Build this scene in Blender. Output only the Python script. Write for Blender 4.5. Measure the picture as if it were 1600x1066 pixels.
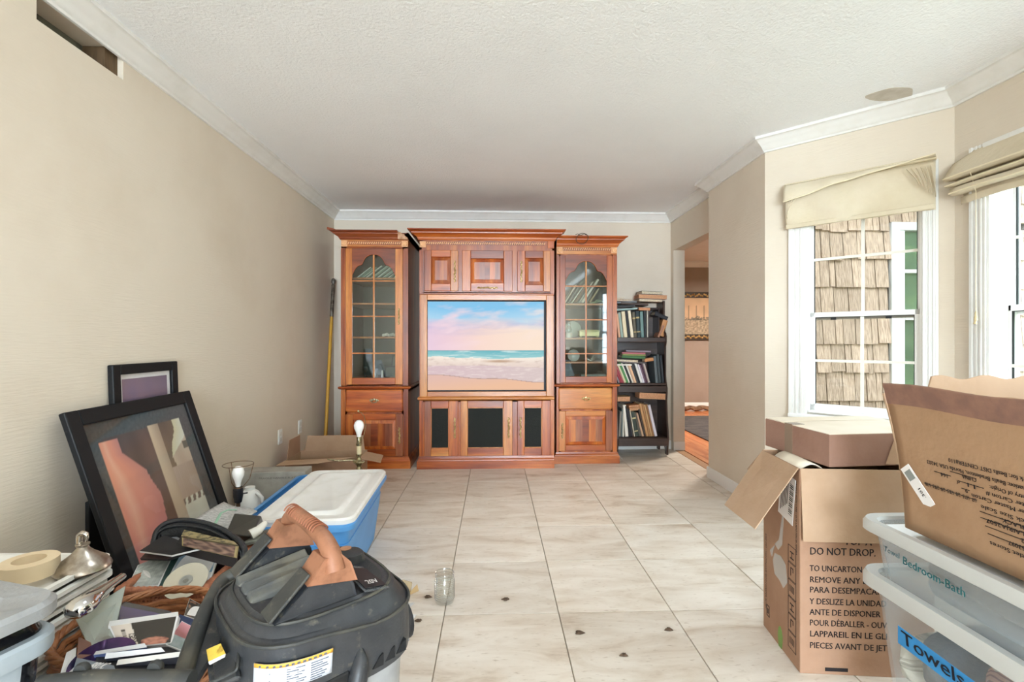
import bpy, bmesh, math, random
from math import pi, sin, cos, radians, atan2, sqrt
from mathutils import Vector, Matrix, Euler, noise

for o in list(bpy.data.objects):
    bpy.data.objects.remove(o, do_unlink=True)
SC = bpy.context.scene
COL = SC.collection
RND = random.Random(7)

def hexc(h, a=1.0):
    h = h.lstrip('#')
    r = []
    for i in (0, 2, 4):
        c = int(h[i:i + 2], 16) / 255
        r.append(c / 12.92 if c <= 0.04045 else ((c + 0.055) / 1.055) ** 2.4)
    return (r[0], r[1], r[2], a)

# ---------------------------------------------------------------- camera
cam_d = bpy.data.cameras.new('camera')
cam = bpy.data.objects.new('camera', cam_d)
COL.objects.link(cam)
cam_d.sensor_width = 36.0
cam_d.lens = 36.0 * 765 / 1600
cam_d.clip_start = 0.05
cam.location = (0, 0, 1.15)
cam.rotation_euler = (radians(90), 0, -math.atan(28 / 765))
SC.camera = cam

# ---------------------------------------------------------------- sky, lights, exposure
SC.view_settings.view_transform = 'Standard'
SC.view_settings.look = 'None'
SC.view_settings.gamma = 1.0
SC.view_settings.use_curve_mapping = False
SC.view_settings.exposure = 1.1
SC.cycles.use_denoising = True
SC.cycles.max_bounces = 10
SC.cycles.diffuse_bounces = 6
SC.cycles.transparent_max_bounces = 24
SC.cycles.sample_clamp_indirect = 6.0
SC.cycles.caustics_reflective = False
SC.cycles.caustics_refractive = False

world = bpy.data.worlds.new('overcast_sky')
SC.world = world
world.use_nodes = True
bg = world.node_tree.nodes['Background']
bg.inputs[0].default_value = (0.77, 0.89, 1.0, 1)
bg.inputs[1].default_value = SKY = 7.0

def portal(name, loc, rot, sx, sy):
    l = bpy.data.lights.new(name, 'AREA')
    l.shape = 'RECTANGLE'; l.size = sx; l.size_y = sy
    l.cycles.is_portal = True
    o = bpy.data.objects.new(name, l); COL.objects.link(o)
    o.location = loc; o.rotation_euler = rot
    return o
# daylight portals in the openings (area lights emit along their local -Z)
portal('portal_bay_side', (1.81 + 0.11 * 0 + 0.46 + 0.16, 3.21 - 0.46 + 0.16, 1.43), Euler((radians(90), 0, radians(135))), 0.62, 1.5)
portal('portal_bay_front', (2.70, 1.67, 1.43), Euler((radians(90), 0, radians(90))), 1.3, 1.5)
portal('portal_bay_near', (2.46, 0.30, 1.43), Euler((radians(90), 0, radians(45))), 0.62, 1.5)
portal('portal_dining', (6.15, 6.2, 1.3), Euler((radians(90), 0, radians(90))), 2.6, 2.0)

def area(name, loc, rot, sx, sy, power, col):
    l = bpy.data.lights.new(name, 'AREA')
    l.shape = 'RECTANGLE'; l.size = sx; l.size_y = sy
    l.energy = power; l.color = col
    o = bpy.data.objects.new(name, l); COL.objects.link(o)
    o.location = loc; o.rotation_euler = rot
    return o
def point_light(name, loc, r, power, col):
    l = bpy.data.lights.new(name, 'POINT'); l.shadow_soft_size = r; l.energy = power; l.color = col
    o = bpy.data.objects.new(name, l); COL.objects.link(o); o.location = loc
    return o
point_light('behind_camera_fill', (.3, -1.0, 1.9), .2, 10, (0.86, 0.94, 1.0))  # added fill behind the camera, not a lamp of the room
area('overhead_fill', (-.1, 1.65, 2.485), (0, 0, 0), .5, .5, 5, (0.82, 0.92, 1.0))  # added overhead fill just out of view, no fixture there
rear_fill = area('rear_fill_panel', (0.1, -6.0, 1.25), (radians(90), 0, 0), 3.3, 2.3, 88, (0.75, 0.89, 1.0))  # unseen panel added at the rear to even out light along the room
rear_fill.data.spread = radians(110)
area('dining_lamp_light', (3.6, 6.2, 2.2), (0, 0, 0), 0.6, 0.6, 60, (1.0, 0.90, 0.80))

# ---------------------------------------------------------------- mesh helpers
class MB:
    """collects shapes into one mesh"""
    def __init__(self):
        self.v = []; self.f = []; self.m = []; self.T = None; self.col = None
    def add(self, vs, fs, m=0):
        n = len(self.v)
        if self.T is not None:
            vs = [self.T @ Vector(p) for p in vs]
        self.v += [tuple(p) for p in vs]
        self.f += [tuple(n + i for i in f) for f in fs]
        self.m += [m] * len(fs)
        return self
    def box(self, x0, x1, y0, y1, z0, z1, m=0):
        vs = [(x, y, z) for z in (z0, z1) for y in (y0, y1) for x in (x0, x1)]
        return self.add(vs, [(0, 2, 3, 1), (4, 5, 7, 6), (0, 1, 5, 4), (2, 6, 7, 3), (0, 4, 6, 2), (1, 3, 7, 5)], m)
    def cbox(self, c, s, rot=None, m=0):
        """box centred at c with full sizes s, turned by matrix or euler"""
        R = rot.to_matrix() if isinstance(rot, Euler) else (rot or Matrix.Identity(3))
        vs = [Vector(c) + R @ Vector((x * s[0] / 2, y * s[1] / 2, z * s[2] / 2)) for z in (-1, 1) for y in (-1, 1) for x in (-1, 1)]
        return self.add(vs, [(0, 2, 3, 1), (4, 5, 7, 6), (0, 1, 5, 4), (2, 6, 7, 3), (0, 4, 6, 2), (1, 3, 7, 5)], m)
    def hexa(self, p, m=0):
        """8 corners ordered like box()"""
        return self.add(p, [(0, 2, 3, 1), (4, 5, 7, 6), (0, 1, 5, 4), (2, 6, 7, 3), (0, 4, 6, 2), (1, 3, 7, 5)], m)
    def panel(self, a, b, c, d, t, m=0):
        """a thin slab with outline a,b,c,d and thickness t along -normal"""
        a, b, c, d = map(Vector, (a, b, c, d))
        n = (b - a).cross(d - a).normalized() * t
        vs = [a, b, c, d, a - n, b - n, c - n, d - n]
        return self.add(vs, [(0, 1, 2, 3), (7, 6, 5, 4), (0, 4, 5, 1), (1, 5, 6, 2), (2, 6, 7, 3), (3, 7, 4, 0)], m)
    def prism(self, pts, lo, hi, axis='y', m=0):
        def w(p, h):
            return {'y': (p[0], h, p[1]), 'z': (p[0], p[1], h), 'x': (h, p[0], p[1])}[axis]
        n = len(pts)
        vs = [w(p, lo) for p in pts] + [w(p, hi) for p in pts]
        fs = [tuple(range(n)), tuple(range(2 * n - 1, n - 1, -1))]
        fs += [(i, n + i, n + (i + 1) % n, (i + 1) % n) for i in range(n)]
        return self.add(vs, fs, m)
    def loft(self, rings, closed=True, cap=True, m=0):
        n = len(rings[0]); vs = [p for r in rings for p in r]; fs = []
        for k in range(len(rings) - 1):
            for i in range(n if closed else n - 1):
                j = (i + 1) % n
                fs.append((k * n + i, k * n + j, (k + 1) * n + j, (k + 1) * n + i))
        if cap and closed:
            fs.append(tuple(range(n - 1, -1, -1)))
            fs.append(tuple((len(rings) - 1) * n + i for i in range(n)))
        return self.add(vs, fs, m)
    def tube(self, path, r, n=8, m=0, closed=False, flat=1.0):
        P = [Vector(p) for p in path]; L = len(P)
        rr = r if isinstance(r, (list, tuple)) else [r] * L
        rings = []; up = Vector((0, 0, 1)); prev = None
        for i in range(L):
            a = P[i - 1] if (i > 0 or closed) else P[i]
            b = P[(i + 1) % L] if (i < L - 1 or closed) else P[i]
            t = (b - a).normalized()
            if prev is None:
                x = t.cross(up)
                if x.length < 0.05: x = t.cross(Vector((1, 0, 0)))
                x.normalize()
            else:
                x = (prev - t * prev.dot(t)).normalized()
            prev = x; y = t.cross(x)
            rings.append([P[i] + (x * cos(q) + y * sin(q) * flat) * rr[i] for q in [2 * pi * k / n for k in range(n)]])
        if closed:
            rings.append(rings[0]); return self.loft(rings, True, False, m)
        return self.loft(rings, True, True, m)
    def lathe(self, prof, n=24, c=(0, 0, 0), R=None, m=0, cap=True):
        R = R or Matrix.Identity(3)
        rings = [[Vector(c) + R @ Vector((r * cos(2 * pi * k / n), r * sin(2 * pi * k / n), z)) for k in range(n)] for r, z in prof]
        return self.loft(rings, True, cap, m)
    def grid(self, fn, nu, nv, m=0, closeu=False):
        vs = [fn(i / nu, j / nv) for j in range(nv + 1) for i in range(nu + (0 if closeu else 1))]
        w = nu if closeu else nu + 1
        fs = [(j * w + i, j * w + (i + 1) % w, (j + 1) * w + (i + 1) % w, (j + 1) * w + i) for j in range(nv) for i in range(nu)]
        return self.add(vs, fs, m)
    def build(self, name, mats, parent=None, bevel=0.0, smooth=None, world=False, seg=1, solid=0.0, subsurf=0, **props):
        me = bpy.data.meshes.new(name)
        vs = self.v
        if world and parent is not None:
            Mi = MATS[parent.name].inverted()
            vs = [tuple(Mi @ Vector(p)) for p in vs]
        me.from_pydata(vs, [], self.f)
        if not isinstance(mats, (list, tuple)): mats = [mats]
        for mt in mats: me.materials.append(mt)
        me.polygons.foreach_set('material_index', self.m)
        bm = bmesh.new(); bm.from_mesh(me)
        bmesh.ops.recalc_face_normals(bm, faces=bm.faces)
        if bevel > 0:
            es = [e for e in bm.edges if len(e.link_faces) == 2 and e.calc_face_angle(0) > 0.5]
            if es:
                bmesh.ops.bevel(bm, geom=es, offset=bevel, segments=seg, profile=0.5, affect='EDGES', clamp_overlap=True)
        bm.to_mesh(me); bm.free()
        if smooth:
            me.shade_smooth(); me.set_sharp_from_angle(angle=radians(smooth))
        o = bpy.data.objects.new(name, me); COL.objects.link(o)
        if solid:
            md = o.modifiers.new('thickness', 'SOLIDIFY'); md.thickness = solid; md.offset = 0
        if subsurf:
            md = o.modifiers.new('smoothing', 'SUBSURF'); md.levels = subsurf; md.render_levels = subsurf
        if parent is not None: o.parent = parent
        for k, val in props.items(): o[k] = val
        return o

MATS = {}
def thing(name, label, cat, loc=(0, 0, 0), rz=0.0, group=None, rot=None):
    o = bpy.data.objects.new(name, None); COL.objects.link(o)
    e = rot if rot is not None else Euler((0, 0, rz))
    o.location = loc; o.rotation_euler = e
    MATS[o.name] = Matrix.Translation(Vector(loc)) @ e.to_matrix().to_4x4()
    o.empty_display_size = 0.1
    o['label'] = label; o['category'] = cat
    if group: o['group'] = group
    return o
def tag(o, label, cat, group=None):
    o['label'] = label; o['category'] = cat
    if group: o['group'] = group
    return o
def struct(o):
    o['kind'] = 'structure'; return o

def picture(name, w, h, nx, ny, fn, mat, parent=None, M=None, **props):
    """flat print: a grid in local XZ (front is -Y), coloured per point by fn(u,v)"""
    me = bpy.data.meshes.new(name)
    vs = [Vector((w * (i / nx - 0.5), 0, h * j / ny)) for j in range(ny + 1) for i in range(nx + 1)]
    if M is not None: vs = [M @ p for p in vs]
    fs = [(j * (nx + 1) + i, j * (nx + 1) + i + 1, (j + 1) * (nx + 1) + i + 1, (j + 1) * (nx + 1) + i) for j in range(ny) for i in range(nx)]
    me.from_pydata([tuple(p) for p in vs], [], fs)
    at = me.color_attributes.new('print', 'FLOAT_COLOR', 'POINT')
    cols = []
    for j in range(ny + 1):
        for i in range(nx + 1):
            c = fn(i / nx, j / ny)
            cols += [c[0], c[1], c[2], 1.0]
    at.data.foreach_set('color', cols)
    me.materials.append(mat)
    o = bpy.data.objects.new(name, me); COL.objects.link(o)
    if parent is not None: o.parent = parent
    for k, val in props.items(): o[k] = val
    return o

def text(name, body, size, mat, parent=None, M=None, align='LEFT', ext=0.0004, spacing=1.0, squeeze=1.0, shear=0.0, **props):
    """lettering in local XZ plane facing -Y, turned into a mesh"""
    cu = bpy.data.curves.new(name, 'FONT'); cu.body = body; cu.size = size
    cu.align_x = align; cu.space_character = spacing; cu.extrude = ext; cu.shear = shear; cu.resolution_u = 2
    cu.space_line = 1.0
    t = bpy.data.objects.new('tmp', cu)
    me = bpy.data.meshes.new_from_object(t)
    bpy.data.objects.remove(t)
    R = Matrix.Rotation(radians(90), 4, 'X') @ Matrix.Diagonal((squeeze, 1, 1, 1))
    me.transform((M @ R) if M is not None else R)
    me.materials.clear(); me.materials.append(mat)
    o = bpy.data.objects.new(name, me); COL.objects.link(o)
    if parent is not None: o.parent = parent
    for k, val in props.items(): o[k] = val
    return o

BOLD = 0.0
def line(name, body, cap, width, mat, parent, M, x, z, **props):
    """one line of lettering, cap height and width given, lower left corner at x, z on the face M"""
    cu = bpy.data.curves.new(name, 'FONT'); cu.body = body; cu.size = 1; cu.extrude = 0; cu.resolution_u = 2; cu.offset = BOLD
    t = bpy.data.objects.new('tmp', cu); me = bpy.data.meshes.new_from_object(t); bpy.data.objects.remove(t)
    xs = [v.co.x for v in me.vertices]; w0 = max(xs) - min(xs); k = width / w0
    me.transform(Matrix.Diagonal((k, cap / 0.70, 1, 1)))
    bm = bmesh.new(); bm.from_mesh(me)                      # a second pass slightly to the right thickens the strokes
    g = bmesh.ops.duplicate(bm, geom=bm.verts[:] + bm.edges[:] + bm.faces[:])
    bmesh.ops.translate(bm, verts=[v for v in g['geom'] if isinstance(v, bmesh.types.BMVert)], vec=(cap * .055, cap * .02, 0))
    bm.to_mesh(me); bm.free()
    me.transform(M @ Matrix.Translation((x, -.0006, z)) @ Matrix.Rotation(radians(90), 4, 'X'))
    me.materials.clear(); me.materials.append(mat)
    o = bpy.data.objects.new(name, me); COL.objects.link(o); o.parent = parent
    for k_, val in props.items(): o[k_] = val
    return o

def frameM(o, ux, uz):
    """matrix whose X column is ux and Z column is uz, at o (Y = uz x ux, pointing into the surface)"""
    ux = Vector(ux).normalized(); uz = Vector(uz); uz = (uz - ux * uz.dot(ux)).normalized()
    uy = uz.cross(ux)
    return Matrix(((ux.x, uy.x, uz.x, o[0]), (ux.y, uy.y, uz.y, o[1]), (ux.z, uy.z, uz.z, o[2]), (0, 0, 0, 1)))

# ---------------------------------------------------------------- materials
def nodes(name):
    m = bpy.data.materials.new(name); m.use_nodes = True
    nt = m.node_tree; b = nt.nodes['Principled BSDF']
    return m, nt, b
def pm(name, col, rough=0.5, metal=0.0, var=None, bump=None, spec=0.5, coat=0.0, stretch=(1, 1, 1), emit=None, dust=None, alpha=None, trans=0.0, rnd=0.0):
    """var=(scale, colour2, lo, hi); bump=(scale, strength); dust=(scale, colour, lo, hi); rnd = brightness spread per object"""
    m, nt, b = nodes(name)
    L = nt.links.new; N = nt.nodes.new
    col = hexc(col) if isinstance(col, str) else col
    tc = N('ShaderNodeTexCoord'); mp = N('ShaderNodeMapping'); L(tc.outputs['Object'], mp.inputs[0])
    mp.inputs['Scale'].default_value = stretch
    rgb = N('ShaderNodeRGB'); rgb.outputs[0].default_value = col
    cur = rgb.outputs[0]
    for spec_, det in ((var, 5), (dust, 8)):
        if spec_:
            c2 = hexc(spec_[1]) if isinstance(spec_[1], str) else spec_[1]
            n = N('ShaderNodeTexNoise'); n.inputs['Scale'].default_value = spec_[0]; n.inputs['Detail'].default_value = det
            n.inputs['Roughness'].default_value = 0.6
            L(mp.outputs[0], n.inputs['Vector'])
            r = N('ShaderNodeMapRange'); r.inputs[1].default_value = spec_[2]; r.inputs[2].default_value = spec_[3]
            L(n.outputs[0], r.inputs[0])
            x = N('ShaderNodeMix'); x.data_type = 'RGBA'; L(r.outputs[0], x.inputs[0]); L(cur, x.inputs[6]); x.inputs[7].default_value = c2
            cur = x.outputs[2]
    if rnd:
        oi = N('ShaderNodeObjectInfo'); r = N('ShaderNodeMapRange'); r.inputs[3].default_value = 1 - rnd; r.inputs[4].default_value = 1 + rnd
        L(oi.outputs['Random'], r.inputs[0])
        hs = N('ShaderNodeHueSaturation'); L(r.outputs[0], hs.inputs['Value']); L(cur, hs.inputs['Color']); cur = hs.outputs[0]
    L(cur, b.inputs['Base Color'])
    b.inputs['Roughness'].default_value = rough; b.inputs['Metallic'].default_value = metal
    b.inputs['Specular IOR Level'].default_value = spec
    if coat: b.inputs['Coat Weight'].default_value = coat; b.inputs['Coat Roughness'].default_value = 0.15
    if trans: b.inputs['Transmission Weight'].default_value = trans
    if alpha is not None: b.inputs['Alpha'].default_value = alpha
    if emit: b.inputs['Emission Color'].default_value = hexc(emit[0]); b.inputs['Emission Strength'].default_value = emit[1]
    if bump:
        n = N('ShaderNodeTexNoise'); n.inputs['Scale'].default_value = bump[0]; n.inputs['Detail'].default_value = 4
        L(mp.outputs[0], n.inputs['Vector'])
        bp = N('ShaderNodeBump'); bp.inputs['Strength'].default_value = bump[1]; bp.inputs['Distance'].default_value = bump[2] if len(bump) > 2 else 0.01
        L(n.outputs[0], bp.inputs['Height']); L(bp.outputs[0], b.inputs['Normal'])
    return m
def print_mat(name, rough=0.6, emit=0.0, coat=0.0):
    m, nt, b = nodes(name)
    a = nt.nodes.new('ShaderNodeAttribute'); a.attribute_name = 'print'
    if emit:
        b.inputs['Base Color'].default_value = (0.004, 0.004, 0.004, 1); b.inputs['Specular IOR Level'].default_value = .08
        nt.links.new(a.outputs['Color'], b.inputs['Emission Color']); b.inputs['Emission Strength'].default_value = emit
    else:
        nt.links.new(a.outputs['Color'], b.inputs['Base Color'])
    b.inputs['Roughness'].default_value = rough
    if coat: b.inputs['Coat Weight'].default_value = coat
    return m
def wood(name, c1, c2, c3, scale=1.0, rough=0.35, axis='Z', coat=0.3, rnd=0.12):
    """streaked timber: long grain along the given axis, boards differ by object"""
    m, nt, b = nodes(name); L = nt.links.new; N = nt.nodes.new
    tc = N('ShaderNodeTexCoord'); mp = N('ShaderNodeMapping'); L(tc.outputs['Object'], mp.inputs[0])
    s = {'Z': (1, 1, 0.09), 'X': (0.09, 1, 1), 'Y': (1, 0.09, 1)}[axis]
    mp.inputs['Scale'].default_value = s
    oi = N('ShaderNodeObjectInfo'); ml = N('ShaderNodeMath'); ml.operation = 'MULTIPLY'; ml.inputs[1].default_value = 37.0
    L(oi.outputs['Random'], ml.inputs[0]); L(ml.outputs[0], mp.inputs['Location'])
    n1 = N('ShaderNodeTexNoise'); n1.inputs['Scale'].default_value = 14 * scale; n1.inputs['Detail'].default_value = 3; L(mp.outputs[0], n1.inputs['Vector'])
    n2 = N('ShaderNodeTexNoise'); n2.inputs['Scale'].default_value = 90 * scale; n2.inputs['Detail'].default_value = 4; L(mp.outputs[0], n2.inputs['Vector'])
    cr = N('ShaderNodeValToRGB'); L(n1.outputs[0], cr.inputs[0])
    e = cr.color_ramp.elements; e[0].position = 0.33; e[0].color = hexc(c1); e[1].position = 0.68; e[1].color = hexc(c3)
    k = cr.color_ramp.elements.new(0.5); k.color = hexc(c2)
    x = N('ShaderNodeMix'); x.data_type = 'RGBA'; x.blend_type = 'MULTIPLY'; x.inputs[0].default_value = 0.32
    cr2 = N('ShaderNodeValToRGB'); L(n2.outputs[0], cr2.inputs[0]); cr2.color_ramp.elements[0].position = 0.35; cr2.color_ramp.elements[0].color = (0.35, 0.3, 0.3, 1); cr2.color_ramp.elements[1].position = 0.55
    L(cr.outputs[0], x.inputs[6]); L(cr2.outputs[0], x.inputs[7])
    r = N('ShaderNodeMapRange'); r.inputs[3].default_value = 1 - rnd; r.inputs[4].default_value = 1 + rnd; L(oi.outputs['Random'], r.inputs[0])
    hs = N('ShaderNodeHueSaturation'); L(r.outputs[0], hs.inputs['Value']); L(x.outputs[2], hs.inputs['Color'])
    L(hs.outputs[0], b.inputs['Base Color'])
    b.inputs['Roughness'].default_value = rough; b.inputs['Coat Weight'].default_value = coat; b.inputs['Coat Roughness'].default_value = 0.2
    bp = N('ShaderNodeBump'); bp.inputs['Strength'].default_value = 0.15; bp.inputs['Distance'].default_value = 0.002
    L(n2.outputs[0], bp.inputs['Height']); L(bp.outputs[0], b.inputs['Normal'])
    return m
def glass_mat(name, tint=(1, 1, 1, 1), fac=0.08, rough=0.02):
    m = bpy.data.materials.new(name); m.use_nodes = True; nt = m.node_tree
    for n in list(nt.nodes): nt.nodes.remove(n)
    o = nt.nodes.new('ShaderNodeOutputMaterial'); t = nt.nodes.new('ShaderNodeBsdfTransparent'); g = nt.nodes.new('ShaderNodeBsdfGlossy')
    x = nt.nodes.new('ShaderNodeMixShader'); t.inputs[0].default_value = tint; g.inputs['Roughness'].default_value = rough
    x.inputs[0].default_value = fac
    nt.links.new(t.outputs[0], x.inputs[1]); nt.links.new(g.outputs[0], x.inputs[2]); nt.links.new(x.outputs[0], o.inputs[0])
    return m
def haze_plastic(name, col, mixf=0.5, rough=0.4):
    """cloudy see-through plastic: part diffuse/glossy skin, part clear"""
    m, nt, b = nodes(name)
    b.inputs['Base Color'].default_value = hexc(col); b.inputs['Roughness'].default_value = rough
    o = nt.nodes['Material Output']; t = nt.nodes.new('ShaderNodeBsdfTransparent'); t.inputs[0].default_value = (0.97, 0.98, 0.98, 1)
    x = nt.nodes.new('ShaderNodeMixShader'); x.inputs[0].default_value = mixf
    nt.links.new(t.outputs[0], x.inputs[1]); nt.links.new(b.outputs[0], x.inputs[2]); nt.links.new(x.outputs[0], o.inputs[0])
    return m
# ---------------------------------------------------------------- room materials
def wall_material():
    m = pm('wall_cloth_paper', '#dfd4c4', 0.85, var=(1.3, '#d7cab8', 0.45, 0.75), spec=0.2, stretch=(1, 1, 1))
    nt = m.node_tree; b = nt.nodes['Principled BSDF']; N = nt.nodes.new; L = nt.links.new
    tc = N('ShaderNodeTexCoord'); mp = N('ShaderNodeMapping'); mp.inputs['Scale'].default_value = (12, 12, 140)
    L(tc.outputs['Object'], mp.inputs[0]); n = N('ShaderNodeTexNoise'); n.inputs['Scale'].default_value = 1.0; n.inputs['Detail'].default_value = 3
    L(mp.outputs[0], n.inputs['Vector']); bp = N('ShaderNodeBump'); bp.inputs['Strength'].default_value = 0.35; bp.inputs['Distance'].default_value = 0.004
    L(n.outputs[0], bp.inputs['Height']); L(bp.outputs[0], b.inputs['Normal'])
    return m
M_WALL = wall_material()
M_CEIL = pm('popcorn_ceiling', '#f7f9fc', 0.9, var=(0.7, '#f0f2f5', 0.4, 0.7), bump=(85, .7, 0.007), spec=0.2)
M_TRIM = pm('white_trim_paint', '#e9e8e5', 0.45, var=(6, '#dedcd6', 0.5, 0.8), spec=0.4)
M_WHITE = pm('white_vinyl', '#f2f2f0', 0.35)
M_GROUT = pm('floor_grout', '#a39685', 0.9)
M_TRAV = None
def travertine():
    m, nt, b = nodes('travertine_tile'); N = nt.nodes.new; L = nt.links.new
    tc = N('ShaderNodeTexCoord'); oi = N('ShaderNodeObjectInfo')
    mp = N('ShaderNodeMapping'); L(tc.outputs['Object'], mp.inputs[0]); mp.inputs['Scale'].default_value = (1.0, 3.2, 1)
    ml = N('ShaderNodeVectorMath'); ml.operation = 'SCALE'; ml.inputs['Scale'].default_value = 3.7; L(oi.outputs['Location'], ml.inputs[0]); L(ml.outputs[0], mp.inputs['Location'])
    n1 = N('ShaderNodeTexNoise'); n1.inputs['Scale'].default_value = 2.6; n1.inputs['Detail'].default_value = 7; n1.inputs['Roughness'].default_value = 0.62; n1.inputs['Distortion'].default_value = 0.6
    L(mp.outputs[0], n1.inputs['Vector'])
    cr = N('ShaderNodeValToRGB'); e = cr.color_ramp.elements
    e[0].position = 0.28; e[0].color = hexc('#b4a08b'); e[1].position = 0.74; e[1].color = hexc('#e8e0d5')
    k = e.new(0.42); k.color = hexc('#d2c5b5'); k = e.new(0.55); k.color = hexc('#ddd3c6')
    L(n1.outputs[0], cr.inputs[0])
    n2 = N('ShaderNodeTexNoise'); n2.inputs['Scale'].default_value = 26; n2.inputs['Detail'].default_value = 6; L(mp.outputs[0], n2.inputs['Vector'])
    r2 = N('ShaderNodeMapRange'); r2.inputs[1].default_value = 0.60; r2.inputs[2].default_value = 0.74; r2.inputs[4].default_value = 0.55; L(n2.outputs[0], r2.inputs[0])
    x = N('ShaderNodeMix'); x.data_type = 'RGBA'; L(r2.outputs[0], x.inputs[0]); L(cr.outputs[0], x.inputs[6]); x.inputs[7].default_value = hexc('#a08a72')
    r = N('ShaderNodeMapRange'); r.inputs[3].default_value = 0.93; r.inputs[4].default_value = 1.05; L(oi.outputs['Random'], r.inputs[0])
    hs = N('ShaderNodeHueSaturation'); L(r.outputs[0], hs.inputs['Value']); L(x.outputs[2], hs.inputs['Color'])
    L(hs.outputs[0], b.inputs['Base Color'])
    b.inputs['Roughness'].default_value = 0.42; b.inputs['Specular IOR Level'].default_value = 0.45
    bp = N('ShaderNodeBump'); bp.inputs['Strength'].default_value = 0.12; bp.inputs['Distance'].default_value = 0.002; L(n2.outputs[0], bp.inputs['Height']); L(bp.outputs[0], b.inputs['Normal'])
    return m
M_TILE = travertine()
M_ORANGE_WOOD = wood('orange_wood_floor', '#b8673c', '#cf8050', '#de9a68', 1.0, 0.3, 'Y', 0.3, 0.1)
M_GLASS = glass_mat('window_glass', (0.68, 0.66, 0.63, 1), 0.04)
M_GLASSC = glass_mat('clear_window_glass', (0.96, 0.98, 0.97, 1), 0.05)
M_BLACK = pm('black_gasket', '#15151a', 0.5)

# ---------------------------------------------------------------- walls, floor, ceiling
H = 2.50
P0 = (1.81, 3.21); P1 = (2.475, 2.545); P2 = (2.475, 0.845); P3 = (1.81, 0.18)
D = sqrt(0.5)
MBAY = frameM((P0[0], P0[1], 0), (D, -D, 0), (0, 0, 1))
MFRO = frameM((P1[0], P1[1], 0), (0, -1, 0), (0, 0, 1))
MNEA = frameM((P2[0], P2[1], 0), (-D, -D, 0), (0, 0, 1))

w = MB()
w.box(-1.785, -1.665, -6.3, 1.845, 0, H); w.box(-1.785, -1.665, 2.262, 5.28, 0, H)
w.box(-1.785, -1.665, 1.845, 2.262, 0, 2.322); w.box(-1.785, -1.665, 1.845, 2.262, 2.43, H)
WL = struct(w.build('wall_left', M_WALL))
M_CAV = pm('cavity_board', '#6f6e62', 0.9, var=(9, '#3f3c34', 0.5, 0.7), bump=(30, 0.5))
M_STUD = pm('old_stud', '#6a543c', 0.9, var=(16, '#2f2418', 0.45, 0.7), stretch=(1, 1, 0.2))
b = MB(); b.box(-1.80, -1.786, 1.80, 2.30, 2.25, 2.49); b.build('cavity_board', M_CAV, WL)
b = MB(); b.box(-1.784, -1.69, 2.19, 2.262, 2.25, 2.322 + 0.108); b.build('stud', M_STUD, WL)
w = MB(); w.box(-1.785, 2.004, 5.16, 5.28, 0, H); struct(w.build('wall_back', M_WALL))
w = MB()
w.box(1.884, 2.004, 5.08, 5.16, 0, H); w.box(1.884, 2.004, 4.22, 5.08, 2.105, H); w.box(1.884, 2.004, 4.07, 4.22, 0, H)
struct(w.build('wall_right_doorway', M_WALL))
w = MB(); w.prism([(1.81, 3.21), (1.81, 4.07), (2.004, 4.07), (2.004, 3.24), (1.89, 3.30)], 0, H, 'z'); struct(w.build('wall_right_pier', M_WALL))

def wall_with_hole(name, M, L0, L1, s0, s1, z0, z1, t=0.14):
    w = MB(); w.T = M
    w.box(L0, s0, 0, t, 0, H); w.box(s1, L1, 0, t, 0, H); w.box(s0, s1, 0, t, 0, z0); w.box(s0, s1, 0, t, z1, H)
    return struct(w.build(name, M_WALL))
wall_with_hole('wall_bay_side', MBAY, 0.0, 0.94, 0.245, 0.81, 0.70, 2.06)
wall_with_hole('wall_bay_front', MFRO, 0.0, 1.70, 0.172, 1.528, 0.70, 2.06)
wall_with_hole('wall_bay_near', MNEA, 0.0, 0.94, 0.13, 0.81, 0.70, 2.06)
w = MB(); w.box(1.81, 1.95, -6.3, 0.18, 0, H); struct(w.build('wall_right', M_WALL))
w = MB(); w.box(-1.785, -1.4, -6.3, -6.15, 0, H); w.box(1.8, 1.95, -6.3, -6.15, 0, H); w.box(-1.4, 1.8, -6.3, -6.15, 2.42, H)
struct(w.build('wall_front', M_WALL))
w = MB(); w.prism([(-1.785, -6.3), (1.95, -6.3), (1.95, 0.1), (2.62, 0.75), (2.62, 2.65), (1.96, 3.36), (2.004, 5.28), (-1.785, 5.28)], H, H + 0.12, 'z')
CE = struct(w.build('ceiling', M_CEIL))
b = MB(); b.prism([(2.17 + 0.12 * cos(a) * (1 + 0.15 * sin(3 * a)), 2.60 + 0.075 * sin(a)) for a in [2 * pi * k / 20 for k in range(20)]], H - 0.0015, H, 'z')
b.build('repair_patch', pm('bare_plaster', '#cfc8bd', 0.9, var=(20, '#bdb4a6', 0.4, 0.7)), CE)

# floor slab with separate tiles
w = MB(); w.prism([(-1.785, -6.3), (1.95, -6.3), (1.95, 0.1), (2.62, 0.75), (2.62, 2.65), (2.0, 3.3), (2.004, 5.28), (-1.785, 5.28)], -0.12, -0.008, 'z')
FL = struct(w.build('floor', M_GROUT))
TX, TY, G = 0.4825, 0.4865, 0.0021
def clip_poly(poly, a, b):     # keep the left side of a->b
    out = []
    for i in range(len(poly)):
        p, q = poly[i], poly[(i + 1) % len(poly)]
        sp = (b[0] - a[0]) * (p[1] - a[1]) - (b[1] - a[1]) * (p[0] - a[0])
        sq = (b[0] - a[0]) * (q[1] - a[1]) - (b[1] - a[1]) * (q[0] - a[0])
        if sp >= 0: out.append(p)
        if sp * sq < 0:
            t = sp / (sp - sq); out.append((p[0] + (q[0] - p[0]) * t, p[1] + (q[1] - p[1]) * t))
    return out
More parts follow.
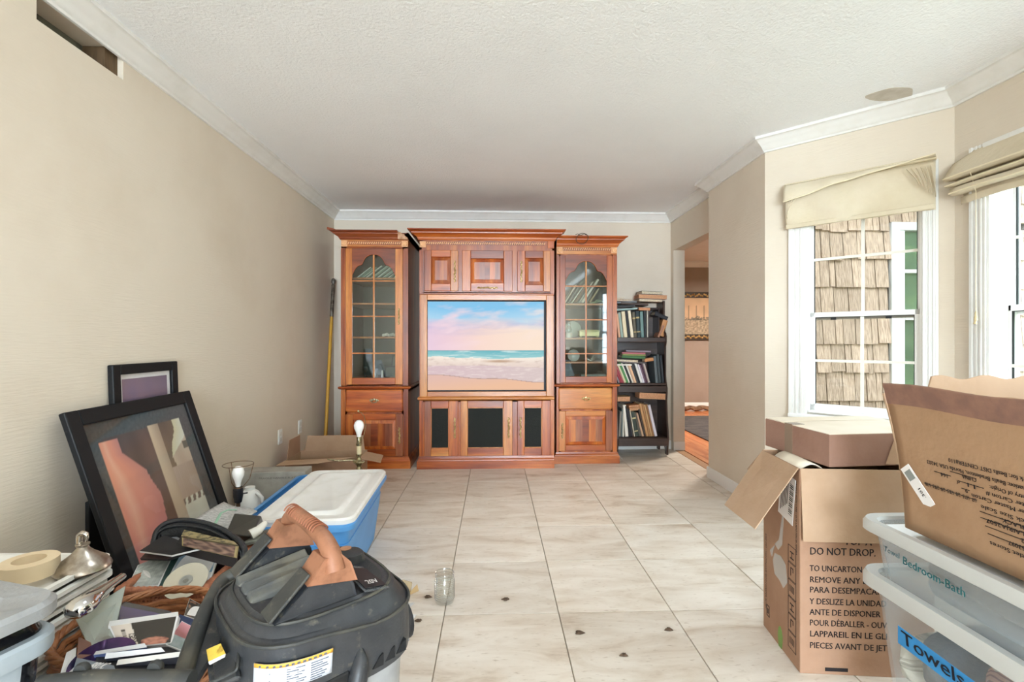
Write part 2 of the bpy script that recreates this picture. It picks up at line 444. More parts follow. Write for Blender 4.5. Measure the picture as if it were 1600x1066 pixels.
for i in range(-4, 6):
    for j in range(-4, 7):
        x0 = -0.2095 + TX * i; y0 = 2.062 + TY * j
        cx, cy = x0 + TX / 2, y0 + TY / 2
        if y0 > 5.16 or x0 > 2.46: continue
        xr = 1.90 if y0 > 4.0 else (1.81 if cy > 2.6 or cy < 0.2 else 2.475)
        p = [(x0 + G, y0 + G), (min(x0 + TX - G, max(xr, 2.475) if 0.2 < cy < 3.3 else xr), y0 + G),
             (min(x0 + TX - G, max(xr, 2.475) if 0.2 < cy < 3.3 else xr), min(y0 + TY - G, 5.16)), (x0 + G, min(y0 + TY - G, 5.16))]
        if x0 >= p[1][0]: continue
        p = [(max(a, -1.665), b_) for a, b_ in p]
        if x0 < 1.81 < x0 + TX and y0 < 3.21 < y0 + TY:
            p = [(x0 + G, y0 + G), (5.02 - y0 - G, y0 + G), (1.81, 3.21), (1.81, y0 + TY - G), (x0 + G, y0 + TY - G)]
        elif cy > 2.0 and cy < 3.4 and x0 > 1.8: p = clip_poly(p, P1, P0)
        if cy < 1.4: p = clip_poly(p, P3, P2)
        if len(p) < 3 or max(q[0] for q in p) - min(q[0] for q in p) < 0.01: continue
        t = MB(); t.prism([(a - cx, b_ - cy) for a, b_ in p], -0.012, 0.0, 'z')
        o = t.build('tile', M_TILE, FL, bevel=0.0012); o.location = (cx, cy, 0)
b = MB(); b.box(-1.665, 1.81, -6.15, 0.11, -0.012, -0.0005); b.build('plain_flooring', M_TILE, FL)
b = MB(); b.box(1.90, 1.985, 4.22, 5.08, -0.012, 0.003); b.build('threshold_strip', pm('threshold_wood', '#b58a64', 0.4), FL, bevel=0.002)

# crown and baseboard swept round the room
def sweep(name, A, B, prev, nxt, prof, mat, i):
    """moulding from A to B (room on the right of A->B); prev/nxt give the neighbouring wall points for the mitres"""
    A, B = Vector(A), Vector(B)
    def nrm(p, q):
        d = (q - p).normalized(); return Vector((d.y, -d.x))
    n = nrm(A, B)
    def off(P, m):
        if m is None: return n
        s = n + m; return s / (1 + n.dot(m))
    nA = off(A, nrm(Vector(prev), A) if prev is not None else None); nB = off(B, nrm(B, Vector(nxt)) if nxt is not None else None)
    b = MB(); rings = []
    for P, q in ((A, nA), (B, nB)):
        rings.append([(P.x + q.x * d, P.y + q.y * d, z) for d, z in prof])
    b.loft(rings, True, True)
    o = b.build('%s_%d' % (name, i), mat, smooth=40); return struct(o)
PATH = [(-1.665, -6.15), (-1.665, 5.16), (1.884, 5.16), (1.884, 4.07), (1.81, 4.07), (1.81, 3.21), P1, P2, P3, (1.81, -6.15)]
CROWN = [(0, 2.408), (0.012, 2.408), (0.013, 2.420), (0.022, 2.424), (0.028, 2.436), (0.044, 2.452), (0.060, 2.464), (0.067, 2.476), (0.074, 2.480), (0.085, 2.482), (0.085, 2.5), (0, 2.5)]
BASE = [(0, 0), (0.013, 0), (0.013, 0.062), (0.010, 0.068), (0.009, 0.082), (0.004, 0.09), (0, 0.09)]
BASE = [(d, z + 0.0005) for d, z in BASE]
for i in range(len(PATH) - 1):
    pv = PATH[i - 1] if i > 0 else None; nx = PATH[i + 2] if i + 2 < len(PATH) else None
    sweep('trim', PATH[i], PATH[i + 1], pv, nx, CROWN, M_TRIM, i + 1)
for k, (i, nm) in enumerate([(0, 'left'), (1, 'back'), (4, 'right'), (5, 'bay_side'), (6, 'bay_front'), (7, 'bay_near'), (8, 'near')]):
    o = sweep('b', PATH[i], PATH[i + 1], None if i in (0, 4) else PATH[i - 1], None if i in (1, 8) else PATH[i + 2], BASE, M_TRIM, 0)
    o.name = 'baseboard_' + nm
b = MB(); b.box(1.884, 2.004, 5.068, 5.0795, 0.0005, 0.09); b.box(1.797, 1.81, 4.0705, 4.083, 0.0005, 0.09); struct(b.build('baseboard_jamb', M_TRIM, bevel=0.003))

# ---------------------------------------------------------------- windows
def dh_window(name, M, s0, s1, z0, z1, depth, cas, sashw=0.022, st=0.03, munt=True, glass=None):
    """double-hung window in an opening s0..s1, z0..z1; cas = casing widths (left, right, top)"""
    e = bpy.data.objects.new(name, None); COL.objects.link(e); e['kind'] = 'structure'; MATS[e.name] = Matrix.Identity(4)
    c = MB(); c.T = M
    for a, b_ in ((s0 - cas[0], s0 + 0.001), (s1 - 0.001, s1 + cas[1])):
        if b_ - a < 0.01: continue
        wd = b_ - a
        for k, (u0, u1, p) in enumerate(((0, .22, .022), (.22, .36, .012), (.36, .52, .017), (.52, .64, .011), (.64, .80, .016), (.80, 1, .010))):
            c.box(a + wd * u0, a + wd * u1, -p, 0.0, z0 - 0.02, z1 + cas[2])
    for k, (u0, u1, p) in enumerate(((0, .3, .010), (.3, .5, .016), (.5, .7, .012), (.7, 1, .022))):
        c.box(s0, s1, -p, 0.0, z1 + cas[2] * u0, z1 + cas[2] * u1)
    c.build('casing', M_TRIM, e, bevel=0.0015)
    c = MB(); c.T = M
    c.box(s0 - cas[0], s1 + cas[1], -0.045, 0.03, z0 - 0.035, z0 - 0.012); c.build('sill', M_WHITE, e, bevel=0.004)
    c = MB(); c.T = M                                   # jamb lining
    c.box(s0 - 0.002, s0 + 0.012, 0.0, depth + 0.06, z0, z1); c.box(s1 - 0.012, s1 + 0.002, 0.0, depth + 0.06, z0, z1)
    c.box(s0, s1, 0.0, depth + 0.06, z0 - 0.012, z0 + 0.012); c.box(s0, s1, 0.0, depth + 0.06, z1 - 0.012, z1)
    c.build('jamb_lining', M_WHITE, e)
    zm = 1.305; a0, a1 = s0 + 0.012, s1 - 0.012
    for nm, q0, q1, dy in (('lower_sash', z0 + 0.012, zm + 0.025, depth), ('upper_sash', zm - 0.02, z1 - 0.012, depth + 0.028)):
        c = MB(); c.T = M
        up = nm == 'upper_sash'; k0 = sashw * (0.55 if up else 1)
        c.box(a0, a0 + k0, dy, dy + st, q0, q1); c.box(a1 - k0, a1, dy, dy + st, q0, q1)
        rb, rt = (0.04, 0.03) if not up else (0.04, 0.035)
        c.box(a0, a1, dy, dy + st, q0, q0 + rb); c.box(a0, a1, dy, dy + st, q1 - rt, q1)
        c.build(nm, M_WHITE, e, bevel=0.002)
        g = MB(); g.T = M
        x0, x1, y0, y1 = a0 + k0, a1 - k0, q0 + rb, q1 - rt
        g.box(x0, x1, dy + 0.014, dy + 0.018, y0, y1); sash = g.build('pane', glass or M_GLASS, e)
        if munt:
            g = MB(); g.T = M; xm = (x0 + x1) / 2; ym = (y0 + y1) / 2
            if x1 - x0 > 0.9:
                for xx in (x0 + (x1 - x0) / 3, x0 + (x1 - x0) * 2 / 3): g.box(xx - 0.008, xx + 0.008, dy + 0.004, dy + 0.010, y0, y1)
            else: g.box(xm - 0.009, xm + 0.009, dy + 0.004, dy + 0.010, y0, y1)
            g.box(x0, x1, dy + 0.0035, dy + 0.0095, ym - 0.008, ym + 0.008)
            g.build('muntin_grid', pm('grille_beige', '#e9e6dc', 0.5), e)
        g = MB(); g.T = M                                # dark gasket line and latch notches
        for u0, u1, v0, v1 in ((x0, x0 + .004, y0, y1), (x1 - .004, x1, y0, y1), (x0, x1, y1 - .004, y1)):
            g.box(u0, u1, dy + 0.004, dy + 0.014, v0, v1)
        if not up:
            for xx in (x0 + (x1 - x0) * .2, x0 + (x1 - x0) * .76): g.box(xx - .014, xx + .014, dy + 0.002, dy + 0.014, y1 - .018, y1)
        g.build('gasket', M_BLACK, e)
    return e
dh_window('window_1', MBAY, 0.245, 0.81, 0.70, 2.06, 0.04, (0.10, 0.066, 0.085), 0.026)
dh_window('window_2', MFRO, 0.172, 1.528, 0.70, 2.06, 0.10, (0.072, 0.072, 0.085), 0.014, glass=M_GLASSC)
dh_window('window_3', MNEA, 0.13, 0.81, 0.70, 2.06, 0.06, (0.09, 0.09, 0.085), 0.02, glass=M_GLASSC)

# ---------------------------------------------------------------- outside the bay
M_SHAKE = None
def shake_mat():
    m, nt, b = nodes('weathered_shake'); N = nt.nodes.new; L = nt.links.new
    tc = N('ShaderNodeTexCoord'); mp = N('ShaderNodeMapping'); L(tc.outputs['Object'], mp.inputs[0]); mp.inputs['Scale'].default_value = (1, 1, 0.05)
    oi = N('ShaderNodeObjectInfo'); ml = N('ShaderNodeMath'); ml.operation = 'MULTIPLY'; ml.inputs[1].default_value = 51; L(oi.outputs['Random'], ml.inputs[0]); L(ml.outputs[0], mp.inputs['Location'])
    n = N('ShaderNodeTexNoise'); n.inputs['Scale'].default_value = 120; n.inputs['Detail'].default_value = 3; L(mp.outputs[0], n.inputs['Vector'])
    cr = N('ShaderNodeValToRGB'); cr.color_ramp.elements[0].position = 0.3; cr.color_ramp.elements[0].color = hexc('#94806f'); cr.color_ramp.elements[1].position = 0.62; cr.color_ramp.elements[1].color = hexc('#c9b5a3')
    L(n.outputs[0], cr.inputs[0])
    r = N('ShaderNodeMapRange'); r.inputs[3].default_value = 0.85; r.inputs[4].default_value = 1.15; L(oi.outputs['Random'], r.inputs[0])
    hs = N('ShaderNodeHueSaturation'); L(r.outputs[0], hs.inputs['Value']); L(cr.outputs[0], hs.inputs['Color']); L(hs.outputs[0], b.inputs['Base Color'])
    bp = N('ShaderNodeBump'); bp.inputs['Strength'].default_value = 0.8; bp.inputs['Distance'].default_value = 0.004; L(n.outputs[0], bp.inputs['Height']); L(bp.outputs[0], b.inputs['Normal'])
    b.inputs['Roughness'].default_value = 0.9; return m
M_SHAKE = shake_mat()
w = MB(); w.box(2.004, 3.43, 4.10, 4.22, -0.1, 2.8); w.box(3.43, 4.35, 4.10, 4.22, -0.1, 0.35); w.box(3.43, 4.35, 4.10, 4.22, 2.17, 2.8); w.box(4.35, 6.2, 4.10, 4.22, -0.1, 2.8)
WX = struct(w.build('wall_exterior', pm('siding_underlay', '#352b23', 0.9)))  # underlay darkened to put shade into the shingle gaps
rr = random.Random(3)
for k in range(10):
    zb = 2.339 - 0.243 * k
    x = 2.01 + rr.uniform(0, .05)
    while x < 4.75:
        wd = rr.choice((0.06, 0.08, 0.1, 0.12, 0.15)) + rr.uniform(-.01, .01)
        if not (x > 3.375 and x < 4.38 and zb < 2.05 and zb > 0.1):
            z0 = zb + rr.choice((0, 0, 0, -.012, .008)); z1 = zb + 0.262; t = rr.uniform(.022, .034)
            xe = x + wd - 0.007
            if x < 3.40 < xe and zb < 2.05: xe = 3.40
            if zb >= 2.09 and x > 3.36: z0 = max(z0, 2.17)
            if xe - x > .02:
                s = MB(); sk = rr.uniform(-.004, .004); cx, cz = x, zb
                s.hexa([(0, 4.10 - t, z0 - cz), (xe - x, 4.10 - t + rr.uniform(-.003, .003), z0 + sk - cz), (0, 4.099, z0 - cz), (xe - x, 4.099, z0 + sk - cz),
                        (0, 4.10 - .004, z1 - cz), (xe - x, 4.10 - .004, z1 - cz), (0, 4.099, z1 - cz), (xe - x, 4.099, z1 - cz)])
                o = s.build('shingle', M_SHAKE, WX); o.location = (cx, 0, cz)
        x += wd
e = bpy.data.objects.new('window_4', None); COL.objects.link(e); e['kind'] = 'structure'
c = MB(); 
c.box(3.40, 3.475, 4.065, 4.13, 0.30, 2.17, 0); c.box(4.31, 4.38, 4.065, 4.13, 0.30, 2.17); c.box(3.475, 4.31, 4.066, 4.13, 2.10, 2.17); c.box(3.475, 4.31, 4.066, 4.13, 0.30, 0.36)
c.box(3.475, 3.525, 4.075, 4.12, 0.36, 2.10); c.box(3.525, 4.31, 4.076, 4.12, 1.735, 1.765); c.box(3.525, 4.31, 4.072, 4.12, 1.33, 1.42)
c.build('frame', pm('white_exterior_vinyl', '#dfe6ea', 0.4), e, bevel=0.003)
m, nt, bs = nodes('reflecting_pane'); bs.inputs['Base Color'].default_value = hexc('#56705c'); bs.inputs['Roughness'].default_value = 0.03; bs.inputs['Specular IOR Level'].default_value = 1.0; bs.inputs['IOR'].default_value = 2.0
c = MB(); c.box(3.525, 4.31, 4.105, 4.115, 0.32, 1.33); c.build('pane', m, e); c = MB(); c.box(3.525, 4.31, 4.105, 4.115, 1.42, 1.735); c.build('pane', m, e); c = MB(); c.box(3.525, 4.31, 4.105, 4.115, 1.765, 2.10); c.build('pane', m, e)
w = MB(); w.box(-14, 22, -16, 14, -0.35, -0.15); struct(w.build('ground', pm('dry_lawn_ground', '#84826c', 0.95, var=(3, '#93907a', 0.4, 0.65), bump=(60, 0.6))))
w = MB(); w.box(2.0, 7.0, 3.55, 8.5, 2.72, 2.85); struct(w.build('added_shade_eave', pm('shade_eave_board', '#cfcac0', 0.8)))  # unseen overhang added to cut sky light on the shingles

def hedge(u, v):
    a = radians(-75 + 135 * u); r = 9.0 + .9 * noise.noise(Vector((u * 30, v * 9, 2))) + .4 * noise.noise(Vector((u * 90, v * 25, 5)))
    return (2.5 + r * cos(a), 1 + r * sin(a), -.3 + v * (5.6 + .8 * noise.noise(Vector((u * 14, 0, 1)))))
b = MB(); b.grid(hedge, 200, 40)
o = b.build('hedge', pm('hedge_leaves', '#4f6b3c', .9, var=(6, '#86a060', .45, .65)), smooth=20, kind='stuff'); o['label'] = 'tall green garden hedge beyond the lawn, mirrored in the far window'; o['category'] = 'hedge'
# dining room beyond the doorway
M_TAUPE = pm('taupe_wall', '#a8968a', 0.9, var=(1.5, '#9c8a7d', 0.4, 0.7), spec=0.2)
w = MB(); w.box(2.004, 6.2, 8.25, 8.37, 0, H); struct(w.build('wall_dining_far', M_TAUPE))
w = MB(); w.box(1.884, 2.004, 5.28, 8.37, 0, H); struct(w.build('wall_dining_left', M_TAUPE))
w = MB(); w.box(6.2, 6.32, 4.1, 4.8, 0, H); w.box(6.2, 6.32, 7.5, 8.37, 0, H); w.box(6.2, 6.32, 4.8, 7.5, 2.3, H); w.box(6.2, 6.32, 4.8, 7.5, 0, .3); struct(w.build('wall_dining_right', M_TAUPE))
w = MB(); w.box(2.004, 6.2, 4.22, 8.25, H, H + .1); struct(w.build('ceiling_dining', M_TRIM))
w = MB(); w.box(2.004, 6.2, 4.22, 8.25, -0.12, -0.010); FD = struct(w.build('floor_dining', M_ORANGE_WOOD))
for i in range(17):
    x0 = 1.99 + i * 0.082; y = 4.22 - (i * 0.37 % 1.0)
    while y < 8.25:
        y0 = max(y, 4.22); y1 = min(y + 1.0, 8.24)
        if y1 - y0 > .05 and x0 + .08 > 2.004:
            t = MB(); t.box(max(x0, 2.004) - x0, 0.0805, 0, y1 - y0 - .0015, -0.0098, 0.0); o = t.build('plank', M_ORANGE_WOOD, FD); o.location = (x0, y0, 0)
        y += 1.0
b = MB(); b.box(x0 + .082, 6.2, 4.22, 8.25, -0.0098, 0); b.build('plain_boards', M_ORANGE_WOOD, FD)
struct(sweep('trim', (2.004, 8.25), (6.2, 8.25), None, None, CROWN, M_TRIM, 20))
o = sweep('b', (2.004, 8.25), (6.2, 8.25), None, None, [(d, z * 1.1) for d, z in BASE], M_TRIM, 0); o.name = 'baseboard_dining'
b = MB(); b.box(2.45, 4.6, 4.7, 7.35, 0.0005, 0.012)
tag(b.build('area_rug', pm('charcoal_rug', '#3d3a3c', 0.95, var=(5, '#5a5350', 0.4, 0.65), stretch=(1, 3, 1), bump=(80, .6)), bevel=0.004), 'dark charcoal rug on the orange wood floor beyond the doorway', 'rug')
def lump(u, v):
    a = 2 * pi * u; r = 0.035 * (1 + .5 * noise.noise(Vector((v * 14, cos(a), sin(a)))))
    return (2.95 + v * 1.1, 7.95 + r * 1.6 * cos(a) + .03 * sin(v * 17), 0.045 + r * sin(a) + .008 * sin(v * 31))
b = MB(); b.grid(lump, 10, 46, closeu=True)
tag(b.build('rolled_cloth', pm('brown_cloth', '#8a6a50', 0.95, var=(12, '#5a4030', .4, .6)), smooth=60), 'rumpled brown cloth roll on the floor by the far white baseboard', 'cloth')
# framed harbour picture in gold
t = thing('framed_painting', 'sepia harbour painting in an ornate gold frame on the taupe far wall', 'picture', (3.45, 8.249, 1.165))
M_GOLD = pm('antique_gold', '#d9b478', 0.45, 0.3, var=(25, '#8a6a3c', 0.45, 0.6))
M_DARKG = pm('frame_dark', '#3a2c20', 0.5)
b = MB()
for x0, x1, z0, z1 in ((-.7, .7, 0, .10), (-.7, .7, .72, .82), (-.7, -.6, 0, .82), (.6, .7, 0, .82)): b.box(x0, x1, -.03, 0, z0, z1)
b.build('frame', M_DARKG, t, bevel=.004)
b = MB()
for z in (.055, .765):
    for k in range(46):
        x = -.66 + k * .029
        b.lathe([(0.001, -.004), (.016, .0), (.019, .008), (.010, .016), (0.001, .02)], 6, (x, -.03, z + .016 * sin(k * 1.9)), Matrix.Rotation(radians(90), 3, 'X') @ Matrix.Rotation(k, 3, 'Z'))
b.build('ornament', M_GOLD, t, kind='stuff')
PR = print_mat('printed_paper', 0.7)
def harbour(u, v):
    n = noise.noise(Vector((u * 9, v * 7, 1))); n2 = noise.noise(Vector((u * 40, v * 30, 4)))
    sky = Vector((.62, .40, .24)) * (1.0 + .12 * n) + Vector((.1, .08, .06)) * v
    if v < .42:
        sky = Vector((.42, .32, .22)) * (1 + .8 * n2)
    t_ = .42 + .25 * max(0, noise.noise(Vector((u * 7, 0, 9)))) + (.05 if n2 > .1 else 0)
    if .38 < v < t_: sky = Vector((.16, .14, .11)) * (1 + n2)
    if abs((u * 9) % 1 - .5) < .02 and .4 < v < .8: sky = Vector((.2, .15, .1))
    return sky
picture('painting', 1.2, .62, 90, 50, harbour, PR, t, Matrix.Translation((0, -.012, .10)))

# ---------------------------------------------------------------- wall outlets
for y, z, nm in ((3.87, .405, 'white duplex outlet low on the left wall, nearer the frames'), (4.26, .415, 'white cover plate low on the left wall, nearer the yellow pole')):
    t = thing('wall_outlet', nm, 'outlet', (-1.665, y, z - .057))
    b = MB(); b.box(0, .006, -.036, .036, 0, .115); b.build('cover_plate', M_WHITE, t, bevel=.002)
    b = MB()
    for zz in (.035, .08): b.box(.006, .009, -.016, .016, zz - .015, zz + .015)
    b.build('socket', pm('socket_white', '#dedcd6', .5), t, bevel=.003)

# ---------------------------------------------------------------- roman shades
M_CLOTH = pm('cream_shade_cloth', '#d9cdb6', 0.9, var=(4, '#cfc1a6', .4, .7), bump=(40, .25), spec=.2)
M_HEM = pm('cream_piping', '#e6d9bc', 0.8)
t = thing('roman_shade', 'cream roman shade hanging askew over the bay window beside the pier', 'window shade', (P0[0] + .5 * D, P0[1] - .5 * D, 1.86))
def wpt(M, s, d, z): return M @ Vector((s, d, z))
def bt(s): return 1.868 + .008 * sin(s * 9)
b = MB(); b.grid(lambda u, v: wpt(MBAY, .135 + .73 * u, -.034 - .014 * sin(v * pi) - .010 * sin(u * 17 + v * 4) * (1 - v) - .008 * sin(u * 5), 1.868 + v * .27), 60, 12)
b.build('back_cloth', M_CLOTH, t, world=True, smooth=60, solid=.003)
def fl(u, v):      # front fold hanging from the headrail, its edge running up to the far end
    zb = 2.055 + .06 * min(1, u / .35) * u * 1.0 + .038 * u - (.02 * (1 - u / .35) if u < .35 else 0)
    return wpt(MBAY, .132 + .735 * u, -.060 - .028 * (1 - v) - .016 * sin((1 - v) * pi * .9) - .004 * sin(u * 23), zb + v * (2.146 - zb))
b = MB(); b.grid(fl, 50, 8); b.build('front_fold', M_CLOTH, t, world=True, smooth=60, solid=.004)
b = MB(); b.tube([fl(u / 30, 0) for u in range(31)], .004, 6); b.build('fold_edge', M_HEM, t, world=True, smooth=60)
b = MB(); b.T = MBAY; b.box(.128, .868, -.05, 0, 2.138, 2.158); b.build('headrail', pm('shade_headrail', '#dccfb2', .7), t, world=True, bevel=.003)
b = MB()
for k in range(6):
    b.tube([wpt(MBAY, .845 - .02 * k + .055 * sin(q * 1.3) * (.4 + .12 * k), -.056 - .005 * k, 2.10 - q * .17 * (1 - .08 * k)) for q in [i / 8 for i in range(9)]], .005, 5, flat=.6)
for k in range(3):
    b.tube([wpt(MBAY, .145 + .05 * (1 - q) ** 2 * (1 - .3 * k), -.055, 2.055 - q * .12) for q in [i / 6 for i in range(7)]], .0045, 5)
b.build('gathered_pleats', M_CLOTH, t, world=True, smooth=60, kind='stuff')
b = MB(); b.T = MBAY; b.box(.137, .862, -.052, -.040, 1.868, 1.895); b.build('bottom_hem', M_CLOTH, t, world=True, bevel=.003)

t = thing('roman_shade', 'cream roman shade gathered in stacked folds at the top of the bay front window', 'window shade', (2.44, 1.7, 1.88))
def prof2(k, s0):   # hanging folds seen edge-on: (depth, z) loops
    return None
S0, S1 = .035, 1.66
FOLD = [(-.004, 2.135), (-.02, 2.12), (-.06, 2.06), (-.10, 2.005), (-.085, 1.995), (-.03, 2.0), (-.02, 1.99), (-.06, 1.985), (-.088, 1.972), (-.075, 1.96), (-.02, 1.965), (-.015, 1.952), (-.07, 1.945), (-.078, 1.925), (-.06, 1.915), (-.02, 1.92), (-.018, 1.875), (-.03, 1.868), (-.032, 1.885), (-.032, 1.90)]
def f2(u, v):
    k = v * (len(FOLD) - 1); i = min(int(k), len(FOLD) - 2); q = k - i
    d = FOLD[i][0] * (1 - q) + FOLD[i + 1][0] * q; z = FOLD[i][1] * (1 - q) + FOLD[i + 1][1] * q
    pull = .012 * noise.noise(Vector((u * 5, z * 25, 2)))
    s = (S0 + .075 * (1 if v < .06 else 0) + (.035 if v > .78 else (.012 if v > .45 else 0))) * (1 - u) + S1 * u
    return wpt(MFRO, s, d, z + pull)
b = MB(); b.grid(f2, 40, 38); b.build('folded_cloth', M_CLOTH, t, world=True, smooth=50, solid=.004)
b = MB()
for v in (3 / 19, 8 / 19, 13 / 19): b.tube([f2(u / 30, v) for u in range(31)], .004, 6)
b.build('fold_edge', M_HEM, t, world=True, smooth=60)
b = MB(); b.tube([wpt(MFRO, .176, -.09 if z > 1.9 else -.06, z) for z in (2.0, 1.9, 1.7, 1.5, 1.3)], .0013, 6); b.build('pull_cord', M_HEM, t, world=True)
b = MB(); b.lathe([(.002, .045), (.006, .035), (.005, .02), (.009, 0), (.001, 0)], 10, tuple(wpt(MFRO, .176, -.06, 1.255))); b.lathe([(.002, .045), (.006, .035), (.005, .02), (.009, 0), (.001, 0)], 10, tuple(wpt(MFRO, .168, -.055, 1.235)))
b.build('cord_tassel', pm('tassel_wood', '#d8c49a', .6), t, world=True, smooth=50)
# ---------------------------------------------------------------- cherry wall unit
M_CH = wood('cherry_upright', '#823512', '#aa521c', '#c87430', 1.0, 0.32, 'Z', 0.35, 0.16)
M_CHX = wood('cherry_lengthwise', '#823512', '#a8501c', '#c46f2e', 1.0, 0.32, 'X', 0.35, 0.14)
M_CHL = wood('cherry_light', '#ac5e24', '#c27634', '#d28e48', 1.0, 0.32, 'Z', 0.35, 0.08)
M_CHLX = wood('cherry_light_lengthwise', '#ac5e24', '#c27634', '#d28e48', 1.0, 0.32, 'X', 0.35, 0.08)
M_CHD = wood('cherry_dark', '#6c2e16', '#863f20', '#9c522c', 1.0, 0.32, 'X', 0.35, 0.1)
M_BRASS = pm('antique_brass', '#d8bd86', 0.3, 0.55, var=(60, '#b0905a', .45, .6))
M_BRASSD = pm('tarnished_brass', '#b8ad8c', 0.3, 0.75, var=(60, '#5a5340', .45, .6))
M_CABIN = pm('cabinet_interior', '#6a675b', 0.7, var=(5, '#5e5b50', .4, .6))  # grey-green reflection of the door glass painted into the lining
M_CGL = glass_mat('cabinet_glass', (.84, .88, .86, 1), 0.09, 0.03)
M_ROPE = pm('rope_carving', '#e8b384', 0.45)
M_SPK = pm('speaker_cloth', '#20221f', 0.95, bump=(300, .5))

def ushape(b, prof, x0, x1, yf, yb, left=True, right=True, ybr=None):
    """moulding running along left side, front, right side; prof = (projection, z)"""
    rings = []
    for k in range(4):
        r = []
        for d, z in prof:
            dl = d if left else 0; dr = d if right else 0
            r.append([(x0 - dl, yb, z), (x0 - dl, yf - d, z), (x1 + dr, yf - d, z), (x1 + dr, ybr or yb, z)][k])
        rings.append(r)
    b.loft(rings, True, True)
def handle(par, x, z, y, L=.14, vert=True, mat=None):
    """ornate drop pull: two rosettes joined by a scrolled bail"""
    b = MB()
    def pt(a, o, d): return (x + o, y - d, z + a) if vert else (x + a, y - d, z + o)
    for s in (-1, 1):
        b.lathe([(.001, .0), (.008, 0), (.009, .003), (.005, .007), (.001, .008)], 8, pt(s * L * .33, 0, 0), Matrix.Rotation(radians(90), 3, 'X'))
        b.tube([pt(s * L * q, .007 * sin(q * 34), .010 - .004 * abs(q - .4)) for q in (.5, .46, .42, .38, .33, .28, .22, .16, .1, .04, 0)], [.002, .0048, .006, .0045, .0068, .0045, .0038, .006, .0075, .008, .009], 6)
        b.tube([pt(s * L * q, -.006 * sin(q * 34), .006) for q in (.46, .4, .34, .28, .22, .16, .1)], .0034, 5)
    return b.build('handle', mat or M_BRASS, par, smooth=60)
def knob_pull(par, x, z, y, mat=None):
    b = MB(); R = Matrix.Rotation(radians(90), 3, 'X')
    for s in (-1, 1):
        b.lathe([(.001, 0), (.012, 0), (.013, .003), (.007, .008), (.001, .009)], 10, (x + s * .022, y, z + .003), R)
        b.lathe([(.001, 0), (.007, 0), (.007, .003), (.001, .006)], 8, (x + s * .036, y, z), R)
    b.tube([(x - .026, y - .008, z), (x - .022, y - .016, z - .013), (x, y - .019, z - .019), (x + .022, y - .016, z - .013), (x + .026, y - .008, z)], .0035, 6)
    b.lathe([(.001, 0), (.011, 0), (.009, .007), (.001, .008)], 8, (x, y, z + .010), R)
    return b.build('handle', mat or M_BRASS, par, smooth=60)
def frame_rails(par, x0, x1, z0, z1, y, sw, rt, rb, t=.022, ml=None, mr=None, mt=None, mb_=None):
    """stiles and rails of a door, each board its own piece"""
    root = None
    for nm, a in (('stile', (x0, x0 + sw[0], z0, z1, ml or M_CH)), ('stile', (x1 - sw[1], x1, z0, z1, mr or M_CH)), ('rail', (x0 + sw[0], x1 - sw[1], z1 - rt, z1, mt or M_CHX)), ('rail', (x0 + sw[0], x1 - sw[1], z0, z0 + rb, mb_ or M_CHX))):
        cx, cz = (a[0] + a[1]) / 2, (a[2] + a[3]) / 2
        b = MB(); b.box(a[0] - cx, a[1] - cx, y - (0 if nm == 'stile' else -.0006), y + t, a[2] - cz, a[3] - cz)
        o = b.build(nm, a[4], par, bevel=.004, seg=2); o.location = (cx, 0, cz)
def raised(par, x0, x1, z0, z1, y, mat=None, slope=.022, staves=False):
    b = MB(); i = slope
    b.loft([[(x0, y + .012, z0), (x1, y + .012, z0), (x1, y + .012, z1), (x0, y + .012, z1)], [(x0 + .004, y + .010, z0 + .004), (x1 - .004, y + .010, z0 + .004), (x1 - .004, y + .010, z1 - .004), (x0 + .004, y + .010, z1 - .004)],
            [(x0 + i, y + .003, z0 + i), (x1 - i, y + .003, z0 + i), (x1 - i, y + .003, z1 - i), (x0 + i, y + .003, z1 - i)], [(x0 + i + .001, y, z0 + i + .001), (x1 - i - .001, y, z0 + i + .001), (x1 - i - .001, y, z1 - i - .001), (x0 + i + .001, y, z1 - i - .001)]])
    b.box(x0, x1, y + .012, y + .016, z0, z1)
    b.build('raised_panel', mat or M_CH, par)
    if staves:                                     # glued staves showing in the flat field
        rr = random.Random(int(x0 * 100)); x = x0 + i + .002; mats = [M_CH, M_CHL, M_CHD, M_CH, M_CHL]
        n = 5; wd = (x1 - x0 - 2 * i - .004) / n
        for k in range(n):
            b = MB(); b.box(-wd / 2, wd / 2, y - .0012, y + .002, z0 + i + .002, z1 - i - .002)
            o = b.build('stave', (M_CHV if k in (1, 4) else mats[k]), par); o.location = (x + wd * (k + .5), 0, 0)
M_CHV = wood('cherry_purple', '#7c3e28', '#935436', '#a86a46', 1.0, .32, 'Z', .35, .1)
def door(par, x0, x1, z0, z1, y, sw, rt, rb, hx=None, hz=None, vert=True, hl=.14, staves=False, cloth=False, **kw):
    d = bpy.data.objects.new('door', None); COL.objects.link(d); d.parent = par; MATS[d.name] = Matrix.Identity(4)
    frame_rails(d, x0, x1, z0, z1, y, sw, rt, rb, **kw)
    a0, a1, c0, c1 = x0 + sw[0], x1 - sw[1], z0 + rb, z1 - rt
    if cloth:
        b = MB(); b.box(a0 - .002, a1 + .002, y + .012, y + .016, c0 - .002, c1 + .002); b.build('speaker_cloth', M_SPK, d)
        b = MB()
        for q in ((a0, a0 + .006, c0, c1), (a1 - .006, a1, c0, c1), (a0, a1, c0, c0 + .006), (a0, a1, c1 - .006, c1)): b.box(q[0], q[1], y + .004, y + .012, q[2], q[3])
        b.build('bead', M_CHL, d)
    else:
        raised(d, a0, a1, c0, c1, y + .004, staves=staves, slope=min(.03, (a1 - a0) * .18))
    if hx is not None: handle(d, hx, hz, y, hl, vert)
    return d
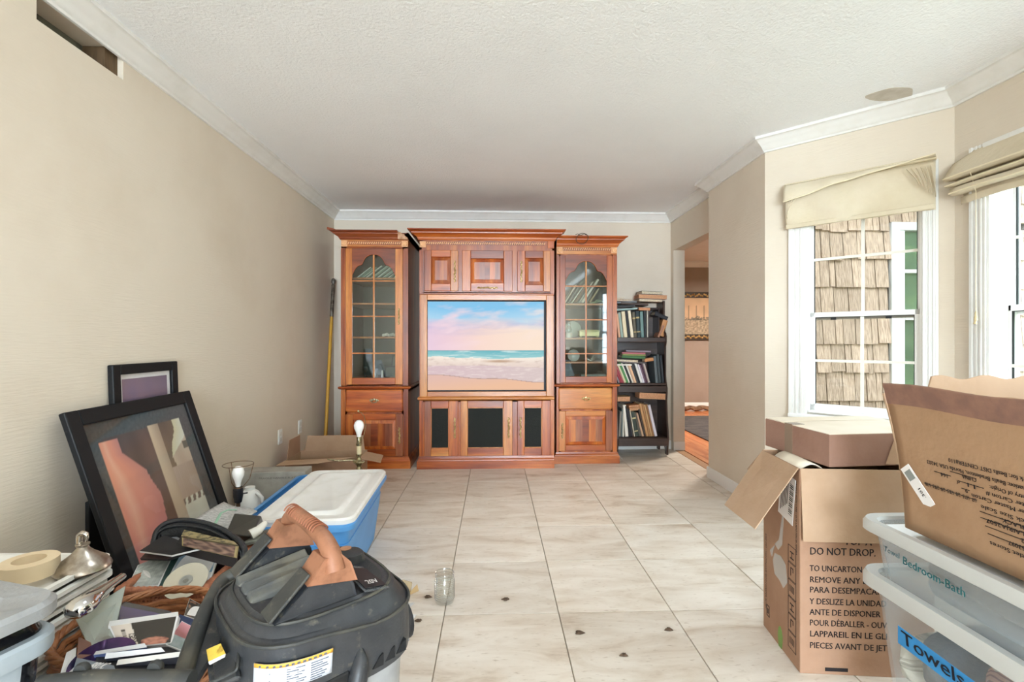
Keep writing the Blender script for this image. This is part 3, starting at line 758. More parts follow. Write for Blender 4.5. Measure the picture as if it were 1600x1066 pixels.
def pilaster(b, x0, x1, y, z0, z1, n=3):
    b.box(x0, x1, y, y + .02, z0, z1)
    wd = (x1 - x0) / (2 * n + 1)
    for k in range(n + 1):
        b.box(x0 + wd * 2 * k, x0 + wd * (2 * k + 1), y - .005, y, z0 + .01, z1 - .01)
def rope(par, x0, x1, z, y, h=.022):
    b = MB(); n = int((x1 - x0) / .019)
    for k in range(n):
        cx = x0 + (k + .5) * (x1 - x0) / n
        b.cbox((cx, y - .006, z), (.0095, .012, h), Euler((0, radians(28), 0)))
    c = MB(); c.box(x0, x1, y - .002, y, z - .014, z + .014); c.build('rope_channel', M_CHD, par)
    b.build('rope_moulding', M_ROPE, par, bevel=.0025, kind='stuff')
def rosette(par, x, z, y):
    b = MB(); b.box(x - .027, x + .027, y - .003, y + .006, z - .027, z + .027)
    b.lathe([(.001, .014), (.006, .014), (.008, .010), (.015, .013), (.021, .010), (.024, .003), (.024, 0)], 20, (x, y - .003, z), Matrix.Rotation(radians(90), 3, 'X'))
    b.build('rosette', M_ROPE, par, smooth=40)
def cornice_prof(z0, z1, pr):
    h = z1 - z0
    return [(0, z0), (.008, z0), (.012, z0 + .1 * h), (.016, z0 + .14 * h), (.020, z0 + .3 * h), (.35 * pr + .01, z0 + .5 * h), (.6 * pr, z0 + .6 * h), (.68 * pr, z0 + .62 * h), (.70 * pr, z0 + .72 * h), (.88 * pr, z0 + .86 * h), (pr, z0 + .9 * h), (pr, z1), (0, z1)]
def plinth(par, x0, x1, yf, yb, z1=.105):
    b = MB(); ushape(b, [(0, 0), (.022, 0), (.022, .068), (.018, .072), (.016, .08), (.008, .092), (.006, z1), (0, z1)], x0, x1, yf, yb)
    b.build('plinth', M_CHX, par)
def arch_z(u, zt):
    """scalloped arch: half outline, u 0..1 from the centre"""
    P = [(0, 0), (.15, -.003), (.28, -.014), (.40, -.034), (.48, -.060), (.53, -.088), (.57, -.094), (.70, -.100), (.82, -.118), (.91, -.148), (1.0, -.185)]
    for (a, za), (c, zc) in zip(P, P[1:]):
        if u <= c: return zt + za + (zc - za) * (u - a) / (c - a)
    return zt - .185
def glass_tower(label, x0, x1, yf, yb, G, group, stile_l, stile_r, pil_r, shelves, ztop, zc0, hside, cor_r=True):
    """display tower; G holds the measured levels"""
    t = thing('display_cabinet', label, 'cabinet', ((x0 + x1) / 2, yf, 0)); t['group'] = group
    T = Matrix.Translation((-(x0 + x1) / 2, -yf, 0)); ox = (x0 + x1) / 2
    X0, X1 = x0 - ox, x1 - ox; D_ = yb - yf; y = .02          # local frame: face frame at y = 0.02, doors proud to 0
    gx0, gx1, dx0, dx1 = [v - ox for v in (G['g0'], G['g1'], G['d0'], G['d1'])]
    b = MB()
    b.box(X0, X0 + .018, y, D_, 0, ztop); b.box(X1 - .018, X1, y, D_, 0, ztop); b.box(X0, X1, y, D_, ztop - .03, ztop - .01)
    b.box(X0, X1, y, D_, .03, .06); b.box(X0, X1, y, D_, G['mold'] - .04, G['mold'] - .01)
    b.build('carcass', M_CH, t)
    b = MB(); b.box(X0 + .018, X1 - .018, D_ - .01, D_, .06, ztop - .03); b.box(X0 + .018, X0 + .022, y + .02, D_, .06, ztop - .03); b.box(X1 - .022, X1 - .018, y + .02, D_, .06, ztop - .03)
    b.build('interior_lining', M_CABIN, t)
    b = MB()                                           # face frame round the openings
    b.box(X0, dx0 + .012, y, y + .018, .06, ztop - .02); b.box(dx1 - .012, X1, y, y + .018, .06, ztop - .02)
    for a, c in ((G['dt'] - .01, ztop - .02), (G['drt'], G['mold'] + .02), (G['ldt'] - .012, G['drb'] + .012), (.06, G['ldb'] + .012)): b.box(X0, X1, y, y + .018, a, c)
    b.build('face_frame', M_CH, t, bevel=.001)
    b = MB(); 
    if pil_r: pilaster(b, dx1 + .008, X1, y - .004, G['mold'] + .02, zc0 - .075); pilaster(b, dx1 + .008, X1, y - .004, .105, G['mold'] - .012)
    pilaster(b, X0, max(dx0 - .008, X0 + .014), y - .004, G['mold'] + .02, zc0 - .075, 1); pilaster(b, X0, max(dx0 - .008, X0 + .014), y - .004, .105, G['mold'] - .012, 1)
    b.build('fluted_pilasters', M_CH, t, kind='stuff')
    plinth(t, X0, X1, y, D_)
    b = MB(); z = G['mold']; ushape(b, [(0, z - .014), (.010, z - .012), (.022, z - .004), (.024, z + .006), (.020, z + .012), (0, z + .014)], X0, X1, y, D_); b.build('waist_moulding', M_CHX, t)
    return t, X0, X1, y, D_, ox, gx0, gx1, dx0, dx1
def glass_door(t, gx0, gx1, dx0, dx1, G, mats):
    d = bpy.data.objects.new('door', None); COL.objects.link(d); d.parent = t; d['label'] = 'glazed door with a scalloped arch and grille bars'
    y = 0.0
    for a, c, m_ in ((dx0, gx0, mats[0]), (gx1, dx1, mats[1])):
        cx = (a + c) / 2; b = MB(); b.box(a - cx, c - cx, y, y + .022, G['db'], G['dt']); o = b.build('stile', m_, d, bevel=.003); o.location.x = cx
    b = MB(); b.box(gx0, gx1, y, y + .022, G['db'], G['gb']); b.build('rail', M_CHX, d, bevel=.003)
    n = 40; xs = [gx0 + (gx1 - gx0) * k / n for k in range(n + 1)]; xm = (gx0 + gx1) / 2; hw = (gx1 - gx0) / 2
    low = [(x, arch_z(abs(x - xm) / hw, G['gt'])) for x in xs]
    b = MB()
    for (xa, za), (xb, zb) in zip(low, low[1:]): b.hexa([(xa, y, za), (xb, y, zb), (xa, y + .022, za), (xb, y + .022, zb), (xa, y, G['dt']), (xb, y, G['dt']), (xa, y + .022, G['dt']), (xb, y + .022, G['dt'])])
    b.build('arched_rail', M_CHD, d)
    b = MB(); b.tube([(x, y + .002, z) for x, z in low], .003, 5); b.build('arch_bead', M_CH, d, smooth=60)
    rows = [G['gb']] + G['mz'] + [G['gt']]
    b = MB()
    b.box(xm - .007, xm + .007, y + .002, y + .016, G['gb'], G['gt'])
    for z in G['mz']: b.box(gx0, gx1, y + .003, y + .015, z - .0055, z + .0055)
    b.build('muntin', M_CHL, d, bevel=.002)
    for k in range(len(rows) - 1):
        for s in (0, 1):
            xa, xb = (gx0, xm) if s == 0 else (xm, gx1)
            b = MB()
            if k < len(rows) - 2: b.box(xa, xb, y + .009, y + .012, rows[k], rows[k + 1])
            else:
                pts = [(x, z) for x, z in low if xa - 1e-4 <= x <= xb + 1e-4]
                b.prism([(xa, rows[k]), (xb, rows[k])] + pts[::-1], y + .009, y + .012, 'y')
            b.build('pane', M_CGL, d)
    return d

# left tower
G = dict(g0=-1.273, g1=-.889, d0=-1.330, d1=-.823, mold=.727, dt=1.981, db=.757, gb=.819, gt=1.928, mz=[1.040, 1.371, 1.690], drt=.712, drb=.511, ldt=.494, ldb=.112)
LT, X0, X1, y, D_, ox, gx0, gx1, dx0, dx1 = glass_tower('tall cherry display cabinet beside the yellow pole, its cornice broken at one corner', -1.375, -.775, 4.44, 5.13, G, 'display towers of the cherry wall unit', .05, .06, True, (), 2.13, 2.062, 1)
del LT['group']
b = MB(); pr = cornice_prof(2.062, 2.136, .085)
b.loft([[(X0 - d, D_, z) for d, z in pr], [(X0 - d, y - d, z) for d, z in pr], [(X1 - .085, y - d, z) for d, z in pr]]); b.build('cornice', M_CHD, LT)
b = MB(); b.prism([(X1 - .085, 2.062), (X1 + .004, 2.062), (X1 - .002, 2.078), (X1 - .022, 2.09), (X1 - .028, 2.106), (X1 - .05, 2.112), (X1 - .062, 2.124), (X1 - .085, 2.126)], y - .05, y + .02, 'y')
b.build('broken_corner', pm('bare_splintered_wood', '#c9a184', .8, var=(30, '#a87a5a', .4, .6)), LT, label='pale splintered wood where the cornice corner is missing')
b = MB(); b.box(X1 - .085, X1, y, D_, 2.062, 2.128); b.build('top_board', M_CHD, LT)
b = MB(); b.prism([(X0 - .10, 2.136), (X0 - .02, 2.136), (X0 - .05, 2.148), (X0 - .10, 2.158)], y - .08, y - .06, 'y'); b.build('splinter', M_CHD, LT)
b = MB(); b.box(X0, X1, y - .006, y + .01, 2.0, 2.062); b.build('frieze', M_CHLX, LT, bevel=.002)
b = MB(); b.box(X0 + .05, X1 - .05, y - .014, y, 1.985, 1.998); b.build('cove', M_CHX, LT, bevel=.003)
rope(LT, X0 + .06, X1 - .065, 2.032, y - .006); rosette(LT, X0 + .029, 2.027, y - .008); rosette(LT, X1 - .031, 2.027, y - .008)
d = glass_door(LT, gx0, gx1, dx0, dx1, G, (M_CHL, M_CHL)); handle(d, (gx1 + dx1) / 2, 1.371, 0, .15)
dr = bpy.data.objects.new('drawer', None); COL.objects.link(dr); dr.parent = LT
b = MB(); b.box(dx0, dx1, .002, .024, .511, .712); b.build('drawer_front', M_CHX, dr, bevel=.012, seg=2); knob_pull(dr, (dx0 + dx1) / 2, .615, 0, M_BRASSD)
d = door(LT, dx0, dx1, .112, .494, 0, (.062, .062), .055, .06, dx1 - .028, .30, staves=True, mr=M_CHV, hl=.15)
def shelf(par, x0, x1, y0, y1, z):
    b = MB(); b.box(x0, x1, y0, y1, z - .018, z); return b.build('shelf', M_CHL, par, bevel=.002)
for z in (1.728, 1.498, 1.191, .80): shelf(LT, X0 + .02, X1 - .02, .06, D_ - .02, z)
LTO = (ox, 4.44)
# right tower
G = dict(g0=.667, g1=1.058, d0=.615, d1=1.109, mold=.731, dt=1.953, db=.757, gb=.817, gt=1.900, mz=[1.031, 1.349, 1.664], drt=.710, drb=.507, ldt=.495, ldb=.120)
RT, X0, X1, y, D_, ox, gx0, gx1, dx0, dx1 = glass_tower('tall cherry display cabinet between the television unit and the bookshelf', .585, 1.157, 4.56, 5.13, G, 'g', .05, .06, True, (), 2.12, 2.037, 1)
del RT['group']
b = MB(); ushape(b, cornice_prof(2.037, 2.126, .085), X0, X1, y, D_, left=False); b.build('cornice', M_CHX, RT)
b = MB(); b.box(X0, X1, y - .006, y + .01, 1.965, 2.037); b.build('frieze', M_CHLX, RT, bevel=.002)
rope(RT, X0 + .06, X1 - .06, 2.012, y - .006); rosette(RT, X0 + .028, 2.004, y - .008); rosette(RT, X1 - .027, 2.004, y - .008)
d = glass_door(RT, gx0, gx1, dx0, dx1, G, (M_CH, M_CH))
dr = bpy.data.objects.new('drawer', None); COL.objects.link(dr); dr.parent = RT
b = MB(); b.box(dx0 - .012, dx1, .002, .024, .507, .710); b.build('drawer_front', M_CHLX, dr, bevel=.012, seg=2); knob_pull(dr, (dx0 + dx1) / 2, .61, 0)
door(RT, dx0 - .008, dx1, .120, .495, 0, (.062, .062), .05, .055, dx0 + .022, .31, staves=True, ml=M_CHL, mr=M_CHV, mt=M_CHLX, hl=.15)
for z in (1.507, 1.182, .954, .80): shelf(RT, X0 + .02, X1 - .02, .06, D_ - .02, z)
RTO = (ox, 4.56)
b = MB()   # loop of cord on the cornice
b.tube([(.80 + .055 * cos(a) * (1 + .1 * sin(2 * a)) + .012, 4.49 - .02 * sin(a), 2.095 + .045 * sin(a)) for a in [k * 2 * pi / 20 for k in range(24)]], .0035, 6)
b.tube([(.75 + k * .02, 4.485, 2.13 + .008 * sin(k * 2)) for k in range(6)], .003, 5)
tag(b.build('cord_loop', pm('dark_cord', '#4a3a2c', .7), smooth=60), 'dark cord loop hanging over the cornice of the right-hand cherry cabinet', 'cord')

# television unit
yf, yb = 4.41, 5.10; x0, x1 = -.670, .545; ox = (x0 + x1) / 2
CU = thing('television_cabinet', 'wide cherry television cabinet with three upper doors and speaker-cloth doors', 'cabinet', (ox, yf, 0))
X0, X1 = x0 - ox, x1 - ox; y = .02; D_ = yb - yf
b = MB(); b.box(X0, X0 + .02, y, D_, 0, 2.13); b.box(X1 - .02, X1, y, D_, 0, 2.13); b.box(X0, X1, y, D_, 2.10, 2.13); b.box(X0, X1, y, D_, .03, .06); b.box(X0, X1, y, D_, .60, .63); b.box(X0, X1, y, D_, 1.56, 1.59); b.box(X0, X1, D_ - .01, D_, .03, 2.13)
b.build('carcass', M_CH, CU)
def lx(v): return v - ox
b = MB()
for a, c in ((X0, lx(-.618)), (lx(-.328), lx(-.281)), (lx(.160), lx(.215)), (lx(.503), X1)):
    b.box(a, c, y, y + .018, 1.602, 1.960)
b.box(X0, X1, y, y + .018, 1.960, 2.06); b.box(X0, X1, y, y + .018, 1.575, 1.602)
b.build('face_frame', M_CH, CU)
b = MB()
for a, c in ((X0, lx(-.618)), (lx(-.328), lx(-.281)), (lx(.160), lx(.215)), (lx(.503), X1)): b.box(a, c, y, y + .018, .122, .60)
b.box(X0, X1, y, y + .018, .60, .63); b.box(X0, X1, y, y + .018, .10, .122)
b.build('face_frame', M_CH, CU)
b = MB(); pilaster(b, X1 - .032, X1, y - .003, .105, .615); pilaster(b, X1 - .03, X1, y - .003, 1.58, 1.97, 2); pilaster(b, X0, X0 + .036, y - .003, 1.58, 1.97, 1); pilaster(b, X0, X0 + .03, y - .003, .105, .615, 1)
b.build('fluted_pilasters', M_CH, CU, kind='stuff')
for nm, a, c, z0, z1, mt in (('frame_side', X0 + .006, lx(-.601), .648, 1.568, M_CHL), ('frame_side', lx(.474), X1 - .006, .648, 1.568, M_CHL), ('frame_rail', lx(-.601), lx(.474), 1.519, 1.568, M_CHLX), ('frame_rail', lx(-.601), lx(.474), .648, .694, M_CHLX)):
    cx = (a + c) / 2; b = MB(); b.box(a - cx, c - cx, y - .006, y + .03, z0, z1); o = b.build(nm, mt, CU, bevel=.004, seg=2); o.location.x = cx
b = MB()
for a in (X0 + .018, X0 + .032, X1 - .020, X1 - .034): b.box(a, a + .005, y - .010, y - .006, .65, 1.56)
b.build('reeding', M_CHL, CU, kind='stuff')
b = MB(); b.box(lx(-.601), lx(.474), y + .045, y + .05, .694, 1.519); b.box(lx(-.601), lx(-.5985), y, y + .05, .694, 1.519); b.box(lx(.4715), lx(.474), y, y + .05, .694, 1.519); b.box(lx(-.601), lx(.474), y, y + .05, 1.516, 1.519); b.box(lx(-.601), lx(.474), y, y + .05, .694, .697)
b.build('recess', M_BLACK, CU)
b = MB(); ushape(b, cornice_prof(2.056, 2.146, .095), X0, X1, y, D_, ybr=.083); b.build('cornice', M_CHX, CU)
rope(CU, X0 + .06, X1 - .08, 2.030, y - .001); rosette(CU, X0 + .030, 2.020, y - .004)
b = MB(); b.box(X1 - .06, X1, y - .010, y + .01, 1.99, 2.056); b.build('corner_block', M_CH, CU, bevel=.003)
b = MB(); ushape(b, [(0, .615), (.006, .617), (.015, .626), (.016, .640), (.008, .648), (0, .648)], X0, X1, y, D_, True, False); b.build('waist_moulding', M_CHLX, CU)
b = MB(); b.box(X0, X1, y - .008, y, 1.568, 1.582); b.build('upper_bead', M_CHX, CU, bevel=.003)
b = MB(); ushape(b, [(0, 0), (.022, 0), (.022, .068), (.018, .072), (.016, .08), (.008, .092), (.006, .112), (0, .112)], X0, X1, y, D_, True, False); b.build('plinth', M_CHX, CU)
door(CU, lx(-.624), lx(-.322), 1.598, 1.966, 0, (.062, .068), .062, .068, lx(-.352), 1.775, hl=.20, mr=M_CHL)
door(CU, lx(-.287), lx(.165), 1.598, 1.966, 0, (.078, .078), .075, .075, lx(-.06), 1.628, vert=False, hl=.19, staves=True, mt=M_CHD)
door(CU, lx(.210), lx(.508), 1.598, 1.966, 0, (.07, .062), .068, .06, lx(.245), 1.775, hl=.20, mr=M_CHL)
door(CU, lx(-.624), lx(-.322), .116, .612, 0, (.058, .085), .062, .07, lx(-.352), .37, hl=.19, cloth=True, ml=M_CHV, mb_=M_CHLX)
door(CU, lx(-.300), lx(.165), .116, .612, 0, (.060, .080), .062, .07, lx(.130), .37, hl=.19, cloth=True, ml=M_CHL, mr=M_CHL, mb_=M_CHX)
door(CU, lx(.210), lx(.508), .116, .612, 0, (.060, .076), .062, .07, lx(.238), .37, hl=.19, cloth=True, ml=M_CH)

# the television standing in the opening
TV = thing('television', 'flat television showing a pink and blue beach sunset, set in the cherry cabinet', 'television', (-.072, 4.42, .698))
TW, TH = .460 + .599, .818
b = MB(); b.box(-TW / 2, TW / 2 + .0, .022, .055, 0, TH - .002); b.build('body', M_BLACK, TV, bevel=.003)
def fbm(x, y, z, o=4):
    s = 0; a = 1
    for k in range(o):
        s += a * noise.noise(Vector((x, y, z))); x *= 2.1; y *= 2.1; z += 3; a *= .5
    return s
def mixc(a, c, t):
    t = max(0, min(1, t)); return [a[i] * (1 - t) + c[i] * t for i in range(3)]
def C3(h): return list(hexc(h)[:3])
def beach(u, v):
    hz = .452
    if v > hz:
        k = (v - hz) / (1 - hz)
        blue = mixc(C3('#cfe6f2'), C3('#86c6ec'), (k - .45) * 2 + .35 * (1 - abs(u - .38) * 2))
        low = mixc(C3('#f7d3cd'), C3('#fae3cf'), u * 1.4 - .2)
        low = mixc(low, C3('#e6cbe0'), (.45 - u) * 2)
        c = mixc(low, blue, (k - .42 + .12 * fbm(u * 3, v * 9, 5)) * 3.2)
        band = max(0, 1 - abs(k - .50 + .10 * (u - .5) * 0 + .05 * sin(u * 5)) * 5.5) * (.5 + .6 * fbm(u * 3 + 2, v * 14, 2))
        c = mixc(c, C3('#a9b3dc'), band * .95)
        cl = fbm(u * 3.2 + v * 1.2, v * 8 - u * 2, 8)
        pk = mixc(C3('#f3d5e2'), C3('#fbe6da'), u)
        c = mixc(c, pk, (cl + .06) * 1.25 * (.9 if k > .35 else .5) * (1.0 - .4 * max(0, k - .7) * 3))
        d = abs(((u - .25) * 1.0) - (k - .72) * -.0)
        return c
    isl = .006 * max(0, fbm(u * 16, 3, 1) + .1) if u > .3 or u < .3 else 0
    if v > hz - .006 - isl: return mixc(C3('#6f9aa6'), C3('#8fb4b8'), u)
    wave = .345 + .012 * sin(u * 6.3 + 1) + .006 * sin(u * 19)
    if v > wave + .02:
        c = mixc(C3('#a3d3d4'), C3('#6fb8c2'), (v - wave) * 9)
        return mixc(c, C3('#dceeec'), (fbm(u * 5, v * 55, 6) - .12) * 1.5)
    if v > .272 + .012 * sin(u * 4) - .012 * u:
        c = mixc(C3('#fbeee0'), C3('#e9d6cb'), (wave + .02 + .012 * fbm(u * 22, 1, 1) - v) * 13)
        if .44 < u < .80: c = mixc(c, C3('#c4a68c'), max(0, 1 - abs(v - .325) * 45) * max(0, 1 - abs(u - .62) * 5.5) * 1.6)
        return mixc(c, C3('#b5a096'), (fbm(u * 14, v * 30, 3) - .12) * .7)
    edge = .178 - .085 * u + .008 * sin(u * 12)
    if v > edge:
        c = mixc(C3('#d9bfc4'), C3('#d9c7c4'), u)
        return mixc(c, C3('#f2e2dc'), (fbm(u * 12, v * 60, 7) + .0) * .9)
    if v > edge - .008: return C3('#bb9f96')
    return mixc(C3('#edbf9e'), C3('#e3bcae'), v / .16 + (.3 - u))
picture('screen', .457 + .597, .800, 200, 150, beach, print_mat('lit_screen', .6, emit=.47), TV, Matrix.Translation((-.003, .0205, .008)))
# ---------------------------------------------------------------- things behind the cabinet glass
def mcol(name, h, rough=.6, **k): return pm(name, h, rough, **k)
M_PAGE = pm('book_pages', '#e0d2ba', .9, stretch=(1, 1, 1), var=(140, '#b9a88c', .45, .6))
M_PAGET = pm('tan_book_edges', '#cf9d78', .9, var=(140, '#b88560', .45, .6))
_bm = {}
def cover(h):
    if h not in _bm: _bm[h] = pm('cover_' + h.strip('#'), h, .55, var=(18, h, 0, 1))
    return _bm[h]
def book_mesh(w, d, h, col):
    """upright book, spine towards -Y, base at z=0, thickness w (X), depth d (Y), height h (Z)"""
    t = min(.003, w * .14); b = MB()
    b.box(-w / 2, -w / 2 + t, 0, d, 0, h, 0); b.box(w / 2 - t, w / 2, 0, d, 0, h, 0)
    b.prism([(-w / 2, .003), (-w * .25, -.002), (w * .25, -.002), (w / 2, .003), (w / 2, .006), (-w / 2, .006)], 0, h, 'z', 0)
    b.box(-w / 2 + t, w / 2 - t, .004, d - .004, .004, h - .003, 1)
    return b
def book(col, w, d, h, loc, rot, label, group, name='book', flip=False, band=None):
    b = book_mesh(w, d, h, col)
    if band:
        b.box(-w / 2 - .0004, w / 2 + .0004, -.0032, .004, h * .72, h * .78, 2); b.box(-w / 2 - .0004, w / 2 + .0004, -.0032, .004, h * .2, h * .24, 2)
    o = b.build(name, [cover(col), M_PAGE] + ([cover(band)] if band else []))
    o.location = loc; o.rotation_euler = rot
    return tag(o, label, 'book', group)
def lean(deg): return Euler((0, radians(deg), 0))
M_CASE = pm('disc_case_clear', '#c9d2c6', .25)
# slanted disc cases on the top shelf of the left tower
rr = random.Random(5)
cols = ['#d8e0d2', '#8fa08c', '#b9c6b0', '#e9e4d4', '#6f8272', '#cfd8c4', '#9db098', '#dfe6d8', '#84937f', '#c3ccb6', '#aebda6', '#d9d2bf', '#7c8c78', '#c8d4c2']
for k in range(14):
    x = -1.262 + k * .0255
    a = 52 if k < 13 else 50
    h = .185 if k > 2 else .16
    b = MB(); b.box(-.0045, .0045, 0, .13, 0, h)
    o = b.build('disc_case', cover(cols[k]), bevel=.001); o.location = (x, 4.56 + .01 * (k % 2), 1.7285 + .0045); o.rotation_euler = lean(a)
    tag(o, ['pale', 'grey green', 'sage', 'cream', 'dark green', 'light sage', 'moss', 'whitish', 'olive grey', 'dull green', 'mint grey', 'ivory', 'deep sage', 'soft green'][k] + ' disc case leaning on the top shelf of the left tower', 'disc case', 'disc cases leaning on the left tower top shelf')
def small(name, b, mats, label, cat, loc, rot=(0, 0, 0), **k):
    o = b.build(name, mats, **k); o.location = loc; o.rotation_euler = rot
    return tag(o, label, cat)
M_IVORY = pm('ivory_ceramic', '#e6dccb', .35); M_CRYS = glass_mat('crystal', (.88, .92, .93, 1), .16, .08); M_SILV = pm('silver_metal', '#c9c9c6', .25, .9)
b = MB()
for k in range(9): b.lathe([(.001, 0), (.012, .002), (.014, .012), (.009, .024), (.001, .028)], 8, (-.075 + k * .018, .012 * sin(k * 2), .004 * (k % 3)))
small('ceramic_garland', b, M_IVORY, 'small white ceramic garland on the middle shelf of the left tower', 'ornament', (-.96, 4.62, 1.1915), smooth=60)
b = MB(); b.lathe([(.001, 0), (.022, 0), (.024, .01), (.006, .02), (.006, .05), (.028, .075), (.032, .11), (.030, .11), (.024, .078), (.001, .07)], 14)
small('crystal_glass', b, M_CRYS, 'crystal goblet at the bottom left behind the left tower glass', 'glass', (-1.20, 4.62, .801), smooth=50)
b = MB(); b.lathe([(.001, 0), (.026, 0), (.03, .03), (.02, .06), (.03, .09), (.027, .09), (.001, .03)], 14)
small('crystal_vase', b, M_CRYS, 'short crystal vase beside the goblet in the left tower', 'vase', (-1.12, 4.66, .801), smooth=50)
b = MB(); b.box(-.075, .075, 0, .012, 0, .11, 0); b.box(-.06, .06, -.002, 0, .012, .098, 1)
small('framed_card', b, [M_BLACK, cover('#4a5148')], 'small black picture frame standing low behind the left tower glass', 'picture frame', (-.975, 4.72, .801), (radians(-10), 0, 0))
b = MB(); b.box(-.055, .055, 0, .01, 0, .21, 0); b.box(-.042, .042, -.002, 0, .014, .196, 1)
small('framed_photo', b, [M_BLACK, cover('#6a6f64')], 'tall dark picture frame leaning at the back of the left tower', 'picture frame', (-.98, 4.90, .801), (radians(-8), radians(6), 0))
b = MB(); b.box(-.008, .008, -.02, .02, 0, .075)
small('white_candle', b, M_IVORY, 'short white candle between the frames in the left tower', 'candle', (-1.04, 4.62, .801), bevel=.002)
b = MB(); b.box(-.045, .045, -.04, .04, 0, .012)
small('white_tile', b, M_IVORY, 'white ceramic tile lying at the right corner in the left tower', 'tile', (-.93, 4.60, .801), bevel=.002)
# right tower
cs = ['#d9cdb4', '#5d6a5a', '#e3dcc9', '#8a6a4a', '#c9c4b2', '#f0ead8', '#4f5a52', '#b9a47e']
for k in range(8):
    w_ = (.012, .014, .010, .018, .012, .02, .014, .016)[k]
    hh = (.20, .26, .22, .19, .24, .27, .21, .16)[k]
    o = book(cs[k], w_, .15, hh, (.672 + k * .034, 4.62 + .012 * (k % 3), 1.5085 + w_ * .5), lean(32 + (k % 3) * 1.5), ['tan', 'dark green', 'cream', 'brown', 'stone grey', 'white', 'slate green', 'sand'][k] + ' thin book slanting on the upper shelf of the right tower', 'thin books slanting in the right tower')
b = MB(); b.tube([(0, 0, .004), (.05, .0, .01), (.10, 0, .022), (.14, .01, .016)], [.006, .010, .009, .003], 8)
b.tube([(.05, 0, .01), (.06, -.02, .03), (.085, -.02, .034)], [.005, .006, .002], 6)
small('leaf_sprig', b, cover('#8c9a76'), 'pale green leafy sprig lying on the upper shelf of the right tower', 'ornament', (.91, 4.64, 1.508), smooth=60)
b = MB(); b.lathe([(.001, 0), (.034, 0), (.034, .045), (.030, .048), (.001, .048)], 16, m=0)
b.lathe([(.001, .048), (.022, .050), (.030, .075), (.020, .10), (.012, .115), (.018, .13), (.012, .148), (.001, .155)], 14, m=1)
small('figurine', b, [M_IVORY, M_CRYS], 'white figurine on a round base on the middle shelf of the right tower', 'figurine', (.712, 4.64, 1.183), smooth=50)
b = MB(); b.lathe([(.001, .004), (.05, .0), (.078, .02), (.080, .022), (.05, .006), (.001, .008)], 24, (0, 0, .08), Matrix.Rotation(radians(80), 3, 'X'))
small('display_plate', b, cover('#c9ccb8'), 'pale plate standing behind the figurine in the right tower', 'plate', (.775, 4.80, 1.183), smooth=50)
b = MB()
b.box(-.095, .095, -.035, .035, .012, .055); b.box(-.10, .10, -.04, .04, .055, .066); b.box(-.085, .085, -.03, .03, .066, .074)
for sx in (-1, 1):
    for sy in (-1, 1): b.lathe([(.001, 0), (.007, 0), (.010, .012), (.001, .013)], 8, (sx * .08, sy * .025, 0))
small('trinket_box', b, pm('pale_gold_box', '#d6c690', .4, .3), 'pale gold footed trinket box on the middle shelf of the right tower', 'box', (.90, 4.63, 1.183), bevel=.004, seg=2)
b = MB(); b.lathe([(.001, .02), (.02, .019), (.034, .012), (.05, .0), (.056, -.002), (.058, .002), (.052, .006), (.036, .020), (.02, .026), (.001, .028)], 28, (0, 0, .056), Matrix.Rotation(radians(78), 3, 'X'))
o = small('saucer', b, pm('grey_white_porcelain', '#cfd0cc', .25), 'grey and white saucer standing on edge in the right tower', 'saucer', (.760, 4.66, .9555), smooth=50)
b = MB(); b.box(-.055, .055, 0, .008, 0, .17, 0); b.box(-.045, .045, -.001, 0, .01, .16, 1)
small('blue_card', b, [cover('#4a545c'), cover('#6d7c88')], 'dark blue picture card leaning at the bottom left of the right tower', 'card', (.72, 4.66, .801), (radians(-8), radians(-14), 0))
b = MB()
for k in range(7): b.tube([(0, 0, .004), (.03 * cos(k * .5 + .2), .01, .03 * abs(sin(k * .6)) + .01), (.06 * cos(k * .5 + .2), .01, .02 + .04 * abs(sin(k * .7)))], [.003, .0035, .001], 5)
small('silver_spray', b, M_SILV, 'silver ornament of spreading stems on the lower shelf of the right tower', 'ornament', (.93, 4.64, .9545), smooth=60)
b = MB(); b.box(-.12, .12, -.05, .05, 0, .03)
small('flat_case', b, cover('#9aa09a'), 'flat grey case lying at the bottom of the right tower', 'case', (.95, 4.70, .801), bevel=.003)

# ---------------------------------------------------------------- dark stepped bookcase
M_DKW = wood('dark_walnut', '#2b1c16', '#3a2720', '#4a352b', 1.0, .4, 'X', .2, .1)
M_DKV = wood('dark_walnut_upright', '#2b1c16', '#3a2720', '#4a352b', 1.0, .4, 'Z', .2, .1)
BC = thing('bookcase', 'dark stepped wooden bookcase crammed with old books, beside the cherry cabinets', 'bookcase', (1.47, 4.83, 0))
def side_panel(x):
    """stepped silhouette: wide foot, scrolled steps at each shelf"""
    P = [(.0, .01), (.05, .01), (.055, .06), (.10, .105), (.20, .10), (.24, .06), (.25, .01), (.30, .01), (.30, 1.56), (.10, 1.56), (.10, 1.34), (.085, 1.30), (.085, 1.245), (.06, 1.235), (.045, 1.20), (.045, 1.14), (.062, 1.10), (.062, .80), (.050, .74), (.020, .68), (.020, .62), (.03, .55), (.012, .35), (-.012, .25), (-.022, .18), (-.012, .12), (-.005, .08)]
    b = MB(); b.prism(P, x - .010, x + .010, 'x'); b.build('side_panel', M_DKV, BC, bevel=.004)
side_panel(-.245); side_panel(.262)
for z, y0, hb, z0 in ((1.182, .055, .036, 1.150), (.725, .022, .030, .703), (.19, -.006, .018, .176)):
    b = MB(); b.box(-.236, .252, y0, .295, z - .018, z); b.build('shelf', M_DKW, BC, bevel=.003)
b = MB(); b.box(-.236, .268, .045, .056, 1.140, 1.186); b.build('shelf_front', M_DKW, BC, bevel=.004)
b = MB(); b.box(-.236, .255, .012, .024, .635, .700); b.build('shelf_front', M_DKW, BC, bevel=.004)
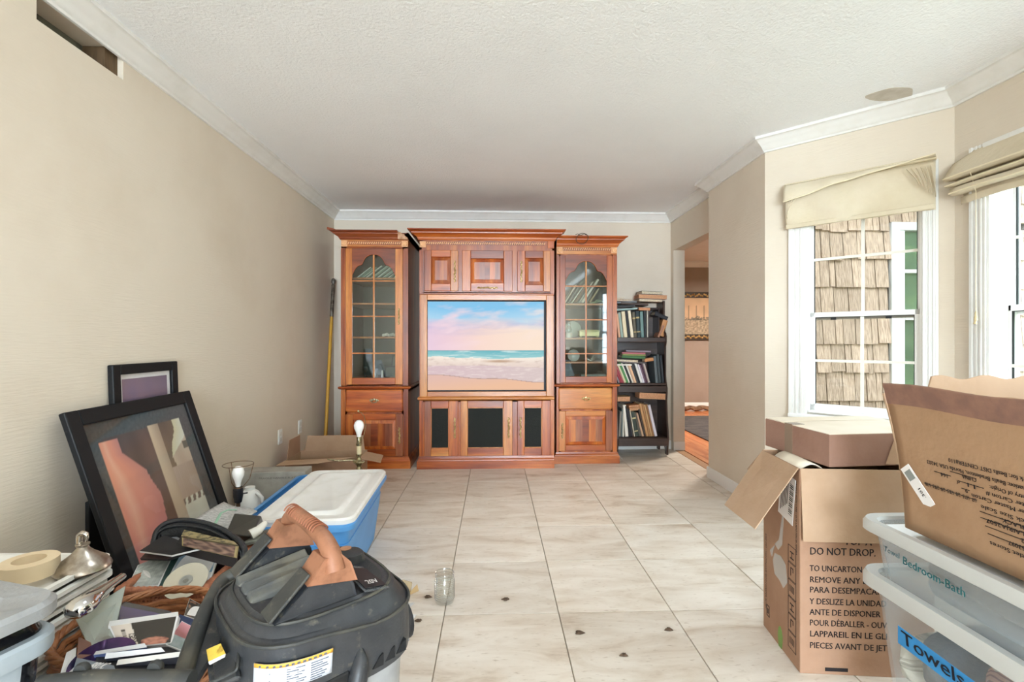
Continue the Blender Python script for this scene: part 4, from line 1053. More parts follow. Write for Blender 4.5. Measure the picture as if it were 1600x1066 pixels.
b = MB(); b.box(-.236, .268, -.018, -.006, .105, .185); b.build('shelf_front', M_DKW, BC, bevel=.004)
b = MB(); b.box(-.236, .20, .10, .295, 1.47, 1.49); b.build('shelf', M_DKW, BC, bevel=.003)
b = MB(); b.box(.205, .217, .105, .29, 1.1825, 1.49); b.build('divider', M_DKV, BC, bevel=.002)
b = MB(); b.box(-.236, .252, .285, .298, .18, 1.5); b.build('back_panel', M_DKW, BC)
CN = {'#e0a884': 'pinkish tan', '#d9c7a6': 'cream', '#9fb0a2': 'mottled grey green', '#e3d2ae': 'pale cream', '#1d1c20': 'black', '#f0e2c6': 'ivory', '#5d5646': 'olive brown', '#2d3a3c': 'dark slate', '#6f8c88': 'teal grey', '#23262a': 'charcoal', '#c7c2b4': 'light grey'}
gA = 'upright books on the top bookcase shelf'
X = 1.232
for k, (c, w_, h_, a) in enumerate([('#e0a884', .022, .24, -6), ('#9fb0a2', .026, .255, -7), ('#e3d2ae', .036, .265, -6), ('#1d1c20', .026, .27, -7), ('#f0e2c6', .028, .275, -7), ('#5d5646', .028, .26, -5), ('#2d3a3c', .034, .27, -4), ('#6f8c88', .030, .265, -3), ('#23262a', .020, .275, -2), ('#c7c2b4', .010, .28, 0)]):
    book(c, w_, .17, h_, (X + w_ / 2 + .022, 4.90, 1.1835 + abs(sin(radians(a))) * w_ / 2), Euler((0, radians(a), 0)), '%s book standing on the top shelf of the dark bookcase' % CN[c], gA, band='#b9a06a' if c in ('#2d3a3c', '#5d5646') else None)
    X += w_ / cos(radians(a)) + .0045
gB = 'leaning paperbacks on the middle bookcase shelf'
X = 1.250; rr = random.Random(11)
LB = [('#8f8a8c', 'mauve grey'), ('#9c2f3a', 'crimson'), ('#b4525a', 'faded red'), ('#d9cfa8', 'straw'), ('#4f8a4e', 'bright green'), ('#efe9da', 'white'), ('#2a2628', 'black'), ('#ece6d6', 'cream white'), ('#cfa88c', 'salmon tan'), ('#efc39a', 'peach'), ('#3c4044', 'graphite'), ('#1f1c20', 'jet black'), ('#e8e4dc', 'off white'), ('#dcd6dc', 'pale lilac'), ('#7b5c6c', 'plum'), ('#503040', 'dark plum'), ('#b9aaa2', 'taupe')]
for k, (c, nm) in enumerate(LB):
    w_ = .012 + rr.uniform(0, .008) + (.008 if k in (1, 4) else 0); a = -24 + k * .5
    h_ = .215 + rr.uniform(-.015, .012) - .0012 * k
    book(c, w_, .13, h_, (X + w_ / 2, 4.875 + rr.uniform(0, .008), .7265 + abs(sin(radians(a))) * w_ / 2), Euler((0, radians(a), 0)), '%s paperback leaning left on the middle shelf of the dark bookcase' % nm, gB)
    X += w_ / cos(radians(a)) + .0012
for k, (c, nm, h_, w_) in enumerate([('#5b6468', 'blue grey', .27, .026), ('#3f4749', 'dark grey', .285, .024), ('#2c3136', 'blackish', .28, .022)]):
    book(c, w_, .20, h_, (1.636 + k * .031, 4.862, .7285), Euler((0, radians(-5), 0)), '%s hardback at the right end of the middle bookcase shelf' % nm, 'tall hardbacks at the right end of the middle shelf')
def flat_book(c, x, y, z, L, w_, d, label, group, rz=0, tilt=0, pages_front=False):
    """lying book; long side along X, spine or page edge to the front"""
    b = book_mesh(w_, d, L, c)
    R = Matrix.Rotation(radians(rz), 4, 'Z') @ Matrix.Rotation(radians(tilt), 4, 'Y')
    M = Matrix.Translation((x, y, z + w_ / 2)) @ R @ Matrix(((0, 0, 1, -L / 2), (0, -1 if pages_front else 1, 0, d if pages_front else 0), (1, 0, 0, 0), (0, 0, 0, 1)))
    o = b.build('book', [cover(c), M_PAGET if pages_front and c in ('#c0925f', '#d3a06c', '#cc8a5c', '#2a2622', '#c99a84') else M_PAGE]); o.matrix_world = M
    return tag(o, label, 'book', group)
g = 'books lying flat in the middle of the bookcase'
flat_book('#5a5250', 1.40, 4.87, .925, .26, .016, .13, 'dark book lying lowest in the middle stack', g, 2, 2)
flat_book('#dccbb6', 1.335, 4.865, .941, .22, .020, .13, 'cream thick book lying second in the middle stack', g, -1, 3, True)
flat_book('#3e6a3c', 1.40, 4.87, .975, .24, .026, .14, 'green hardback lying in the middle stack', g, 1, 3)
flat_book('#8a8f4e', 1.405, 4.868, 1.003, .235, .014, .13, 'olive and pink book lying in the middle stack', g, 0, 2)
flat_book('#b86a72', 1.40, 4.868, 1.019, .24, .016, .13, 'rose red book lying in the middle stack', g, 1, 2)
flat_book('#8f7f8c', 1.45, 4.872, 1.040, .25, .014, .13, 'mauve magazine topmost in the middle stack', g, -3, 2)
flat_book('#c98f5e', 1.555, 4.86, .945, .09, .032, .09, 'small tan wallet-like book beside the stack on the middle shelf', g, 4, -8)
flat_book('#efe9dd', 1.30, 4.862, .9235 - .02, .16, .014, .11, 'white booklet under the middle stack', g, 0, 1)
# heap on top
g = 'books heaped on top of the bookcase'
flat_book('#a9c4c0', 1.325, 4.88, 1.462, .24, .014, .16, 'pale teal thin book sloping on the heap', g, 3, -4)
flat_book('#3a3a3c', 1.31, 4.90, 1.492, .23, .018, .16, 'black flat book at the left of the heap on top', g, 2, -2)
flat_book('#c98a60', 1.52, 4.90, 1.460, .115, .028, .13, 'orange tan small book tucked under the top board', g, -2, 3)
flat_book('#4a3a32', 1.42, 4.90, 1.514, .28, .022, .17, 'dark brown flat book in the middle of the heap on top', g, 2, 3)
flat_book('#6b6e72', 1.33, 4.90, 1.534, .22, .018, .16, 'grey flat book at the left of the heap on top', g, -4, -3)
flat_book('#b08872', 1.30, 4.92, 1.556, .20, .020, .15, 'faded brown book near the left tower on the heap', g, 3, 0, True)
flat_book('#e8e0d2', 1.275, 4.92, 1.578, .10, .016, .12, 'cream booklet on the left edge of the heap', g, -5, -2, True)
flat_book('#b39a86', 1.585, 4.90, 1.548, .24, .026, .17, 'beige hardback low in the top stack', g, 0, 2, True)
flat_book('#c99a84', 1.605, 4.895, 1.578, .29, .040, .19, 'large pink brown book in the top stack', g, -2, 2, True)
flat_book('#5a5450', 1.60, 4.90, 1.622, .22, .032, .17, 'grey covered book topmost of all on the bookcase', g, 3, 2, True)
book('#c98e5c', .05, .15, .17, (1.695, 4.915, 1.20), Euler((0, radians(16), 0)), 'orange brown book wedged behind the divider on the right', 'books wedged at the right of the top shelf')
book('#a87860', .022, .13, .13, (1.665, 4.905, 1.188), Euler((0, radians(24), 0)), 'small brown book at the foot of the wedge on the right', 'books wedged at the right of the top shelf')
flat_book('#24242a', 1.70, 4.92, 1.385, .14, .04, .14, 'black book tilted on the wedged pile on the right', 'books wedged at the right of the top shelf', 0, 24)
# bottom shelf
gC = 'books standing on the bottom bookcase shelf'
X = 1.235
LC = [('#8c8478', 'stone grey', .018, .27, 3), ('#5c6a6a', 'slate', .014, .30, 2), ('#d8d2c2', 'pale grey', .012, .27, 0), ('#efe8da', 'white curled', .030, .34, -5), ('#15141a', 'glossy black', .018, .33, -8), ('#262228', 'soft black', .016, .30, -9), ('#e9dcc4', 'cream spined', .008, .29, -10),
      ('#39443a', 'dark green patterned', .034, .265, -10), ('#5c554c', 'brown grey', .024, .265, -13), ('#c9a486', 'tan pink', .018, .26, -15), ('#4a3c34', 'dark brown', .014, .30, -13), ('#c39464', 'golden brown', .024, .36, -13), ('#b98a5c', 'ochre', .014, .36, -13), ('#d2ab7c', 'light ochre', .014, .35, -13), ('#a87a50', 'caramel', .014, .35, -13), ('#dcd6e0', 'white and lilac', .026, .345, -13)]
for c, nm, w_, h_, a in LC:
    h_ *= .93
    book(c, w_, .20, h_, (X + w_ / 2 + .01, 4.855, .1925 + abs(sin(radians(a))) * w_ / 2), Euler((0, radians(a), 0)), '%s book on the bottom shelf of the dark bookcase' % nm, gC, band='#c9b98a' if 'patterned' in nm else None)
    X += w_ / cos(radians(a)) + .0045 + (.012 if nm == 'pale grey' else 0) + (.010 if 'soft black' in nm else 0)
g = 'books lying across the bottom shelf row'
flat_book('#c0925f', 1.285, 4.86, .545, .16, .048, .15, 'tan book lying flat across the left of the bottom row', g, 0, 0, True)
flat_book('#d3a06c', 1.43, 4.86, .455, .15, .026, .13, 'light tan book lying across the green patterned one', g, 0, -5, True)
flat_book('#cc8a5c', 1.42, 4.86, .484, .14, .024, .13, 'orange tan book topmost of the pair across the bottom row', g, 0, -4, True)
flat_book('#2a2622', 1.585, 4.845, .565, .27, .066, .17, 'thick old black-backed book with tan pages lying on the bottom row', g, 0, 3, True)

# yellow pole leaning in the corner
t = thing('extension_pole', 'yellow extension pole with grey ferrule leaning in the corner beside the left cherry cabinet', 'pole', (-1.575, 4.60, 0))
A = Vector((-1.575, 4.60, .002)); B_ = Vector((-1.637, 5.06, 1.79))
def L_(k): return tuple(A + (B_ - A) * k)
b = MB(); b.tube([L_(0), L_(.78)], .0155, 12); b.build('shaft', pm('yellow_pole_paint', '#c9962e', .45, var=(8, '#b58a3a', .45, .7)), t, world=True, smooth=60)
b = MB(); b.tube([L_(.775), L_(.78), L_(.96), L_(.965)], [.014, .018, .018, .013], 12); b.build('ferrule', pm('grey_metal_worn', '#7c7468', .5, .6, var=(20, '#4c443a', .45, .6)), t, world=True, smooth=40)
b = MB(); b.tube([L_(.965), L_(.975), L_(.985), L_(.995), L_(1.0)], [.012, .021, .022, .018, .006], 10); b.build('tip', pm('grey_metal_tip', '#6a645c', .5, .5), t, world=True, smooth=40)
# ---------------------------------------------------------------- boxes and tubs at the right
def cardboard(name, h, h2):
    return pm(name, h, .85, var=(5, h2, .42, .7), bump=(60, .12), spec=.2)
M_CB = cardboard('cardboard', '#a88a70', '#9e7e64'); M_CBL = cardboard('cardboard_inside', '#b99c82', '#ae9074'); M_CBP = cardboard('cardboard_pinkish', '#ab8870', '#a07c64')
M_CBTOP = pm('window_lit_cardboard', '#e8dccb', .8, var=(3, '#dccdb8', .4, .7))  # window light on the carton top painted into the colour
M_INK = pm('black_print_ink', '#1c1518', .8); M_TAPE = pm('packing_tape', '#b39b85', .2, alpha=.55); M_TAPEC = pm('clear_peeled_tape', '#e6e2de', .15, alpha=.42)
M_LAB = pm('white_label', '#e9e6e4', .6)

# tall appliance carton
A = Vector((1.058, 1.657, 0)); ang = radians(-6.3)
t = thing('appliance_carton', 'tall brown carton printed DO NOT DROP with two flaps folded out', 'box', tuple(A), ang)
Wd, Dp, Ht, th = .44, .288, .707, .004
def wallbox(name, x0, x1, y0, y1, z0, z1, mat=M_CB):
    b = MB(); b.box(x0, x1, y0, y1, z0, z1); return b.build(name, mat, t, bevel=.0012)
wallbox('front_panel', 0, Wd, 0, th, 0.0, Ht, M_CBP); wallbox('back_panel', 0, Wd, Dp - th, Dp, 0, Ht); wallbox('left_panel', 0, th, th, Dp - th, 0, Ht, M_CBP); wallbox('right_panel', Wd - th, Wd, th, Dp - th, 0, Ht); wallbox('base', th, Wd - th, th, Dp - th, 0, th)
b = MB(); b.panel((-.002, .003, Ht), (-.132, .04, .478), (-.150, .292, .480), (-.002, Dp - .002, Ht), .004); b.build('flap', M_CBL, t, bevel=.001, label='side flap hanging out to the left')
b = MB(); b.panel((.0015, -.002, Ht + .002), (.0015, -.020, .463), (Wd, -.020, .463), (Wd, -.002, Ht + .002), .004); b.build('flap', M_CBL, t, bevel=.001, label='front flap folded down over the printed panel')
b = MB(); b.panel((.0, Dp, Ht), (.0, Dp + .16, Ht - .12), (Wd, Dp + .16, Ht - .12), (Wd, Dp, Ht), .004); b.build('flap', M_CBL, t)
b = MB(); b.lathe([(.02, 0), (.032, 0), (.032, .14), (.02, .14)], 20, (.02, .09, Ht - .03), Euler((radians(-62), 0, radians(-75))).to_matrix(), cap=False)
b = MB(); b.grid(lambda u, v: (.006 + .10 * u, .03 + v * .20, Ht - .02 + .03 * sin(u * pi)), 10, 3); b.build('foam_edge', pm('cream_foam', '#e6dcc8', .9), t, smooth=60, solid=.004)
MF = Matrix.Identity(4)
for txt, cap, wd_, z in [('TOP A', .026, .09, .449), ('DO NOT DROP.', .025, .214, .412), ('TO UNCARTON', .0205, .172, .355), ('REMOVE ANY LITTLE', .0205, .252, .316), ('PARA DESEMPACAR', .0205, .236, .281), ('Y DESLIZE LA UNIDAD', .0205, .252, .241), ('ANTE DE DISPONER', .0205, .233, .204), ('POUR D\u00c9BALLER - OUV', .0205, .252, .167), ('LAPPAREIL EN LE GLI', .0205, .252, .129), ('PIECES AVANT DE JET', .0205, .252, .089)]:
    line('lettering', txt, cap, wd_, M_INK, t, MF, .031 if txt != 'TOP A' else .145, z)
b = MB(); b.box(.083, .158, -.0012, .0, .012, .024); b.build('printed_bar', M_INK, t)
ML = frameM((0, Dp, 0), (0, -1, 0), (0, 0, 1))      # left face: u from the far edge to the near edge
def on(b, M, u0, u1, z0, z1, d=.0008): b.T = M; b.box(u0, u1, -d, 0, z0, z1); b.T = None
b = MB(); T = ML @ Matrix.Translation((.175, -.001, .50)) @ Matrix.Rotation(radians(8), 4, 'Y'); b.T = T; b.box(-.045, .065, -.0012, 0, .0, .17); b.build('shipping_label', M_LAB, t)
b = MB(); b.T = T
for k in range(16): b.box(.030 + .0, .055, -.0016, -.0012, .03 + k * .0075, .03 + k * .0075 + (.004 if k % 3 else .002))
for k in range(5): b.box(-.03 + k * .011, -.026 + k * .011, -.0016, -.0012, .02 + .01 * k, .11 + .008 * k)
b.build('label_print', M_INK, t, kind='stuff')
# row of handling pictograms down the near edge
for k in range(6):
    z0 = .045 + k * .062; b = MB(); b.T = ML
    u0, u1 = .205, .262
    for q in ((u0, u1, z0, z0 + .0015), (u0, u1, z0 + .058, z0 + .0595), (u0, u0 + .002, z0, z0 + .059), (u1 - .002, u1, z0, z0 + .059)): b.box(q[0], q[1], -.0008, 0, q[2], q[3])
    s = (k % 3)
    if s == 0:
        for j in range(4): b.box(u0 + .012 + j * .009, u0 + .015 + j * .009, -.0008, 0, z0 + .018, z0 + .042)
    elif s == 1:
        b.box(u0 + .018, u0 + .021, -.0008, 0, z0 + .015, z0 + .045); b.box(u0 + .018, u0 + .036, -.0008, 0, z0 + .042, z0 + .045); b.box(u0 + .034, u0 + .037, -.0008, 0, z0 + .03, z0 + .045)
    else:
        b.box(u0 + .014, u0 + .04, -.0008, 0, z0 + .014, z0 + .018); b.box(u0 + .014, u0 + .04, -.0008, 0, z0 + .036, z0 + .040); b.box(u0 + .025, u0 + .028, -.0008, 0, z0 + .014, z0 + .040)
    b.build('pictogram', M_INK, t, kind='stuff')
MV = ML @ Matrix.Translation((.075, 0, .26)) @ Matrix.Rotation(radians(90), 4, 'Y')
line('lettering', 'KEEP DRY / MANTENGASE SECO / GARDER AU SEC', .009, .30, M_INK, t, MV, -.12, -.055)
MV = ML @ Matrix.Translation((.265, 0, .66)) @ Matrix.Rotation(radians(90), 4, 'Y')
line('lettering', 'HANDLE WITH CARE / ESTE LADO HACIA ARRIBA', .010, .26, M_INK, t, MV, 0, -.006)
b = MB(); b.T = ML; b.box(.03, .055, -.0008, 0, .06, .063); b.box(.03, .055, -.0008, 0, .10, .103); b.box(.03, .032, -.0008, 0, .06, .103); b.box(.053, .055, -.0008, 0, .06, .103); b.box(.038, .046, -.0008, 0, .07, .09); b.build('printed_mark', M_INK, t, kind='stuff')
def smear(M, u, z, r, rz, name, mat, seed):
    b = MB(); b.T = M
    pts = [(u + r * cos(a) * (1 + .35 * noise.noise(Vector((cos(a) * 2, sin(a) * 2, seed)))), z + rz * sin(a) * (1 + .3 * noise.noise(Vector((cos(a) * 2, sin(a) * 2, seed + 5))))) for a in [2 * pi * k / 22 for k in range(22)]]
    b.prism(pts, -.0012, -.0004, 'y'); return b.build(name, mat, t)
b = MB(); b.T = ML
b.prism([(.085, .30), (.10, .335), (.15, .345), (.185, .33), (.20, .27), (.17, .235), (.14, .25), (.10, .255)], -.0012, -.0004, 'y'); b.build('peeled_tape', M_TAPEC, t)
b = MB(); b.T = ML; b.prism([(.10, .37), (.135, .40), (.16, .50), (.172, .50), (.16, .39), (.13, .36)], -.0012, -.0004, 'y'); b.build('peeled_tape', M_TAPEC, t)
b = MB(); b.T = ML; b.prism([(.06, .33), (.10, .365), (.075, .31)], -.0012, -.0004, 'y'); b.build('peeled_tape', M_TAPEC, t)
smear(ML, .145, .035, .018, .045, 'paint_smear', pm('green_spray', '#8fb05f', .7, alpha=.7), 4)

# shallow flat carton lying on it
t = thing('flat_carton', 'shallow brown carton lying on top of the tall DO NOT DROP carton', 'box', (1.155, 1.646, .714), radians(3.7))
Wd, Dp, h0 = .46, .36, .115
b = MB(); b.box(0, Wd, 0, Dp, 0, h0 - .003); b.build('body', cardboard('cardboard_mauve', '#9c7a6a', '#926f5f'), t, bevel=.002)
b = MB(); b.box(.001, Wd, .001, Dp * .72, h0 - .003, h0); b.build('lid', M_CBTOP, t, bevel=.001)
b = MB(); b.box(.003, Wd, Dp * .74, Dp, h0 - .003, h0 + .0015); b.build('lid_flap', M_CBTOP, t, bevel=.001)
b = MB(); b.box(-.001, .0, .19, .235, -.002, h0 + .0005); b.box(-.001, .05, .19, .235, h0, h0 + .001); b.build('clear_tape', M_TAPE, t, bevel=.0004)
b = MB(); b.panel((.205, -.006, .008), (.232, -.03, .012), (.262, -.012, .105), (.248, -.002, .108), .003); b.build('tucked_flap', M_CBL, t)
b = MB(); b.box(.25, .262, -.003, .002, .002, .1); b.build('slot', pm('dark_slot', '#4a3a32', .9), t)

# translucent storage tubs
M_TUB = haze_plastic('cloudy_tub', '#d3dade', .16, .25); M_TUB2 = haze_plastic('frosted_tub', '#d3dade', .30, .3); M_RIM = haze_plastic('tub_rim', '#cfd0cc', .82, .4); M_RIM0 = pm('tub_rim_solid', '#d6d5cf', .4, trans=.0)
def rrect(x0, x1, y0, y1, r, z, n=6):
    pts = []
    for cx, cy, a0 in ((x1 - r, y1 - r, 0), (x0 + r, y1 - r, 90), (x0 + r, y0 + r, 180), (x1 - r, y0 + r, 270)):
        for k in range(n + 1):
            a = radians(a0 + 90 * k / n); pts.append((cx + r * cos(a), cy + r * sin(a), z))
    return pts
def inset(x0, x1, y0, y1, d): return x0 + d, x1 - d, y0 + d, y1 - d
def tub(label, X0, X1, Y0, Y1, z0, z1, loc, mat_body, mat_rim, taper=.03, rim=.022, rimh=.03, r=.05):
    t = thing('storage_tub', label, 'storage tub', loc)
    q = (X0 - loc[0], X1 - loc[0], Y0 - loc[1], Y1 - loc[1]); z0 -= loc[2]; z1 -= loc[2]
    b = MB(); b.loft([rrect(*inset(*q, rim + taper), r, z0), rrect(*inset(*q, rim + taper - .004), r, z0 + .006), rrect(*inset(*q, rim + .004), r, z1 - rimh), rrect(*inset(*q, rim), r, z1 - rimh + .004), rrect(*inset(*q, rim), r, z1 - .004),
        rrect(*inset(*q, rim + .004), r, z1 - .004), rrect(*inset(*q, rim + .008), r, z1 - rimh), rrect(*inset(*q, rim + taper + .004), r, z0 + .008)])
    b.build('body', mat_body, t, smooth=40)
    b = MB(); rr_ = [rrect(*inset(*q, rim + .001), r, z1 - .012), rrect(*inset(*q, .004), r + .01, z1 - rimh), rrect(*inset(*q, 0), r + .012, z1 - rimh + .003), rrect(*inset(*q, 0), r + .012, z1 - rimh * .35), rrect(*inset(*q, .006), r + .01, z1), rrect(*inset(*q, rim + .004), r, z1 - .002), rrect(*inset(*q, rim + .006), r, z1 - .012)]
    b.loft(rr_ + [rr_[0]], cap=False); b.build('rim', mat_rim, t, smooth=40)
    return t
TL = tub('cloudy clear storage tub on the floor, lower one, with a blue tape label reading Towels', 1.085, 1.56, .72, 1.445, 0.002, .478, (1.32, 1.08, 0), M_TUB, M_RIM, .045, .026, .042)
TU = tub('cloudy clear storage tub stacked on top, marked Bedroom-Bath in teal pen', 1.085, 1.56, .72, 1.445, .455, .630, (1.32, 1.08, .455), M_TUB2, M_RIM, .022, .024, .034)
b = MB(); b.box(-.20, .20, -.32, .32, .152, .156); b.build('inner_lid', pm('white_inner_sheet', '#eef0f0', .5), TU, bevel=.002)
MS = frameM((1.112 - 1.32, 1.40 - 1.08, 0), (0, -1, 0), (0, 0, 1))
M_TEAL = pm('teal_marker', '#3a8f96', .6)
T_ = MS @ Matrix.Translation((0, -.002, 0)) 
line('lettering', 'Towel', .015, .052, pm('faded_teal_marker', '#6d8f98', .7), TU, T_, .045, .098, label='faded teal handwriting')
line('lettering', 'Bedroom-Bath', .021, .175, M_TEAL, TU, T_, .108, .090)
# contents seen through the plastic
def folded(name, label, cat, c, s, mats, loc, n=3, seed=0):
    tt = thing(name, label, cat, loc)
    for k in range(n):
        b = MB(); z0 = s[2] * k / n
        def fn(u, v, z0=z0, k=k):
            a = 2 * pi * v; hx = s[0] / 2; hy = s[1] / 2
            ca, sa = cos(a), sin(a); e = .35
            w_ = (abs(sin(pi * u)) ** .25) if 0 < u < 1 else 0.001
            return (hx * (2 * u - 1), hy * (abs(ca) ** e) * (1 if ca > 0 else -1) * w_, z0 + s[2] / n * .5 + s[2] / n * .49 * (abs(sa) ** e) * (1 if sa > 0 else -1) * w_ + .003 * noise.noise(Vector((u * 9, v * 6, seed + k))))
        b.grid(fn, 16, 20); b.build('fold', mats[k % len(mats)], tt, smooth=60)
    return tt
def pattern_towel(name, a, b2, c, sc):
    m, nt, bs = nodes(name); N = nt.nodes.new; L = nt.links.new
    tc = N('ShaderNodeTexCoord'); v = N('ShaderNodeTexVoronoi'); v.inputs['Scale'].default_value = sc; L(tc.outputs['Object'], v.inputs[0])
    w_ = N('ShaderNodeTexWave'); w_.inputs['Scale'].default_value = sc * 1.6; w_.inputs['Distortion'].default_value = 3; L(tc.outputs['Object'], w_.inputs[0])
    cr = N('ShaderNodeValToRGB'); cr.color_ramp.interpolation = 'CONSTANT'; e = cr.color_ramp.elements; e[0].color = hexc(a); e[1].position = .45; e[1].color = hexc(b2); k = e.new(.75); k.color = hexc(c)
    sp = N('ShaderNodeSeparateColor'); L(v.outputs['Color'], sp.inputs[0]); L(sp.outputs[0], cr.inputs[0])
    x = N('ShaderNodeMix'); x.data_type = 'RGBA'; x.inputs[7].default_value = hexc('#8a4a48'); r = N('ShaderNodeMapRange'); r.inputs[1].default_value = .72; r.inputs[2].default_value = .78; r.inputs[4].default_value = .7
    L(w_.outputs[1], r.inputs[0]); L(r.outputs[0], x.inputs[0]); L(cr.outputs[0], x.inputs[6]); L(x.outputs[2], bs.inputs['Base Color']); bs.inputs['Roughness'].default_value = .95
    return m
M_TWP = pattern_towel('printed_towel', '#e2a98c', '#ecd9c2', '#a85e5a', 14)
M_TWG = pm('grey_towel', '#5b5f63', .95, bump=(60, .5)); M_TWS = pm('striped_towel', '#d8cfbd', .95, var=(4, '#8f8878', .5, .6), stretch=(1, 1, 12), bump=(60, .4)); M_TWB = pm('blue_grey_cloth', '#8d99a6', .95, bump=(40, .4))
folded('folded_towel', 'pinkish printed towels folded inside the lower tub behind the blue tape', 'towel', 0, (.34, .36, .36), [M_TWP], (1.32, 1.005, .012), 3, 1)
folded('folded_towel', 'grey towel folded at the far end inside the lower tub', 'towel', 0, (.34, .11, .36), [M_TWG], (1.32, 1.26, .012), 2, 5)
folded('folded_towel', 'cream striped towel against the far wall inside the lower tub', 'towel', 0, (.33, .055, .30), [M_TWS], (1.32, 1.355, .012), 2, 9)
folded('folded_cloth', 'blue grey linen folded inside the upper tub', 'linen', 0, (.36, .56, .085), [M_TWB, M_TWG], (1.325, 1.08, .466), 2, 12)
# blue tape label
MT = frameM((1.112 - 1.32 + .003, 1.40 - 1.08, 0), (0, -1, 0), (-.045 / .44 * -1 * -1, 0, 1))
b = MB(); b.T = MT @ Matrix.Rotation(radians(1), 4, 'Y'); b.prism([(.13, .352), (.135, .402), (.50, .398), (.50, .350)], -.006, -.005, 'y'); b.build('tape_label', pm('blue_masking_tape', '#2f8fd0', .6, var=(10, '#2784c4', .4, .6)), TL, label='blue tape label')
line('lettering', 'Towels S', .034, .215, pm('marker_black', '#161a2a', .6), TL, MT @ Matrix.Translation((0, -.0062, 0)), .150, .360)

# big open carton on the tubs
t = thing('open_carton', 'big open brown carton with upside-down shipping print, resting on the upper tub', 'box', (1.14, 1.05, .632))
MATS[t.name] = Matrix.Translation((1.14, 1.05, .632))
M_CBO = cardboard('cardboard_ochre', '#ab8a6c', '#a07e60')
b = MB()
def side(u, v):    # bowed printed side, leaning outwards at the top
    y = 1.316 + .012 * v - u * .58 - .0 * v
    x = 1.142 - .030 * v - .026 * v * v + .006 * sin(pi * v)
    zt = 1.030 + .004 * sin(u * 9)
    return (x, y, .633 + v * (zt - .633))
b.grid(side, 24, 12); b.build('printed_side', M_CBO, t, world=True, smooth=60, solid=.005)
b = MB(); b.grid(lambda u, v: (side(0, v)[0] + u * (.40 + .02 * v) , side(0, v)[1] + .002, .633 + v * (.37 + (.045 if u > .30 else .0) + (.006 * sin(u * 20)))), 30, 8); b.build('end_panel', M_CBL, t, world=True, solid=.005)
b = MB(); b.grid(lambda u, v: (1.555 + .02 * v, 1.316 - u * .58, .633 + v * .385), 10, 4); b.build('far_side', M_CBL, t, world=True, solid=.005)
b = MB(); b.grid(lambda u, v: (1.145 + u * .41, 1.316 - .58, .633 + v * .37), 10, 4); b.build('near_panel', M_CBL, t, world=True, solid=.005)
b = MB(); b.box(1.145, 1.555, .74, 1.31, .632, .637); b.build('base', M_CBL, t, world=True)
b = MB(); b.grid(lambda u, v: (side(u, 1)[0] + .02 + .05 * v, side(u, 1)[1] - .002, 1.022 - .07 * v + .006 * sin(u * 14)), 20, 3); b.build('inner_flap', M_CBL, t, world=True, solid=.004)
b = MB(); b.grid(lambda u, v: (side(u, .86 + .145 * v)[0] - .0032, side(u, .9)[1], side(u, .86 + .145 * v)[2] + .001), 24, 3)
b.build('edge_tape', pm('brown_packing_tape', '#a07868', .3, var=(18, '#8d6a5e', .4, .6), alpha=.75), t, world=True, smooth=60)
# the print reads upside down: start at the near end, running away from the camera
def upM(yy, z):
    v = (z - .633) / .397
    x = 1.142 - .030 * v - .026 * v * v + .006 * sin(pi * v) - .0036
    uz = Vector((.052, 0, -.397)).normalized()
    return Matrix.Translation((-1.14, -1.05, -.632)) @ frameM((x, yy, z), (0, 1, 0), uz)
LN = [('Mark for: Bealls DIST CENTER#110', .858, .975, .19), ('Destination: Bealls Bradenton, Florida USA 34203', .838, .965, .263), ('Country of Origin:', .819, .972, .098), ('CHINA', .826, 1.10, .035), ('Master Carton #', .802, .975, .105), ('11', .809, 1.10, .018), ('of', .808, 1.143, .008), ('164', .815, 1.172, .018),
      ('Pcs Per Master Carton', .786, .965, .15), ('9', .793, 1.125, .006), ('Pack Size Scale', .766, .985, .11), ('1/7  1/7.5  2/8  1/8.5  2/9  2/9.5  1/10', .777, 1.105, .135), ('Color:', .748, .945, .04), ('BLACK', .752, 1.0, .05), ('Style:', .734, .945, .04), ('BLAIRJA2507', .738, .995, .09), ('502', .722, .99, .022), ('16653097', .706, .985, .052), ('Outlet Stores', .688, .985, .095)]
for s_, z, yy, wd_ in LN:
    line('lettering', s_, .0098, wd_, M_INK, t, upM(yy, z - .004), 0, -.008)
b = MB()
for z, y0, y1 in ((.842, 1.10, 1.165), (.824, 1.085, 1.145), (.830, 1.165, 1.21), (.808, 1.12, 1.14), (.790, 1.105, 1.245), (.766, .99, 1.10), (.752, .985, 1.10), (.736, .98, 1.09), (.720, .975, 1.085)):
    v = (z - .633) / .397; x = 1.142 - .030 * v - .026 * v * v + .006 * sin(pi * v) - .0040
    b.box(x, x + .0012, y0, y1, z - .0135, z - .0122)
b.build('underlines', M_INK, t, world=True, kind='stuff')
Ms = upM(1.268, .762); b = MB(); b.T = Ms @ Matrix.Rotation(radians(52), 4, 'Y'); b.box(-.056, .056, -.0012, 0, -.018, .018); b.build('price_sticker', M_LAB, t, label='white sticker stuck aslant')
b = MB(); b.T = Ms @ Matrix.Rotation(radians(52), 4, 'Y'); b.box(.018, .044, -.0018, -.0012, -.012, .012)
b.build('sticker_code', pm('grey_print', '#8a8f8c', .8), t)
line('lettering', '.301', .009, .026, M_INK, t, Ms @ Matrix.Rotation(radians(52), 4, 'Y') @ Matrix.Translation((0, -.0012, 0)), -.034, -.006)
